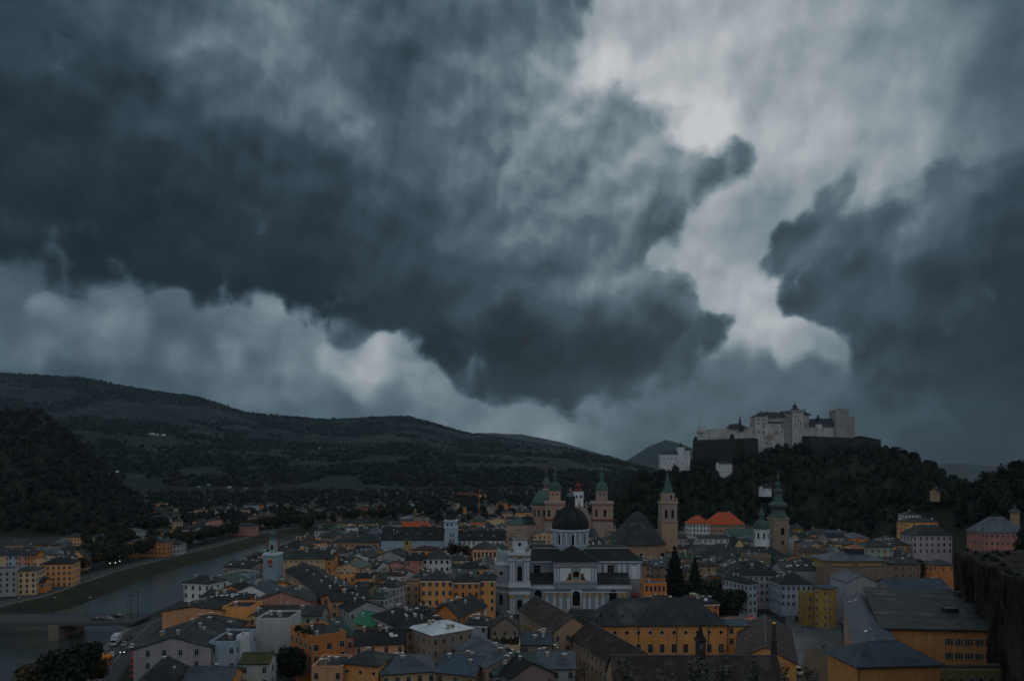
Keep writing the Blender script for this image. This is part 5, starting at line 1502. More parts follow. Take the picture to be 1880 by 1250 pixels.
hc((720, 1146), (746, 1157), 15.5, 11, 'tan house joined to the white-roofed block', wall='tan', roof='black', kind='hip', rise=2.6, chim=1, show=1190)
hc((746, 1150), (793, 1167), 16, 15.5, 'brown block with bright white sheet-metal roof', wall='taupe', roof='bright metal', kind='hip', rise=1.3, chim=5, show=1200, over=.4, wk=dict(pitch=2.7, rows=3))
hp(803, 838, 1117, 15, 8, 'bare orange gable wall behind the bright white roof', show=1134, wall='orange', roof='black', along='y', rise=2, chim=2, windows=False)
hc((840, 1132), (888, 1112), 14, 10, 'black-roofed house with orange verge', wall='orange', roof='black', rise=4, chim=2, show=1130)
hp(772, 832, 1064, 18, 13, 'ochre palace front, left of three joined facades', show=1108, wall='ochre', roof='slate', kind='hip', rise=3, chim=3, wk=dict(kind=(1.2, 2.1, 'sash'), pitch=2.5, rows=3, floor=4.2), cornice=True)
hp(832.4, 880, 1067, 17.5, 12.5, 'orange palace front, middle of three joined facades', show=1108, wall='orange', roof='black', kind='hip', rise=2.4, chim=2, wk=dict(kind=(1.2, 2.1, 'sash'), pitch=2.4, rows=3, floor=4.0), cornice=True)
hp(880.4, 909, 1064, 18, 12, 'ochre palace front, right of three joined facades', show=1108, wall='ochre', roof='slate', kind='hip', rise=2.6, chim=2, wk=dict(kind=(1.1, 1.9, 'sash'), pitch=2.3, rows=4, floor=3.6), cornice=True)
hp(832, 874, 1056, Y=335, h=0, d=10, label='narrow yellow attic house behind the orange palace front', wall='yellow', roof='dark green', rise=2, chim=1, windows=False)
hp(520, 596, 1025, Y=352, h=0, d=13, label='long cream house with a row of small square attic windows', show=1038, wall='cream', roof='slate', rise=3.4, chim=3, wk=dict(kind=(.8, .8, 'sash'), pitch=2.6, top=1.5, rows=1))
hp(596, 612, 1026, Y=354, h=0, d=10, label='red-orange house at the end of the long cream house', wall='orange', roof='slate', rise=2.6, chim=1)
hp(607, 652, 1056, Y=322, h=0, d=9, label='yellow house with stepped flat roof in mid town', show=1068, wall='ochre', roof='black', kind='flat', chim=2)
hp(652, 682, 1060, Y=318, h=0, d=9, label='second yellow house with a low roof, beside the stepped one', show=1070, wall='ochre', roof='black', rise=1.4, chim=1)
hp(745, 776, 1027, Y=352, h=0, d=10, label='rose red house in front of the carillon tower', show=1034, wall='rose', roof='black', rise=3, chim=2)
hp(776, 826, 1025, Y=355, h=0, d=11, label='white house with arched upper windows before the carillon tower', show=1046, wall='white', roof='slate', kind='hip', rise=3.6, chim=2, wk=dict(kind=(1.1, 1.9, 'arch'), pitch=2.8, rows=2))
hp(868, 912, 1007, Y=405, h=0, d=14, label='pinkish palace with tall windows left of the church bell tower', show=1026, wall='peach', roof='slate', kind='hip', rise=3.4, chim=3, wk=dict(kind=(1.2, 3.4, 'sash'), pitch=2.3, rows=1, top=3.6))
hp(700, 814, 990, Y=450, h=0, d=15, label='long grey-blue range with black saddle roof left of the carillon tower', show=1000, wall='pale blue', roof='black', rise=7.5, chim=5, dorm=4, windows=False)
hp(840, 926, 991, Y=456, h=0, d=15, label='long range with black roof right of the carillon tower', wall='white', roof='black', rise=5.5, chim=6, dorm=3)
hp(741, 753, 990, Y=432, h=0, d=5, label='small yellow turret house with arched opening', wall='yellow', roof='black', kind='hip', rise=3, chim=0, wk=dict(kind=(1.2, 2.4, 'arch'), rows=1, pitch=9, margin=2), name='turret_house')
hp(612, 702, 995, Y=480, h=0, d=16, label='very long slate hip roof over a tan palace', show=1003, wall='tan', roof='slate', kind='hip', rise=5, chim=4, dorm=3)
hp(672, 702, 983, Y=520, h=0, d=16, label='orange house with pale pyramid roof', wall='orange', roof='grey metal', kind='hip', rise=5.6, chim=1)
hp(700, 735, 984, Y=530, h=0, d=14, label='low house with pale metal roof and small lantern', wall='cream', roof='grey metal', kind='hip', rise=2, chim=2)
hp(737, 786, 968, Y=600, h=0, d=14, label='long house with dull red roof at the far edge of town', wall='white', roof='red tile', rise=4.4, chim=2)
g = hp(864, 894, 960, Y=640, h=0, d=14, label='orange round house with dark green dome far behind', wall='orange', roof='dark green', kind='flat', chim=0)
b = MB(); b.lathe([(6.4*math.cos(t), 20 - 3.2 + 6.4*math.sin(t)) for t in (0, .3, .6, .9, 1.2, 1.5)], 0, 0, 14); zt_ = CAM_Z - 100 / F * 640
b.v = [(x, y, z - 16.8 + zt_) for x, y, z in b.v]
b.build('dome', roofm('dark green'), g, smooth=True)
# --- far bank
hp(-12, 26, 1046, Y=362, h=0, d=14, rot=18, label='grey apartment house with flat roof at the left edge, far bank', wall='lilac grey', roof='slate', kind='flat', chim=3, wk=dict(pitch=2.3, rows=5, floor=3.0))
hp(26, 62, 1048, Y=366, h=0, d=14, rot=18, label='cream apartment house with many small windows, far bank', wall='cream', roof='slate', kind='hip', rise=1.6, chim=2, wk=dict(pitch=2.2, rows=5, floor=3.0))
hp(62, 80, 1069, Y=372, h=0, d=10, rot=18, label='low orange shop house between the far bank apartments', wall='orange', roof='slate', rise=2, chim=1)
hp(78, 128, 1035, Y=392, h=0, d=14, rot=16, label='tall ochre house with black hip roof on the far bank', wall='ochre', roof='black', kind='hip', rise=3.2, chim=2, wk=dict(pitch=2.6, rows=5, floor=3.2))
for k, (p0, p1, wc) in enumerate(((-4, 16, 'cream'), (16, 33, 'pale blue'), (33, 50, 'pink'), (50, 66, 'orange'))):
    hp(p0, p1, 1019, Y=428, h=0, d=12, rot=14, label='%s house in the colourful row above the far bank apartments' % wc, wall=wc, roof='slate', rise=2.6, chim=1, wk=dict(pitch=2.4))
hp(68, 100, 1016, Y=445, h=0, d=12, rot=10, label='house with pale grey roof behind the tall ochre one', wall='grey', roof='grey metal', rise=3, chim=1)
hp(132, 152, 1021, Y=452, h=0, d=12, rot=10, label='tan gabled house at the right end of the far bank row', wall='peach', roof='slate', along='y', rise=4, chim=1)
for p0, p1, pe, Y, wc, rc, lab in ((118, 146, 986, 600, 'peach', 'slate', 'pale orange house under the dark wooded hill'), (64, 79, 1001, 560, 'yellow', 'slate', 'small yellow house at the foot of the wooded hill'),
        (80, 98, 1003, 560, 'cream', 'slate', 'small cream house beside the yellow one under the hill'), (98, 118, 996, 590, 'grey', 'grey metal', 'grey house with pale roof under the wooded hill'),
        (150, 166, 992, 610, 'grey', 'slate', 'grey house in the trees near the orange palace'), (171, 186, 987, 600, 'white', 'slate', 'white house among dark trees left of the long orange palace'),
        (209, 226, 979, 640, 'orange', 'slate', 'orange house just above the long orange palace'), (226, 256, 976, 650, 'white', 'grey metal', 'pale house with grey roof above the long orange palace'),
        (304, 330, 999, 535, 'grey', 'slate', 'grey house joined to the right of the orange palace'), (426, 468, 966, 690, 'rose', 'slate', 'long pink house among far bank trees'),
        (405, 426, 962, 720, 'cream', 'slate', 'cream gabled house among far bank trees'), (10, 40, 1000, 590, 'tan', 'slate', 'tan house at left edge under the wooded hill'), (40, 62, 1006, 575, 'taupe', 'slate', 'brown house at left under the wooded hill')):
    hp(p0, p1, pe, Y=Y, h=0, d=13, rot=6, label=lab, wall=wc, roof=rc, kind='hip', rise=2.8, chim=1, wk=dict(pitch=2.6))
hp(231, 304, 995, Y=525, h=0, d=16, label='long orange palace between dark trees on the far bank', show=1006, wall='orange', roof='slate', kind='hip', rise=2.6, chim=5, wk=dict(pitch=3.1, kind=(1.2, 2.0, 'sash')))
hp(345, 402, 941, Y=940, h=0, d=20, label='long white hillside school with a small square tower', wall='white', roof='grey metal', kind='flat', chim=0)
hp(366, 373, 934, Y=936, h=0, d=5, label='small square tower on the white hillside school', wall='white', roof='grey metal', kind='flat', chim=0, name='roof_tower', windows=False)
# --- right of the church
hc((953, 1118), (1017, 1160), 14.5, 13, 'tan wing with brown saddle roof running up to the church', show=1185, wall='tan', roof='brown', rise=4.6, chim=0, wk=dict(pitch=3.2, rows=3))
hp(1050, 1092, 1151, 14.5, 12, 'tan gabled house joining the brown wings', wall='tan', roof='slate', rise=4.6, chim=0, dorm=1, show=1180)
hall = hp(1092, 1335, 1147, 14.5, 17, 'long ochre hall with round upper windows under a slate roof', rot=1.0, show=1200, wall='ochre', roof='slate', kind='hip', rise=7.4, chim=0, windows=False)
hw = (1335 - 1092) / F * dist(1147, 14.5)
for k in range(11):
    x = -hw/2 + hw * (k + .7) / 11.2
    PENDING.append((hall, Matrix.Translation((x, -8.5, 12.0)), (1.15, 1.15, 'round')))
    if k > 2: PENDING.append((hall, Matrix.Translation((x, -8.5, 6.6)), (1.5, 2.8, 'sash')))
b = MB()
for x in (-hw*.17, hw*.12, hw*.36): b.box(x - .09, x + .09, -8.68, -8.5, 0, 14.4)
b.build('downpipe', M_IRON, hall)
for k in range(12):
    b = MB(); x = -hw*.44 + hw*.88*k/11
    b.add([(x-.7, -6.4, 16.4), (x+.7, -6.4, 16.4), (x, -6.4, 17.3), (x-.7, -4.6, 17.6), (x+.7, -4.6, 17.6), (x, -4.4, 18.3)], [(0,1,2), (0,2,5,3), (1,4,5,2), (3,5,4)])
    b.build('roof_vent', roofm('black'), hall)
hp(1336, 1373, 1148, 14, 9, 'ochre annex with sash windows right of the long hall', wall='ochre', roof='blue metal', rise=1.2, chim=0, wk=dict(kind=(1.2, 2.0, 'sash'), pitch=2.8, rows=2), show=1175)
hc((1049, 1170), (1142, 1230), 12.5, 13, 'tan wing with brown roof slanting down to the foreground', show=1240, wall='tan', roof='brown', rise=4.6, chim=0, wk=dict(pitch=3.0, rows=2))
fw = hp(1130, 1446, 1266, 12.5, 16, 'long brown roof along the bottom edge with wooden turret and needle spire', wall='tan', roof='brown', rise=6.3, chim=0, wk=dict(rows=1))
Yr_ = dist(1266, 12.5) + 8
def local(px, Y, o): return o.matrix_basis.inverted() @ Vector(((px - 940) / F * Y, Y, 0))
p = local(1286, Yr_, fw); b = MB()
b.box(p.x - 1.05, p.x + 1.05, p.y - 1.05, p.y + 1.05, 16.5, 23.0, 0)
b.box(p.x - .35, p.x + .35, p.y - 1.1, p.y + 1.1, 20.9, 22.2, 1)
b.lathe([(1.95, 22.9), (1.9, 23.1), (.9, 24.6), (.06, 27.3)], p.x, p.y, 4, 2, ph=math.pi/4)
b.build('ridge_turret', [surface('dark shingles', (.045, .04, .038), .9), surface('turret louvre', (.16, .17, .17), .8), M_SLATE], fw)
p = local(1421, Yr_ + 1, fw); b = MB()
b.lathe([(.95, 17.0), (.8, 20), (.75, 22.5), (.95, 22.8), (.62, 23.3), (.34, 27.0)], p.x, p.y, 8, 0)
b.lathe([(.34, 26.9), (.5, 27.2), (.3, 27.5)], p.x, p.y, 8, 1); b.tube((p.x, p.y, 27.5), (p.x, p.y, 28.6), .07, .04, 5, 0)
b.build('needle_spire', [surface('dark shingles', (.045, .04, .038), .9), M_GOLD], fw)
hp(1357, 1455, 1214, 12, 46, 'chapel with ochre gable and long brown roof beside the square', show=1228, rot=-20, wall='ochre', roof='brown', along='y', rise=4.2, chim=0, windows=False, name='chapel', cat='chapel')
wh = hc((1326, 1061), (1374, 1071), 17, 5, 'tall narrow white house with an orange banner', show=1120, wall='pale blue', roof='black', kind='hip', rise=1.6, chim=1, wk=dict(pitch=2.1, margin=1.2, rows=4, floor=3.3))
b = MB(); b.slab([(1.55, 5.4), (1.55, 8.0), (-1.6, 8.0), (-1.55, 5.6), (-.4, 5.3), (.4, 5.6)][::-1], -.12, -.05)
bn = b.build('banner', surface('orange cloth', (.75, .22, .02), .8))
Yb = dist(1071, 17); bn.location = ((1383.5 - 940) / F * Yb, Yb + 1.6, 0)
tag(bn, 'orange banner hanging on the tall narrow white house', 'banner')
bn.rotation_euler = (0, 0, wh.rotation_euler.z + R(90)); 
hp(1336, 1432, 1055, 16.5, 15, 'long grey house with broad slate hip roof behind the white house', show=1092, wall='lilac grey', roof='slate', kind='hip', rise=5.4, chim=4, dorm=3, wk=dict(pitch=2.5, rows=4))
hp(1433, 1490, 1071, 15, 13, 'grey-blue house with rounded slate hip roof right of the long grey house', show=1096, wall='pale blue', roof='slate', kind='hip', rise=4.6, chim=3, wk=dict(pitch=2.2, rows=3))
hp(1436, 1512, 1046, 17, 13, 'house with long slanting roof and white roof windows behind', wall='grey', roof='slate', rise=3.4, chim=2, sky=6, windows=False)
hc((1494, 1077), (1521, 1081), 17, 6.5, 'narrow yellow tower block at the corner of the square', show=1135, wall='yellow', roof='blue metal', kind='hip', rise=1.2, chim=0, wk=dict(kind=(.9, 1.2, 'sash'), pitch=3, rows=5, floor=3.4))
hp(1478, 1495, 1091, 13.5, 7, 'small yellow annex left of the yellow tower block', wall='yellow', roof='grey metal', kind='flat', chim=0, show=1105)
pv_ = hp(1518, 1626, 1029, Y=335, h=0, d=17, label='broad yellow hall with low grey roof and a roof lantern', show=1043, wall='yellow', roof='grey metal', kind='hip', rise=3.2, chim=0, over=1.2, wk=dict(kind=(2.0, 1.8, 'sash'), pitch=11, rows=1, top=2.4))
p = local(1568, 343, pv_); zz = CAM_Z - (1029 - 860) / F * 335
b = MB(); b.box(p.x - 3.8, p.x + 3.8, p.y - 2.5, p.y + 2.5, zz + 1, zz + 5.2, 0)
b.lathe([(6.4, zz + 5.2), (6.3, zz + 5.4), (1.2, zz + 7.0)], p.x, p.y, 4, 1, sy=.66, ph=math.pi/4)
b.build('roof_lantern', [M_IRON, surface('rusty sheet', (.30, .13, .07), .7, .3)], pv_)
hp(1514, 1640, 1045, Y=322, h=0, d=9, label='dark brown stone range below the yellow hall', wall='brown', roof='black', kind='flat', chim=0, windows=False, show=1062)
hp(1556, 1610, 1068, 19, 16, 'grey temple-like gable with sheet roof in front of the brown range', wall='grey', roof='grey metal', along='y', rise=3.0, chim=0, windows=False)
hc((1549, 1096), (1574, 1205), 17, 11, 'long yellow theatre wing with blue-grey seamed roof', show=1228, wall='ochre', roof='blue metal', rise=1.8, chim=0, sky=3, wk=dict(pitch=2.4, rows=4))
hc((1574, 1222), (1726, 1218), 16.5, 14, 'theatre head building with hipped blue-grey seamed roof', show=1240, wall='ochre', roof='blue metal', kind='hip', rise=4.4, chim=0, windows=False, over=.9)
hp(1702, 1900, 1233, 9.0, 6, 'low olive front with a row of dark windows at lower right', show=1250, wall='olive', roof='slate', kind='flat', chim=0, wk=dict(kind=(1.1, 1.6, 'sash'), pitch=2.7, rows=2, top=2.6))
hp(1636, 1746, 1082, 16, 14, 'sheet-metal saddle roof between the theatre and the rock wall', wall='grey', roof='blue metal', rise=3.6, chim=1, windows=False)
hp(1676, 1748, 982, Y=440, h=0, z0=10, d=14, label='large grey villa with slate hip roof below the meadow', show=1018, wall='lilac grey', roof='slate', kind='hip', rise=6, chim=2, wk=dict(kind=(1.2, 2.0, 'sash'), pitch=3.6, rows=3, floor=4))
hp(1664, 1722, 958, Y=480, h=0, z0=18, d=12, label='yellow villa above the large grey one', show=974, wall='ochre', roof='slate', kind='hip', rise=2.4, chim=2, wk=dict(rows=2))
hp(1663, 1690, 945, Y=500, h=0, z0=22, d=10, label='white house with small windows topmost on the slope', show=956, wall='white', roof='slate', kind='hip', rise=2.2, chim=2, wk=dict(rows=2, pitch=2.3))
vil = hp(1808, 1884, 977, Y=405, h=0, z0=14, d=16, label='rose red villa with grey hip roof and roof turret at the right edge', show=1008, wall='rose', roof='grey metal', kind='hip', rise=8.5, chim=0, wk=dict(kind=(1.1, 1.9, 'sash'), pitch=3.0, rows=3, floor=4.4))
p = local(1863, 413, vil); b = MB(); zb = CAM_Z - (977 - 860) / F * 405 - 14 + 8
b.lathe([(2.4, zb - 8), (2.4, zb + 3.4)], p.x, p.y, 8, 0); b.lathe([(3.2, zb + 3.4), (2.6, zb + 4.6), (.9, zb + 5.6), (.1, zb + 9)], p.x, p.y, 8, 1)
b.build('roof_turret', [wallm('tan'), roofm('grey metal')], vil)
hp(1586, 1640, 1004, Y=395, h=0, d=12, label='sage house with slate hip roof at the foot of the hill', wall='sage', roof='slate', kind='hip', rise=3.4, chim=1)
hp(1640, 1690, 1035, Y=345, h=0, d=8, label='low dark pavilion with grey roof right of the yellow hall', wall='brown', roof='slate', kind='hip', rise=2, chim=0)
hp(1712, 1752, 1037, Y=352, h=0, d=9, label='small orange house half hidden beside the rock wall', wall='orange', roof='slate', kind='hip', rise=2, chim=0, wk=dict(rows=1))
hp(1265, 1303.5, 961, Y=560, h=0, d=14, label='white abbey house with vivid red tiled roof', show=985, wall='white', roof='red tile', kind='hip', rise=6.0, chim=1, wk=dict(pitch=2.6, kind=(1.2, 2.0, 'sash'), rows=3))
hp(1304, 1367, 962, Y=566, h=0, d=18, label='tan abbey house with larger red tiled hip roof', show=985, wall='tan', roof='red tile', kind='hip', rise=9.2, chim=1, wk=dict(pitch=2.2, kind=(1.1, 1.7, 'sash'), rows=4))
hp(1340, 1394, 983, Y=530, h=0, d=13, label='abbey range with pale green copper roof', wall='grey', roof='green copper', rise=5, chim=1)
hp(1362, 1392, 989, Y=505, h=0, d=9, label='small orange house with pale roof left of the domed chapel', wall='orange', roof='grey metal', kind='hip', rise=2, chim=0)
hp(1282, 1338, 988, Y=500, h=0, d=12, label='long whitewashed house below the red roofs', show=1000, wall='white', roof='slate', rise=2, chim=2, along='x')
hp(1350, 1365, 1000, Y=462, h=0, d=14, label='house with steep pale gable left of the abbey tower', wall='cream', roof='black', along='y', rise=4, chim=1)
hp(1270, 1350, 1018, Y=415, h=0, d=12, label='white house with long slate roof behind the fir trees', wall='white', roof='slate', rise=5, chim=3, rot=-8)
hp(1350, 1445, 1022, Y=420, h=0, d=14, label='long house with blue-grey roof in front of the abbey tower', wall='grey', roof='slate', kind='hip', rise=5.4, chim=4)
hp(1440, 1472, 1026, Y=425, h=0, d=9, label='pink chapel front at the foot of the abbey tower', wall='rose', roof='slate', along='y', rise=2.5, chim=0)
hp(1182, 1224, 1072, 15.5, 11, 'orange house with tall windows right of the church', show=1092, wall='orange', roof='slate', kind='flat', chim=1, wk=dict(kind=(.9, 2.6, 'arch'), pitch=1.9, rows=2, floor=4.2))


# ------------------------------------------------------------------ rock wall under the ridge at the right edge
PATH = [(1748, 268), (1758, 258), (1768, 240), (1784, 238), (1790, 226), (1806, 221), (1816, 206), (1834, 202), (1841, 186), (1848, 168), (1880, 150), (1990, 128)]
TOPR = [1018, 1014, 1016, 1022, 1026, 1034, 1038, 1046, 1052, 1056, 1058, 1056]
n_s, n_h = 130, 46
tt_ = np.linspace(0, len(PATH) - 1, n_s)
pxs = np.interp(tt_, range(len(PATH)), [p[0] for p in PATH]); Ys = np.interp(tt_, range(len(PATH)), [p[1] for p in PATH]); rows = np.interp(tt_, range(len(PATH)), TOPR)
V = []
for i in range(n_s):
    X, Y = (pxs[i] - 940) / F * Ys[i], Ys[i]
    zt = CAM_Z - (rows[i] - HORIZON) / F * Y
    for j in range(n_h):
        z = -1 + (zt + 1) * min(1, j / (n_h - 14))
        q = max(0, j - (n_h - 14)) / 13.0
        n1 = mnoise.fractal(Vector((X * .10, Y * .10, z * .035)), .8, 2.0, 5)
        n2 = mnoise.fractal(Vector((X * .35, Y * .35, z * .12 + 7)), .8, 2.0, 4)
        out = (n1 * 3.2 + n2 * 1.0) * (1 - q) - (1 - z / max(zt, 1)) * 1.5
        V.append((X - out * .8 + q * 60, Y - out * .6 + q * 14, z + (mnoise.noise(Vector((X*.2 + q*9, Y*.2, 1))) * 1.2 if q > 0 else 0)))
i = (np.arange(n_h - 1)[None] + (np.arange(n_s - 1) * n_h)[:, None]).ravel()
tag(raw_mesh('rock_wall', np.array(V), np.stack([i, i + n_h, i + n_h + 1, i + 1], -1), M_ROCK, smooth=False), kind='structure')
b = MB()
for k in range(3):
    Ya, Yb = 196 - 16*k, 181 - 16*k
    xa, xb = (1842 + 20*k - 940) / F * Ya, (1860 + 20*k - 940) / F * Yb
    b.hexa([(xa, Ya, 34), (xb, Yb, 34), (xb + .8, Yb + .5, 34), (xa + .8, Ya + .5, 34), (xa, Ya, 38.6), (xb, Yb, 38.6), (xb + .8, Yb + .5, 38.6), (xa + .8, Ya + .5, 38.6)])
tag(b.build('parapet_wall', surface('pale render', (.24, .23, .21), .9)), 'pale terrace wall along the top of the rock face at the right edge', 'wall')

rt_pts = []
for k in range(45):
    f_ = rng0.random() * (len(PATH) - 1); i_ = int(f_)
    px = PATH[i_][0] + (PATH[i_+1][0] - PATH[i_][0]) * (f_ - i_); Y = PATH[i_][1] + (PATH[i_+1][1] - PATH[i_][1]) * (f_ - i_); row = TOPR[i_] + (TOPR[i_+1] - TOPR[i_]) * (f_ - i_)
    q = 1.5 + rng0.random() ** 1.6 * 30
    rt_pts.append(((px - 940) / F * Y + q, Y + q * .25, CAM_Z - (row - HORIZON) / F * Y - .5))
woods('rock_top_scrub', rt_pts, .5, 1.3, 60, .3, M_LEAF['dark'], 23, .8)

# great theatre hall: skewed plan, one long low roof
A, B_, C_, D_ = [Vector(((px - 940) / F * Y, Y)) for px, Y in ((1616, 214), (1842, 210), (1812, 252), (1590, 264))]
big = thing('theatre_hall', 'great ochre theatre hall with wide dark sloping roof and two window bands', 'theatre', (A.x, A.y, 0))
T_ = Matrix.Translation((-A.x, -A.y, 0))
b = MB(); b.M = T_
b.prism([A[:], B_[:], C_[:], D_[:]], -1, 17.9)
b.add([(A.x, A.y, 17.8), (D_.x, D_.y, 17.8), (D_.x, D_.y, 21.2)], [(0, 1, 2), (0, 2, 1)])
SOLIDS.append(b.build('wall', wallm('ochre'), big))
b = MB(); b.M = T_
a_, b2, c_, d_ = Vector((A.x - .8, A.y - 1, 17.75)), Vector((B_.x + 1, B_.y - 1, 17.75)), Vector((C_.x + 1, C_.y + 1, 21.6)), Vector((D_.x - .8, D_.y + 1, 21.6))
up = Vector((0, 0, .45))
b.hexa([a_, b2, c_, d_, a_ + up, b2 + up, c_ + up, d_ + up])
ro = b.build('roof', roofm('slate'), big); SOLIDS.append(ro)
for k in range(5):
    f_ = .18 + .14 * k
    p_, q_ = a_.lerp(d_, f_ * .9 + .1), b2.lerp(c_, f_ * .9 + .1)
    b = MB(); b.M = T_; b.tube(p_ + up * 1.05, q_ + up * 1.05, .13, .13, 4); b.build('snow_rail', M_IRON, ro)
for f_, g_ in ((.78, .86), (.62, .4), (.9, .9)):
    p_ = a_.lerp(d_, g_).lerp(b2.lerp(c_, g_), f_)
    b = MB(); b.M = T_; b.box(p_.x - 2.2, p_.x + 2.2, p_.y - 1.4, p_.y + 1.4, p_.z, p_.z + 2.0); b.build('roof_hatch', M_IRON, ro)
u_ = (B_ - A).normalized(); ang = math.atan2(u_.y, u_.x)
FOOT.append(((A.x + C_.x) / 2, (A.y + C_.y) / 2, 40, 46, 0)); SHOW.append((1590, 1842, 1084, 1212, 205))
for r_ in range(2):
    for k in range(6):
        for q in range(3):
            s_ = (1738 + 18.4 * k + q * 5 - 1616) / (1842 - 1616) * (B_ - A).length
            m = Matrix.Translation((u_.x * s_, u_.y * s_, 14.2 - r_ * 4.3)) @ Matrix.Rotation(ang, 4, 'Z')
            PENDING.append((big, m, (.62, 1.9, 'sash')))
MARK.append(('great theatre hall', 1720, 1150))

# ------------------------------------------------------------------ bridge over the river
br = thing('river_bridge', 'dark road bridge over the river with railings and stone piers', 'bridge', (-240, 300, 0))
b = MB(); b.box(-90, 77, -8, 8, 1.0, 2.0); b.box(-90, 77, -8.6, -8, .7, 2.3); b.box(-90, 77, 8, 8.6, .7, 2.3); b.build('deck', surface('bridge concrete', (.10, .105, .11), .85, .25), br)
b = MB(); b.box(-90, 77, -6.0, 6.0, 2.005, 2.05); b.build('roadway', M_ROAD, br)
for sy in (-1, 1):
    b = MB(); y = sy * 8.3
    b.box(-90, 77, y - .05, y + .05, 3.25, 3.35); b.box(-90, 77, y - .03, y + .03, 2.75, 2.8)
    for k in range(56): b.box(-90 + 3*k, -89.9 + 3*k, y - .04, y + .04, 2.3, 3.25)
    b.build('railing', surface('railing paint', (.14, .16, .17), .6), br)
for x in (-40, 1, 44):
    b = MB(); b.prism([(x - 2.2, -9), (x, -11.5), (x + 2.2, -9), (x + 2.2, 9), (x, 11.5), (x - 2.2, 9)], -9, 1.0); b.build('pier', M_STONE, br)
def lamp_post(x, y, z, h, label, lit=False, rz=0, name='street_lamp', arms=1):
    t = thing(name, label, 'street lamp', (x, y, z), rz, None)
    b = MB(); b.tube((0, 0, 0), (0, 0, h), .11, .07, 6); b.tube((0, 0, h), (1.3, 0, h + .25), .05, .04, 5)
    if arms > 1: b.tube((0, 0, h), (-1.3, 0, h + .25), .05, .04, 5)
    b.build('post', M_IRON, t)
    b = MB()
    for sx in ((1,) if arms == 1 else (1, -1)): b.lathe([(.05, h + .42), (.26, h + .32), (.30, h + .12), (.18, h + .04)], sx * 1.35, 0, 8)
    b.build('lamp_head', glow('lit lamp', (1, .93, .8), 6.0) if lit else M_CAP, t)
    return t
for k, px in enumerate((30, 95, 160, 235)):
    lamp_post((px - 940) / F * 306, 306, 2.0, 8, ('leftmost lamp post on the bridge railing', 'lamp post on the bridge, second from the left edge', 'lamp post on the bridge above its right pier', 'lamp post at the right end of the bridge')[k])
for k, (px, h) in enumerate(((241, 11), (253, 12.5))):
    x = (px - 940) / F * 302
    t = thing('trolley_pole', ('shorter' if k == 0 else 'taller') + ' dark overhead wire pole at the right end of the bridge', 'pole', (x, 302, 2.0))
    b = MB(); b.tube((0, 0, -2), (0, 0, h), .16, .11, 6); b.box(-1.6, 1.6, -.06, .06, h - 1.2, h - 1.05); b.box(-1.1, 1.1, -.06, .06, h - 2.2, h - 2.08); b.build('post', M_IRON, t)
for k, (px, py) in enumerate(((198, 1034), (208, 1033), (216, 1030))):
    Y = (CAM_Z - 8) * F / (py - HORIZON)
    lamp_post((px - 940) / F * Y, Y, 0, 8, ('left', 'middle', 'right')[k] + ' of three glowing lamps beside the far bank road', lit=True)
for k in range(7):
    Y = 420 + k * 42
    lamp_post(LB(Y) - 24.4, Y, 0, 8, 'unlit lamp post along the far bank road', rz=R(180)).__setitem__('group', 'lamp posts on the far bank road')

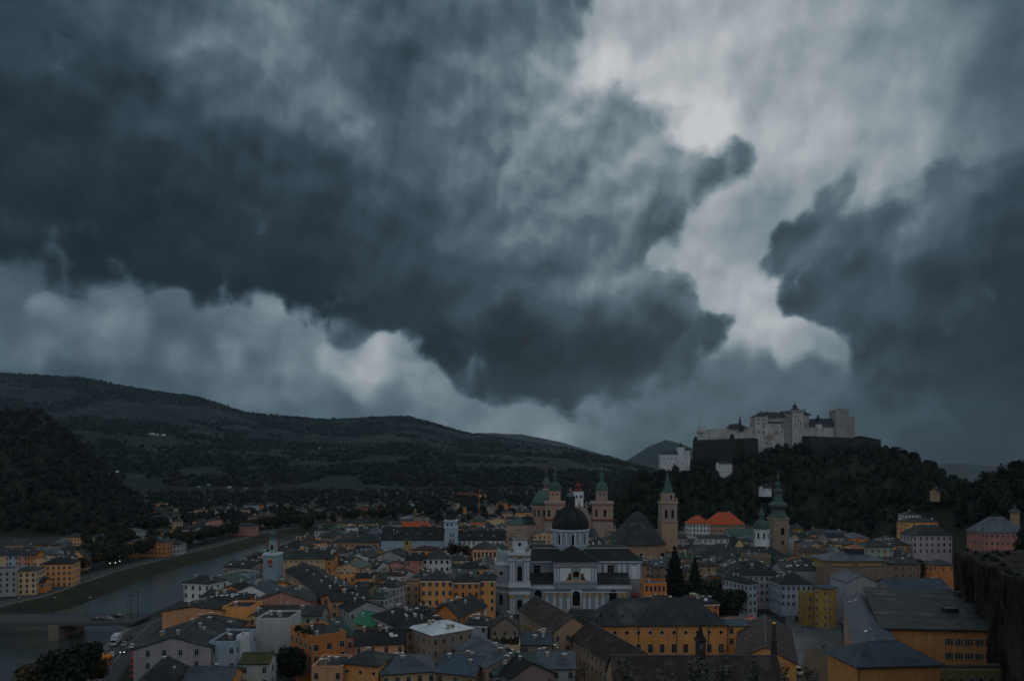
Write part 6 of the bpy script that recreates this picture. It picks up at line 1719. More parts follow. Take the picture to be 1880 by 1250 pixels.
# ------------------------------------------------------------------ vehicles
M_TYRE = surface('tyre', (.015, .015, .016), .8); M_RIM = surface('rim', (.35, .36, .37), .4, metal=.6)
M_CARG = surface('car glass', (.015, .018, .02), .08, spec=.6)
def car_paint(c, col): return surface('car paint ' + c, col, .28, .03, 1.0, rand=0, spec=.6)
def car_proto(name, label, paint, loc, rz, lit=False, van=False, group=None, cat='car'):
    t = thing(name, label, cat, loc, rz, group)
    L_, W_, H1, H2 = (5.4, 2.0, 1.2, 2.4) if van else (4.3, 1.78, .88, 1.46)
    b = MB()
    prof = [(-L_/2, .35), (-L_/2 + .1, H1 * .8), (-L_/2 + .9, H1), (L_/2 - .5, H1 * 1.02), (L_/2, H1 * .85), (L_/2, .35)]
    b.M = Matrix.Rotation(math.pi/2, 4, 'Z')
    b.slab(prof, -W_/2, W_/2)
    r0, r1, r2, r3 = (-L_/2 + .8, -L_/2 + 1.5, L_/2 - .1, L_/2 - .05) if van else (-L_/2 + 1.0, -L_/2 + 1.75, L_/2 - 1.1, L_/2 - .45)
    b.hexa([(r0, -W_/2 + .06, H1), (r3, -W_/2 + .06, H1), (r3, W_/2 - .06, H1), (r0, W_/2 - .06, H1), (r1, -W_/2 + .22, H2), (r2, -W_/2 + .22, H2), (r2, W_/2 - .22, H2), (r1, W_/2 - .22, H2)])
    b.build('body', paint, t)
    b = MB(); b.M = Matrix.Rotation(math.pi/2, 4, 'Z'); k = .18; e = .02
    def lerp(a, c, f): return a + (c - a) * f
    z0, z1 = lerp(H1, H2, .12), lerp(H1, H2, .88)
    def yy(f): return lerp(W_/2 - .06, W_/2 - .22, f) + e
    for s in (-1, 1):
        b.add([(lerp(r0, r1, .12) + .12, s*yy(.12), z0), (r3 - .15, s*yy(.12), z0), (lerp(r3, r2, .88) - .15, s*yy(.88), z1), (lerp(r0, r1, .88) + .1, s*yy(.88), z1)], [(0, 1, 2, 3) if s < 0 else (3, 2, 1, 0)])
    b.add([(lerp(r0, r1, .1) - e, -W_/2 + .2, z0), (lerp(r0, r1, .1) - e, W_/2 - .2, z0), (lerp(r0, r1, .88) - e, W_/2 - .3, z1), (lerp(r0, r1, .88) - e, -W_/2 + .3, z1)], [(3, 2, 1, 0)])
    b.add([(lerp(r3, r2, .1) + e, -W_/2 + .2, z0), (lerp(r3, r2, .1) + e, W_/2 - .2, z0), (lerp(r3, r2, .88) + e, W_/2 - .3, z1), (lerp(r3, r2, .88) + e, -W_/2 + .3, z1)], [(0, 1, 2, 3)])
    b.build('window', M_CARG, t)
    for sx in (-1, 1):
        for y in (-L_/2 + .85, L_/2 - .85):
            b = MB(); b.tube((sx * (W_/2 - .2), y, .33), (sx * (W_/2 + .02), y, .33), .33, .33, 12); w = b.build('wheel', M_TYRE, t)
            b = MB(); b.tube((sx * (W_/2 + .02), y, .33), (sx * (W_/2 + .035), y, .33), .2, .18, 10); b.build('rim', M_RIM, w)
        b = MB(); b.box(sx * W_*.36 - .2, sx * W_*.36 + .2, -L_/2 - .02, -L_/2 + .1, H1*.62, H1*.8); b.build('headlight', glow('headlight', (1, .96, .88), 7.0) if lit else M_CAP, t)
        b = MB(); b.box(sx * W_*.38 - .16, sx * W_*.38 + .16, L_/2 - .1, L_/2 + .02, H1*.62, H1*.85); b.build('taillight', surface('tail lamp', (.4, .02, .02), .3), t)
    return t
def on_road(px, py, z=0.07):
    Y = (CAM_Z - z) * F / (py - HORIZON); return ((px - 940) / F * Y, Y, z)
PQ = R(18)
GC = 'cars on the quay road'
car_proto('parked_car', 'silver car behind the orange kiosk on the quay road', car_paint('silver', (.5, .53, .56)), on_road(206, 1204), PQ, group=GC)
car_proto('car', 'dark car with lit headlights on the quay road', car_paint('dark', (.03, .035, .04)), on_road(227, 1197), PQ, lit=True, group=GC)
car_proto('car', 'grey car just beyond the dark car with lit headlights', car_paint('grey', (.22, .24, .26)), on_road(229, 1184), PQ, group=GC)
car_proto('car', 'pale car nearest the houses on the quay road', car_paint('silver', (.5, .53, .56)), on_road(243, 1188), PQ + math.pi, group=GC)
car_proto('car', 'black car farthest up the quay road beside the white lorry', car_paint('dark', (.03, .035, .04)), on_road(236, 1172), PQ, group=GC)
GB = 'cars crossing the bridge'
for px, c, col, lab, y in ((176, 'dark', (.03, .035, .04), 'black car leftmost in the file on the bridge', 297), (188, 'wine', (.12, .02, .02), 'dark red car second in the file on the bridge', 297), (199, 'grey', (.22, .24, .26), 'grey car third in the file on the bridge', 297), (214, 'dark', (.03, .035, .04), 'black car nearest the right end of the bridge', 302.5)):
    car_proto('car', lab, car_paint(c, col), ((px - 940) / F * y, y, 2.06), R(90 if y < 300 else -90), group=GB)
x, y, z = on_road(212, 1182)
lo = thing('lorry', 'white box lorry standing by the river on the quay road', 'lorry', (x, y, z), PQ)
b = MB(); b.box(-1.2, 1.2, -1.8, 4.6, .9, 3.5); b.build('cargo_box', surface('lorry white', (.5, .54, .57), .5, .08), lo)
b = MB(); b.hexa([(-1.1, -3.7, .5), (1.1, -3.7, .5), (1.1, -1.9, .5), (-1.1, -1.9, .5), (-1.05, -3.5, 2.5), (1.05, -3.5, 2.5), (1.05, -1.9, 2.6), (-1.05, -1.9, 2.6)]); b.build('cab', car_paint('silver', (.5, .53, .56)), lo)
b = MB(); b.box(-.95, .95, -3.68, -3.55, 1.5, 2.3); b.build('windscreen', M_CARG, lo)
b = MB(); b.box(-.9, .9, -3.2, 4.4, .55, .9); b.build('chassis', M_IRON, lo)
for sx in (-1, 1):
    for yy_ in (-2.8, 2.4, 3.5):
        b = MB(); b.tube((sx * .8, yy_, .48), (sx * 1.15, yy_, .48), .48, .48, 12); b.build('wheel', M_TYRE, lo)
x, y, z = on_road(191, 1219)
ki = thing('kiosk', 'bright orange kiosk at the roadside near the river trees', 'kiosk', (x, y, 0), PQ)
b = MB(); b.box(-1.9, 1.9, -2.2, 2.2, 0, 2.7); b.build('body', surface('orange board', (.62, .17, .02), .7), ki)
b = MB(); b.hexa([(-2.3, -2.7, 2.7), (2.3, -2.7, 2.7), (2.3, 2.6, 2.7), (-2.3, 2.6, 2.7), (-2.2, -2.5, 3.3), (2.2, -2.5, 3.1), (2.2, 2.5, 3.1), (-2.2, 2.5, 3.3)]); b.build('roof', surface('orange awning', (.7, .2, .025), .8), ki)
b = MB(); b.box(-1.2, 1.2, -2.26, -2.2, 1.1, 2.2); b.box(1.9, 1.96, -1.4, 1.2, 1.1, 2.2); b.build('hatch', M_DARK, ki)
car_proto('parked_van', 'dark van standing at the far end of the square', car_paint('dark', (.03, .035, .04)), on_road(1472, 1140), R(80), van=True, cat='van')
car_proto('parked_van', 'white van at the corner of the chapel', car_paint('white', (.6, .62, .64)), on_road(1463, 1236), R(5), van=True, cat='van')

# ------------------------------------------------------------------ parasols
def parasol(loc, col, label, group, s=1.0, key='red'):
    t = thing('parasol', label, 'parasol', loc, random.uniform(0, 1), group)
    b = MB(); b.tube((0, 0, 0), (0, 0, 2.5), .04, .04, 6); b.box(-.35, .35, -.35, .35, 0, .08); b.build('pole', M_IRON, t)
    b = MB(); b.lathe([(1.55*s, 2.02), (1.6*s, 2.18), (.8*s, 2.5), (.06, 2.72)], 0, 0, 8); b.build('canopy', surface('parasol ' + key, col, .85, .12), t)
    return t
PL = ['red parasol nearest the bottom edge beside the quay', 'red parasol second from the bottom beside the quay', 'red parasol in the middle of the row by the quay', 'red parasol second from the top of the row by the quay', 'red parasol at the top of the row by the quay']
for k in range(5):
    Y = 217 + k * 6.6
    parasol(((247 - k * .3 - 940) / F * Y, Y, 0), (.30, .03, .035), PL[k], 'red parasols by the quay')
for px, py, col, key, lab in ((1377, 1130, (.65, .02, .03), 'bright red', 'bright red parasol below the tall narrow white house'), (1332, 1132, (.55, .20, .08), 'orange', 'orange parasol left of the bright red one in the garden'), (1342, 1131, (.5, .12, .05), 'brick', 'brick red parasol next to the orange one in the garden')):
    Y = (CAM_Z - 2.6) * F / (py - HORIZON)
    parasol(((px - 940) / F * Y, Y, 0), col, lab, 'garden parasols', 1.5, key)
    SHOW.append((px - 10, px + 10, py - 4, py + 4, Y - 2))

# ------------------------------------------------------------------ people on the square
def person(loc, rz, coat, label, stride=.25, arm=.15):
    """one continuous body grown along a skeleton; coat and trousers coloured by height, hair as a cap"""
    J = [(0, 0, .94), (0, .01, 1.12), (0, 0, 1.34), (0, 0, 1.46), (0, -.02, 1.54), (0, -.03, 1.66)]
    E = [(0, 1), (1, 2), (2, 3), (3, 4), (4, 5)]; Rr = [.15, .14, .17, .065, .075, .085]
    for s in (-1, 1):
        k = len(J); y = s * stride
        J += [(s*.10, y*.1, .88), (s*.11, y*.45 - .03, .50), (s*.11, y, .10), (s*.12, y - .14, .05)]; Rr += [.10, .065, .045, .04]; E += [(0, k), (k, k+1), (k+1, k+2), (k+2, k+3)]
        k = len(J)
        J += [(s*.20, 0, 1.40), (s*.25, -s*arm*.5 + .03, 1.13), (s*.25, -s*arm - .06, .88), (s*.25, -s*arm - .09, .79)]; Rr += [.075, .055, .04, .035]; E += [(2, k), (k, k+1), (k+1, k+2), (k+2, k+3)]
    me = bpy.data.meshes.new('person'); me.from_pydata(J, E, [])
    o = bpy.data.objects.new('person', me); COL.objects.link(o)
    o.modifiers.new('s', 'SKIN'); sd_ = o.modifiers.new('u', 'SUBSURF'); sd_.levels = 1
    for v, r in zip(me.skin_vertices[0].data, Rr): v.radius = (r, r * .85)
    me.skin_vertices[0].data[0].use_root = True
    dg = bpy.context.evaluated_depsgraph_get()
    m2 = bpy.data.meshes.new_from_object(o.evaluated_get(dg))
    bpy.data.objects.remove(o)
    for m in (surface('skin', (.36, .22, .16), .6), surface('coat ' + coat[0], coat[1], .9), surface('trousers', (.025, .03, .04), .9)): m2.materials.append(m)
    for p in m2.polygons:
        c = p.center
        p.material_index = 0 if (c.z > 1.47 or (abs(c.x) > .2 and c.z < .87)) else (1 if c.z > .86 else 2)
        p.use_smooth = True
    t = link('person', m2); t.location = loc; t.rotation_euler = (0, 0, rz)
    tag(t, label, 'person', 'people on the square')
    b = MB(); b.lathe([(.092, 1.66), (.105, 1.71), (.085, 1.78), (.03, 1.80)], 0, -.01, 8); b.build('hair', surface('dark hair', (.02, .015, .012), .8), t, smooth=True)
    return t
CO = {'red': ('red', (.22, .03, .03)), 'dark': ('dark', (.02, .022, .028)), 'olive': ('olive', (.08, .075, .04)), 'rust': ('rust', (.28, .10, .04))}
for px, py, c, rz, lab in ((1462, 1166, 'rust', 40, 'person in rust coat nearest the chapel on the square'), (1468, 1165, 'red', 200, 'person in red coat walking beside the rust coat'), (1474, 1162, 'dark', 120, 'person in dark coat farthest back on the square'),
                           (1511, 1191, 'dark', -30, 'left of two people in dark coats standing on the gravel edge'), (1515, 1190, 'olive', 20, 'person in olive coat right of the pair on the gravel edge'), (1480, 1232, 'red', 170, 'person in red coat on the sandy gravel near the bottom edge'),
                           (1477, 1243, 'dark', 190, 'person in dark coat closest to the bottom edge')):
    Y = CAM_Z * F / (py - HORIZON)
    person(((px - 940) / F * Y, Y, .06), R(rz), CO[c], lab, stride=random.uniform(.1, .3))

# ------------------------------------------------------------------ trees one can tell apart
P_OAK = [tree_proto(31 + k, 4.6, 11.5, 2.6, 620, .50, M_LEAF['oak']) for k in range(3)]
P_AUT = [tree_proto(41 + k, 4.6, 11.5, 2.6, 620, .50, M_LEAF['autumn']) for k in range(2)]
P_DRK = [tree_proto(51 + k, 5.4, 13.5, 2.4, 1500, .42, M_LEAF['dark']) for k in range(2)]
P_COP = [tree_proto(61, 6.2, 18, 3.0, 1300, .5, M_LEAF['copper'])]
P_FIR = [tree_proto(71 + k, 7.4, 29, 2.0, 4200, .62, M_LEAF['fir'], 'fir') for k in range(2)]
SHOW.append((1215, 1330, 1005, 1090, 322))
def tree_at(protos, px, Y, z0, s, label, group=None, name='tree', k=None):
    FOOT.append(((px - 940) / F * Y, Y, 4, 4, 0))
    return plant(name, protos, ((px - 940) / F * Y, Y, z0), label, group, s, k)
tree_at(P_DRK, 535, 207, 0, 1.0, 'dark bushy tree before the white fire wall and orange corner house', k=0)
tree_at(P_FIR, 1239, 340, 0, 1.0, 'tall dark spruce right of the church', name='spruce', k=0)
tree_at(P_FIR, 1276, 336, 0, .78, 'second, lower spruce right of the tall one', name='spruce', k=1)
for k, (px, Y, s, lab) in enumerate(((1258, 330, 1.15, 'leafy tree between the two spruces'), (1296, 326, 1.35, 'leafy tree right of the lower spruce'), (1316, 330, 1.2, 'leafy tree left of the long grey house'))):
    tree_at(P_OAK, px, Y, 0, s, lab, k=k % 3)
tree_at(P_DRK, 1345, 288, 0, 1.35, 'broad dark tree beside the tall narrow white house', k=1)
tree_at(P_DRK, 1325, 296, 0, 1.1, 'dark tree left of the broad one near the garden parasols', k=0)
tree_at(P_COP, 842, 424, 0, 1.15, 'copper brown beech right of the carillon tower')
tree_at(P_AUT, 1690, 362, 4, 1.35, 'yellowing autumn tree in front of the large grey villa', k=0)
tree_at(P_DRK, 1890, 372, 14, 1.6, 'tall dark tree covering the corner of the rose red villa', k=0)
for k, (px, Y, s, pr, lab) in enumerate(((112, 190, 1.3, P_DRK, 'dark tree left of the kiosk'), (148, 201, 1.25, P_DRK, 'dark tree next to the orange kiosk by the river'), (172, 208, .95, P_AUT, 'browning tree just left of the orange kiosk'), (92, 172, 1.2, P_DRK, 'dark tree in the bottom left corner'),
                                         (66, 196, 1.1, P_AUT, 'browning tree at the water in the lower left'), (125, 178, 1.0, P_AUT, 'low browning tree at the bottom edge by the river'))):
    plant('tree', pr, ((px - 940) / F * Y, Y, 0), lab, 'trees by the quay', s, k % 2)
for k, (px, row, Y) in enumerate(((1643, 826, 800), (1660, 834, 760), (1676, 842, 740), (1703, 852, 700), (1729, 862, 670), (1842, 868, 520), (1866, 862, 505))):
    x = (px - 940) / F * Y; z = float(FORT.z(np.array(x), np.array(Y)))
    plant('tree', P_DRK, (x, Y, z), ('tree standing above the wood on the skyline, %s from the fortress' % ('first', 'second', 'third', 'fourth', 'fifth', 'sixth', 'seventh')[k]), 'skyline trees', random.uniform(.8, 1.1))
GA = 'trees along the far bank avenue'
for k in range(62):
    Y = 462 + k * 8.2
    for off in ((40,) if k % 3 else (40, 50)):
        x = float(LB(Y)) - off + random.uniform(-1.5, 1.5)
        plant('tree', P_AUT if random.random() < .22 else P_OAK, (x, Y + random.uniform(-2, 2), 0), 'leafy tree in the long avenue on the far river bank', GA, random.uniform(1.0, 1.35))
for k in range(120):
    Y = random.uniform(440, 700); px = random.uniform(150, 345)
    x = (px - 940) / F * Y
    if any(clash((x, Y, 5, 5, 0), f) for f in FOOT) or 225 < px < 310 and Y < 545 and Y > 505 or x > float(LB(Y)) - 36: continue
    plant('tree', P_OAK if random.random() < .8 else P_AUT, (x, Y, 0), 'park tree among the houses under the wooded hill', 'park trees on the far bank', random.uniform(.8, 1.15))
# planted roof terraces
P_SH = [tree_proto(81 + k, 1.1, 2.0, .25, 160, .2, M_LEAF['autumn' if k else 'oak']) for k in range(2)]
for k, (px, py, h, lab) in enumerate(((548, 1166, 16.2, 'left shrub on the orange corner house roof'), (558, 1169, 16.2, 'middle shrub on the orange corner house roof'), (567, 1171, 16.2, 'right shrub on the orange corner house roof'),
                                      (911, 1186, 13.2, 'shrub at the left end of the planted roof terrace'), (924, 1186, 13.2, 'shrub left of the middle on the planted roof terrace'), (937, 1186, 13.2, 'shrub right of the middle on the planted roof terrace'), (948, 1186, 13.2, 'shrub at the right end of the planted roof terrace'))):
    Y = dist(py, h) + (3 if k < 3 else 1.5)
    plant('shrub', P_SH, ((px - 940) / F * Y, Y, h), lab, None, 1.2 if k < 3 else 1.35, k % 2, cat='shrub')
# young trees rising just below the terrace
def sapling(seed, h):
    rng = np.random.default_rng(seed)
    b = MB(); tips = []
    b.tube((0, 0, -.5), (0, 0, h * .55), .05, .03, 6)
    for k in range(6):
        a = rng.uniform(0, 6.28); z = h * rng.uniform(.35, .6); q = rng.uniform(.25, .75)
        p0 = Vector((0, 0, z)); p1 = Vector((math.cos(a) * q, math.sin(a) * q, z + h * rng.uniform(.15, .42)))
        b.tube(p0, p1, .025, .008, 5); tips.append((p0, p1))
    top = Vector((rng.uniform(-.1, .1), rng.uniform(-.1, .1), h)); b.tube((0, 0, h * .55), top, .03, .008, 5); tips.append((Vector((0, 0, h * .5)), top))
    V, Q = [], []
    for p0, p1 in tips:
        n = int(34 * (p1 - p0).length / 1.0)
        for j in range(n):
            c = p0.lerp(p1, .25 + .75 * rng.random())
            a = rng.uniform(0, 6.28); d = Vector((math.cos(a), math.sin(a), rng.uniform(-.35, .4))).normalized()
            s = rng.uniform(.11, .19); w = d.cross(Vector((rng.normal(), rng.normal(), 2))).normalized() * s * .42
            c0 = c + d * .03; m = c0 + d * s * .55; e_ = c0 + d * s + Vector((0, 0, -.03))
            o = len(V); V += [c0, m + w, e_, m - w]; Q.append((o, o + 1, o + 2, o + 3))
    t = raw_mesh('crown', np.array([tuple(v) for v in V]), np.array(Q), M_LEAF['young']); me = t.data; bpy.data.objects.remove(t)
    return me, b.mesh('trunk', M_BARK)
P_SAP = [sapling(90 + k, 3.2) for k in range(4)]
SL = ['farthest left', 'second from the left', 'third from the left', 'fourth from the left', 'fifth from the left', 'sixth from the left', 'seventh from the left', 'farthest right']
for k, (px, row, Y) in enumerate(((1075, 1218, 27), (1150, 1188, 25), (1212, 1212, 28), (1268, 1200, 26), (1326, 1192, 25), (1384, 1198, 27), (1440, 1222, 29), (1494, 1230, 27))):
    zt = CAM_Z - (row - HORIZON) / F * Y
    plant('sapling', P_SAP, ((px - 940) / F * Y, Y, zt - 3.3), 'young leafy tree just below the viewpoint, %s of the row' % SL[k], 'saplings below the viewpoint', 1.0, k % 4)

# farmhouses on the mountain slope
for k, (px, row, wd) in enumerate(((278, 800, 26), (288, 799, 14), (300, 800, 18), (590, 825, 26), (604, 827, 14), (341, 893, 16), (365, 896, 14), (382, 892, 16), (421, 896, 16), (436, 890, 14), (452, 899, 12), (548, 905, 18), (560, 842, 14), (690, 872, 14), (480, 860, 16), (215, 868, 14))):
    _, yc, yb = FAR.col(px)
    Yf_ = yb
    for Yq in np.linspace(yb, yc, 240):
        x = (px - 940) / F * Yq; z = float(FAR.z(np.array(x), np.array(Yq)))
        if HORIZON - (z - CAM_Z) * F / Yq < row: Yf_ = Yq; break
    z = float(FAR.z(np.array((px - 940) / F * Yf_), np.array(Yf_)))
    s = wd * Yf_ / 3600 
    house((px - 940) / F * Yf_, Yf_, s, s * .7, s * .38, R(random.uniform(-30, 30)), 'white', 'slate', 'gable', s * .2, z0=z + 2, label='white farmhouse on the dark mountain slope, number of the scattered group'.replace(', number of the scattered group', (' above the treeline at left', ' in the left farm cluster, smallest', ' at the right of the left farm cluster', ' high in mid slope, broadest', ' high in mid slope, smaller neighbour', ' low down above the wooded knoll, leftmost', ' low down above the knoll, second', ' low down above the knoll, third', ' right of the knoll top', ' uphill from the knoll', ' at the right foot of the knoll', ' near the valley floor in the middle', ' alone in the middle', ' alone toward the cathedral', ' alone left of the middle', ' alone above the wooded hill edge')[k]),
          chim=0, windows=False, foot=False, name='farmhouse', group='farmhouses on the mountain')

# ------------------------------------------------------------------ the plainer houses that fill the blocks between
GROUP = 'old town houses filling the blocks'
frnd = random.Random(21)
def allowed(cx, cy, w, d, rz, top):
    if any(clash((cx, cy, w + .3, d + .3, rz), f) for f in FOOT): return False
    P = corners(cx, cy, w, d, rz)
    for x, y in P:
        l, r = river_edges(y)
        if l - 36 < x < r + (27 if y < 305 else 15.5) and y < 1000: return False
    pxs = [940 + F * x / y for x, y in P]
    y0 = min(y for x, y in P)
    pt = HORIZON - (top - CAM_Z) * F / (y0 + (max(y for x, y in P) - y0) * .4)
    for a, b_, r0, r1, Y in SHOW:
        if y0 < Y and max(pxs) > a + 1 and min(pxs) < b_ - 1 and pt < r1:
            return False
    return True
fills = []
def try_fill(cx, cy, w, d, rz, h, rise, far=False):
    for hh in (h, h - 2.5, h - 5):
        if hh < 8.5: break
        if allowed(cx, cy, w, d, rz, hh + rise * .8):
            FOOT.append((cx, cy, w, d, rz)); fills.append((cx, cy, w, d, rz, hh, rise)); return True
    return False
# rows of joined houses following a slightly bent street grid
for row in range(34):
    Yrow = 196 + row * 15.5 + frnd.uniform(-2, 2)
    x = -330.0
    while x < 260:
        w = frnd.uniform(8.5, 17); d = frnd.uniform(11, 15.5)
        bend = R(-16) if x < -60 else (R(-6) if x < 30 else R(5))
        cx, cy = x + w / 2, Yrow + (x + 60) * math.tan(bend) * .25 + frnd.uniform(-1.2, 1.2)
        px = 940 + F * cx / max(cy, 50)
        ok = -60 < px < 1900 and cy > 180
        l, r = river_edges(cy)
        if cx < l: ok = ok and cy > 360
        else: ok = ok and cy < 640 and px < 1660 and not (1130 < px and cy > 590) and not (1385 < px < 1560 and cy < 312) and not (px > 1560 and cy < 310)
        if ok and frnd.random() < (.93 if cx > r else .13):
            h = frnd.uniform(13, 18.5) if cx > r else frnd.uniform(9, 13)
            if not try_fill(cx, cy, w, d, bend + R(frnd.uniform(-3, 3)), h, d * frnd.uniform(.16, .26)) and w > 10:
                try_fill(cx, cy, w * .6, d * .7, bend, h - 1, d * .15)
        x += w + (frnd.uniform(.2, .6) if frnd.random() < .8 else frnd.uniform(2, 5))
# scattered houses along the far edge of town and in the valley
for k in range(150):
    Y = frnd.uniform(640, 1150); px = frnd.uniform(290, 1240)
    l, r = river_edges(Y); cx = (px - 940) / F * Y
    if px > 1120 and Y > 690: continue
    try_fill(cx, Y, frnd.uniform(10, 22), frnd.uniform(9, 13), R(frnd.uniform(-40, 40)), frnd.uniform(8.6, 12), 2.6)
fills.sort(key=lambda f: f[1])
def proxy(cx, cy, w, d, rz, h, rise):
    P = corners(cx, cy, w, d, rz); Q = corners(cx, cy, w * .35, d * .35, rz)
    return [(x, y, 0) for x, y in P] + [(x, y, h) for x, y in P] + [(x, y, h + rise * .95) for x, y in Q]
def see_share():
    bpy.context.view_layer.update()
    VV, FF, o_ = [], [], 0
    for s in SOLIDS:
        mw = s.parent.matrix_basis
        VV += [mw @ v.co for v in s.data.vertices]; FF += [[i + o_ for i in p.vertices] for p in s.data.polygons]; o_ = len(VV)
    for f in fills:
        VV += [Vector(v) for v in proxy(*f)]
        FF += [[o_ + i for i in q] for q in ((0,1,5,4), (1,2,6,5), (2,3,7,6), (3,0,4,7), (4,5,9,8), (5,6,10,9), (6,7,11,10), (7,4,8,11), (8,9,10,11))]; o_ = len(VV)
    BV = BVHTree.FromPolygons(VV, FF)
    out = []
    e_ = Vector((0, 0, CAM_Z))
    for f in fills:
        pr = [Vector(v) for v in proxy(*f)]; S = pr[4:12] + [(pr[a] + pr[b_]) / 2 for a, b_ in ((4, 5), (5, 6), (6, 7), (7, 4), (8, 10), (4, 9), (5, 10), (6, 11), (7, 8), (0, 5), (1, 6), (3, 4))]
        c = sum(pr[4:12], Vector()) / 8
        n_ = 0
        for p in S:
            q = p + (p - c) * .04 + Vector((0, 0, .3)); d_ = e_ - q
            px = 940 + F * q.x / q.y; py = HORIZON - (q.z - CAM_Z) * F / q.y
            if -5 < px < 1885 and py < 1255 and BV.ray_cast(q, d_.normalized(), d_.length)[0] is None: n_ += 1
        out.append(n_ / len(S) * f[2] * (f[3] * .3 + f[6]) / f[1] ** 2)
    return out
shr = see_share()
keep = sorted((f for f in zip(shr, fills) if f[0] > 0), key=lambda q: -q[0])
print('fills seen', len(keep), 'of', len(fills))
N_THINGS = 176
far_fills = sorted((f for _, f in keep[N_THINGS:]), key=lambda f: f[1])
fills = sorted((f for _, f in keep[:N_THINGS]), key=lambda f: f[1])
names_used = {}
WCH = [('taupe', 10), ('cream', 9), ('grey', 8), ('tan', 9), ('ochre', 5), ('white', 7), ('peach', 4), ('pink', 4), ('pale blue', 4), ('brown', 6), ('sage', 2), ('lilac grey', 5), ('orange', 4), ('yellow', 2)]
RCH = [('slate', 26), ('black', 26), ('brown', 4), ('grey metal', 6), ('blue metal', 4), ('dark green', 5), ('green copper', 1.4)]
def pick(ch): return frnd.choices([c for c, _ in ch], [w for _, w in ch])[0]
def short(lab):      # landmark as others refer to it
    for k, v in (('baroque church', 'the white baroque church'), ('cathedral', 'the cathedral'), ('hall church', 'the black choir roof'), ('gothic', 'the gothic tower'), ('abbey tower', 'the abbey tower'), ('domed chapel', 'the domed chapel'),
                 ('town hall clock', 'the clock tower'), ('carillon tower with', 'the carillon tower'), ('convent', 'the red-capped convent tower'), ('fortress with', 'the fortress'), ('bright white sheet', 'the bright white roof'),
                 ('bright green copper', 'the bright green roof'), ('white windowless', 'the white fire wall'), ('orange corner', 'the orange corner house'), ('wide pink gabled', 'the wide pink gable'), ('long ochre hall', 'the long ochre hall'),
                 ('ochre palace front, left', 'the ochre palace front'), ('orange palace front', 'the orange palace front'), ('long cream house with', 'the long cream attic house'), ('rose red house', 'the rose red house'), ('very long slate', 'the very long slate roof'),
                 ('pale pyramid', 'the pale pyramid roof'), ('dull red roof', 'the dull red roof'), ('round house with dark green', 'the orange domed house'), ('long orange palace', 'the long orange palace'), ('vivid red', 'the vivid red roof'),
                 ('salmon pink', 'the salmon pink house'), ('tall ochre house', 'the tall ochre far bank house'), ('broad yellow hall', 'the broad yellow hall'), ('hillside school', 'the white hillside school'), ('narrow yellow tower', 'the yellow tower block'),
                 ('pinkish palace', 'the pinkish palace'), ('dusky pink', 'the dusky pink gable'), ('stepped flat roof', 'the stepped yellow house'), ('long grey-blue range', 'the long grey-blue range'), ('long pink house', 'the long pink far bank house'),
                 ('broad slate hip roof behind', 'the long grey house'), ('tall narrow white', 'the bannered white house'), ('pale green copper', 'the green abbey roof'), ('colourful', None)):
        if k in lab: return v
    return None
LMK = [(short(l), x, y) for l, x, y in MARK if short(l)]
for cx, cy, w, d, rz, h, rise in fills:
    wc, rc = pick(WCH), pick(RCH)
    if cy > 560 and rc in ('blue metal', 'green copper'): rc = 'slate'
    kd = frnd.choices(('gable', 'gable_y', 'hip', 'flat'), (5, 3.2, 4, 1.3 if cy < 560 else 0))[0]
    nch = 0 if cy > 640 else (frnd.choice((1, 2, 3)) if cy < 480 else frnd.choice((0, 1, 2)))
    px, py = 940 + F * cx / cy, HORIZON - (h - CAM_Z) * F / cy
    roofword = {'gable': 'ridge roof', 'gable_y': 'front gable', 'hip': 'hip roof', 'flat': 'flat roof'}[kd]
    lm = sorted(LMK, key=lambda q: (q[1] - px) ** 2 + ((q[2] - py) * 2.2) ** 2)
    lab = None
    def rel(q):
        dx, dy = px - q[1], py - q[2]
        if abs(dx) < 24 or abs(dy) * 2.0 > abs(dx): return 'behind' if dy < 0 else 'in front of'
        s = 'left of' if dx < 0 else 'right of'
        return ('just ' if abs(dx) < 60 else '') + s
    base_ = '%s house with %s %s' % (wc, rc, roofword)
    chw = {0: ', no chimney', 1: ', single chimney', 2: ', two chimneys', 3: ', three chimneys'}[nch]
    for mid in ('', chw):
        for i in range(5):
            c_ = base_ + mid + ' ' + rel(lm[i]) + ' ' + lm[i][0]
            if c_ not in names_used and len(c_.split()) <= 16: lab = c_; break
        if lab: break
    for sz in ('small', 'broad', 'narrow', 'low', 'tall', 'plain', 'old'):
        if lab: break
        if sz in ('small', 'narrow') and w > 12.5 or sz == 'broad' and w <= 12.5 or sz == 'low' and h > 12 or sz == 'tall' and h < 14: continue
        for i in range(6):
            c_ = sz + ' ' + base_ + ' ' + rel(lm[i]) + ' ' + lm[i][0]
            if c_ not in names_used: lab = c_; break
    lab = lab or base_ + ' deep in the crowded roofs'
    names_used[lab] = 1
    hs = house(cx, cy, w, d, h, rz, wc, rc, 'gable' if kd == 'gable_y' else kd, rise, along='y' if kd == 'gable_y' else 'x', label=lab, chim=nch, dorm=(frnd.choice((1, 2, 3)) if frnd.random() < .45 and cy < 420 else 0),
               sky=(frnd.choice((0, 0, 1, 2)) if cy < 420 else 0), group=GROUP, foot=False, cornice=(cy < 330 and frnd.random() < .5 and kd != 'flat'), windows=None if cy < 620 else False)
print('fill houses', len(fills), 'in the mass', len(far_fills))
mats_, mix_ = [], {}
def mi_(m):
    if m.name not in mix_: mix_[m.name] = len(mats_); mats_.append(m)
    return mix_[m.name]
b = MB()
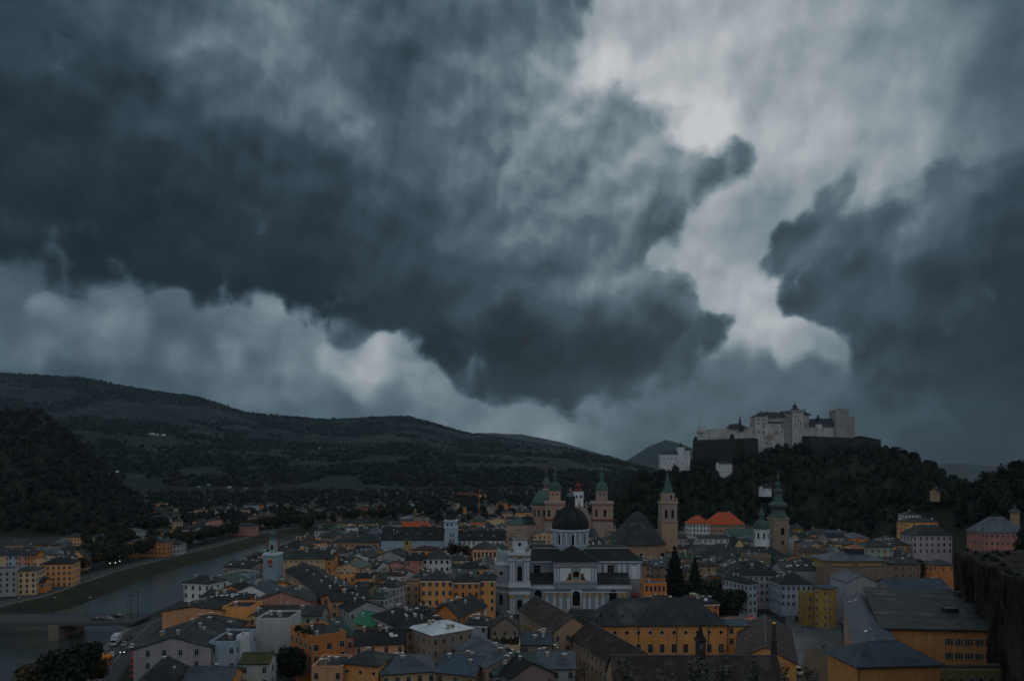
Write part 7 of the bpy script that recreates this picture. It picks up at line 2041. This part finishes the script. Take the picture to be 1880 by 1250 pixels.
for cx, cy, w, d, rz, h, rise in far_fills:
    wi, ri, ci = mi_(wallm(pick(WCH))), mi_(roofm(pick(RCH[:3]))), mi_(M_CAP)
    b.M = Matrix.Translation((cx, cy, 0)) @ Matrix.Rotation(rz, 4, 'Z')
    b.box(-w/2, w/2, -d/2, d/2, -1, h, wi)
    g = frnd.choice((.06, .5, .5)) * w; W_, D_ = w/2 + .5, d/2 + .5
    b.add([(-W_, -D_, h), (W_, -D_, h), (W_, D_, h), (-W_, D_, h), (-W_, -D_, h+.25), (W_, -D_, h+.25), (W_, D_, h+.25), (-W_, D_, h+.25), (-g, 0, h+.25+rise), (g, 0, h+.25+rise)],
          [(0,3,2,1), (0,1,5,4), (1,2,6,5), (2,3,7,6), (3,0,4,7), (4,5,9,8), (5,6,9), (6,7,8,9), (7,4,8)], ri)
    for k in range(frnd.choice((0, 1, 2))):
        x = frnd.uniform(-w*.3, w*.3); b.box(x-.5, x+.5, -.9, -.2, h + rise*.4, h + rise + 1.2, wi); b.box(x-.65, x+.65, -1.0, -.1, h + rise + 1.4, h + rise + 1.55, ci)
    n_ = int(w / 3)
    gi = mi_(M_GLASS)
    for k in range(n_):
        for zz in (h - 2, h - 5.4):
            x = -w/2 + w * (k + .5) / n_; b.box(x - .5, x + .5, -d/2 - .05, -d/2 + .1, zz - .8, zz + .8, gi)
if far_fills: tag(b.build('far_town_roofs', mats_), kind='stuff')

# ------------------------------------------------------------------ windows: only those some eye near the terrace could see
bpy.context.view_layer.update()
VV, FF, o_ = [], [], 0
for s in SOLIDS:
    mw = s.parent.matrix_basis
    vs = [mw @ v.co for v in s.data.vertices]
    VV += vs
    FF += [[i + o_ for i in p.vertices] for p in s.data.polygons]
    o_ += len(vs)
BV = BVHTree.FromPolygons(VV, FF)
count = {}
nwin = 0
for root, M, kind in PENDING:
    if count.get(root.name, 0) >= 90: continue
    wm_ = root.matrix_basis @ M
    p = wm_ @ Vector((0, -0.25, 0))
    seen = False
    px = 940 + F * p.x / p.y; py = HORIZON - (p.z - CAM_Z) * F / p.y
    if not (-60 < px < 1940 and py < 1290): continue
    for ex in (0, -6, 6):
        e_ = Vector((ex, 0, CAM_Z + 1))
        d_ = e_ - p
        if BV.ray_cast(p, d_.normalized(), d_.length)[0] is None: seen = True; break
    if not seen: continue
    o = link('window', window_mesh(kind), root)
    o.matrix_local = M
    count[root.name] = count.get(root.name, 0) + 1
    nwin += 1
print('windows', nwin, 'of', len(PENDING))
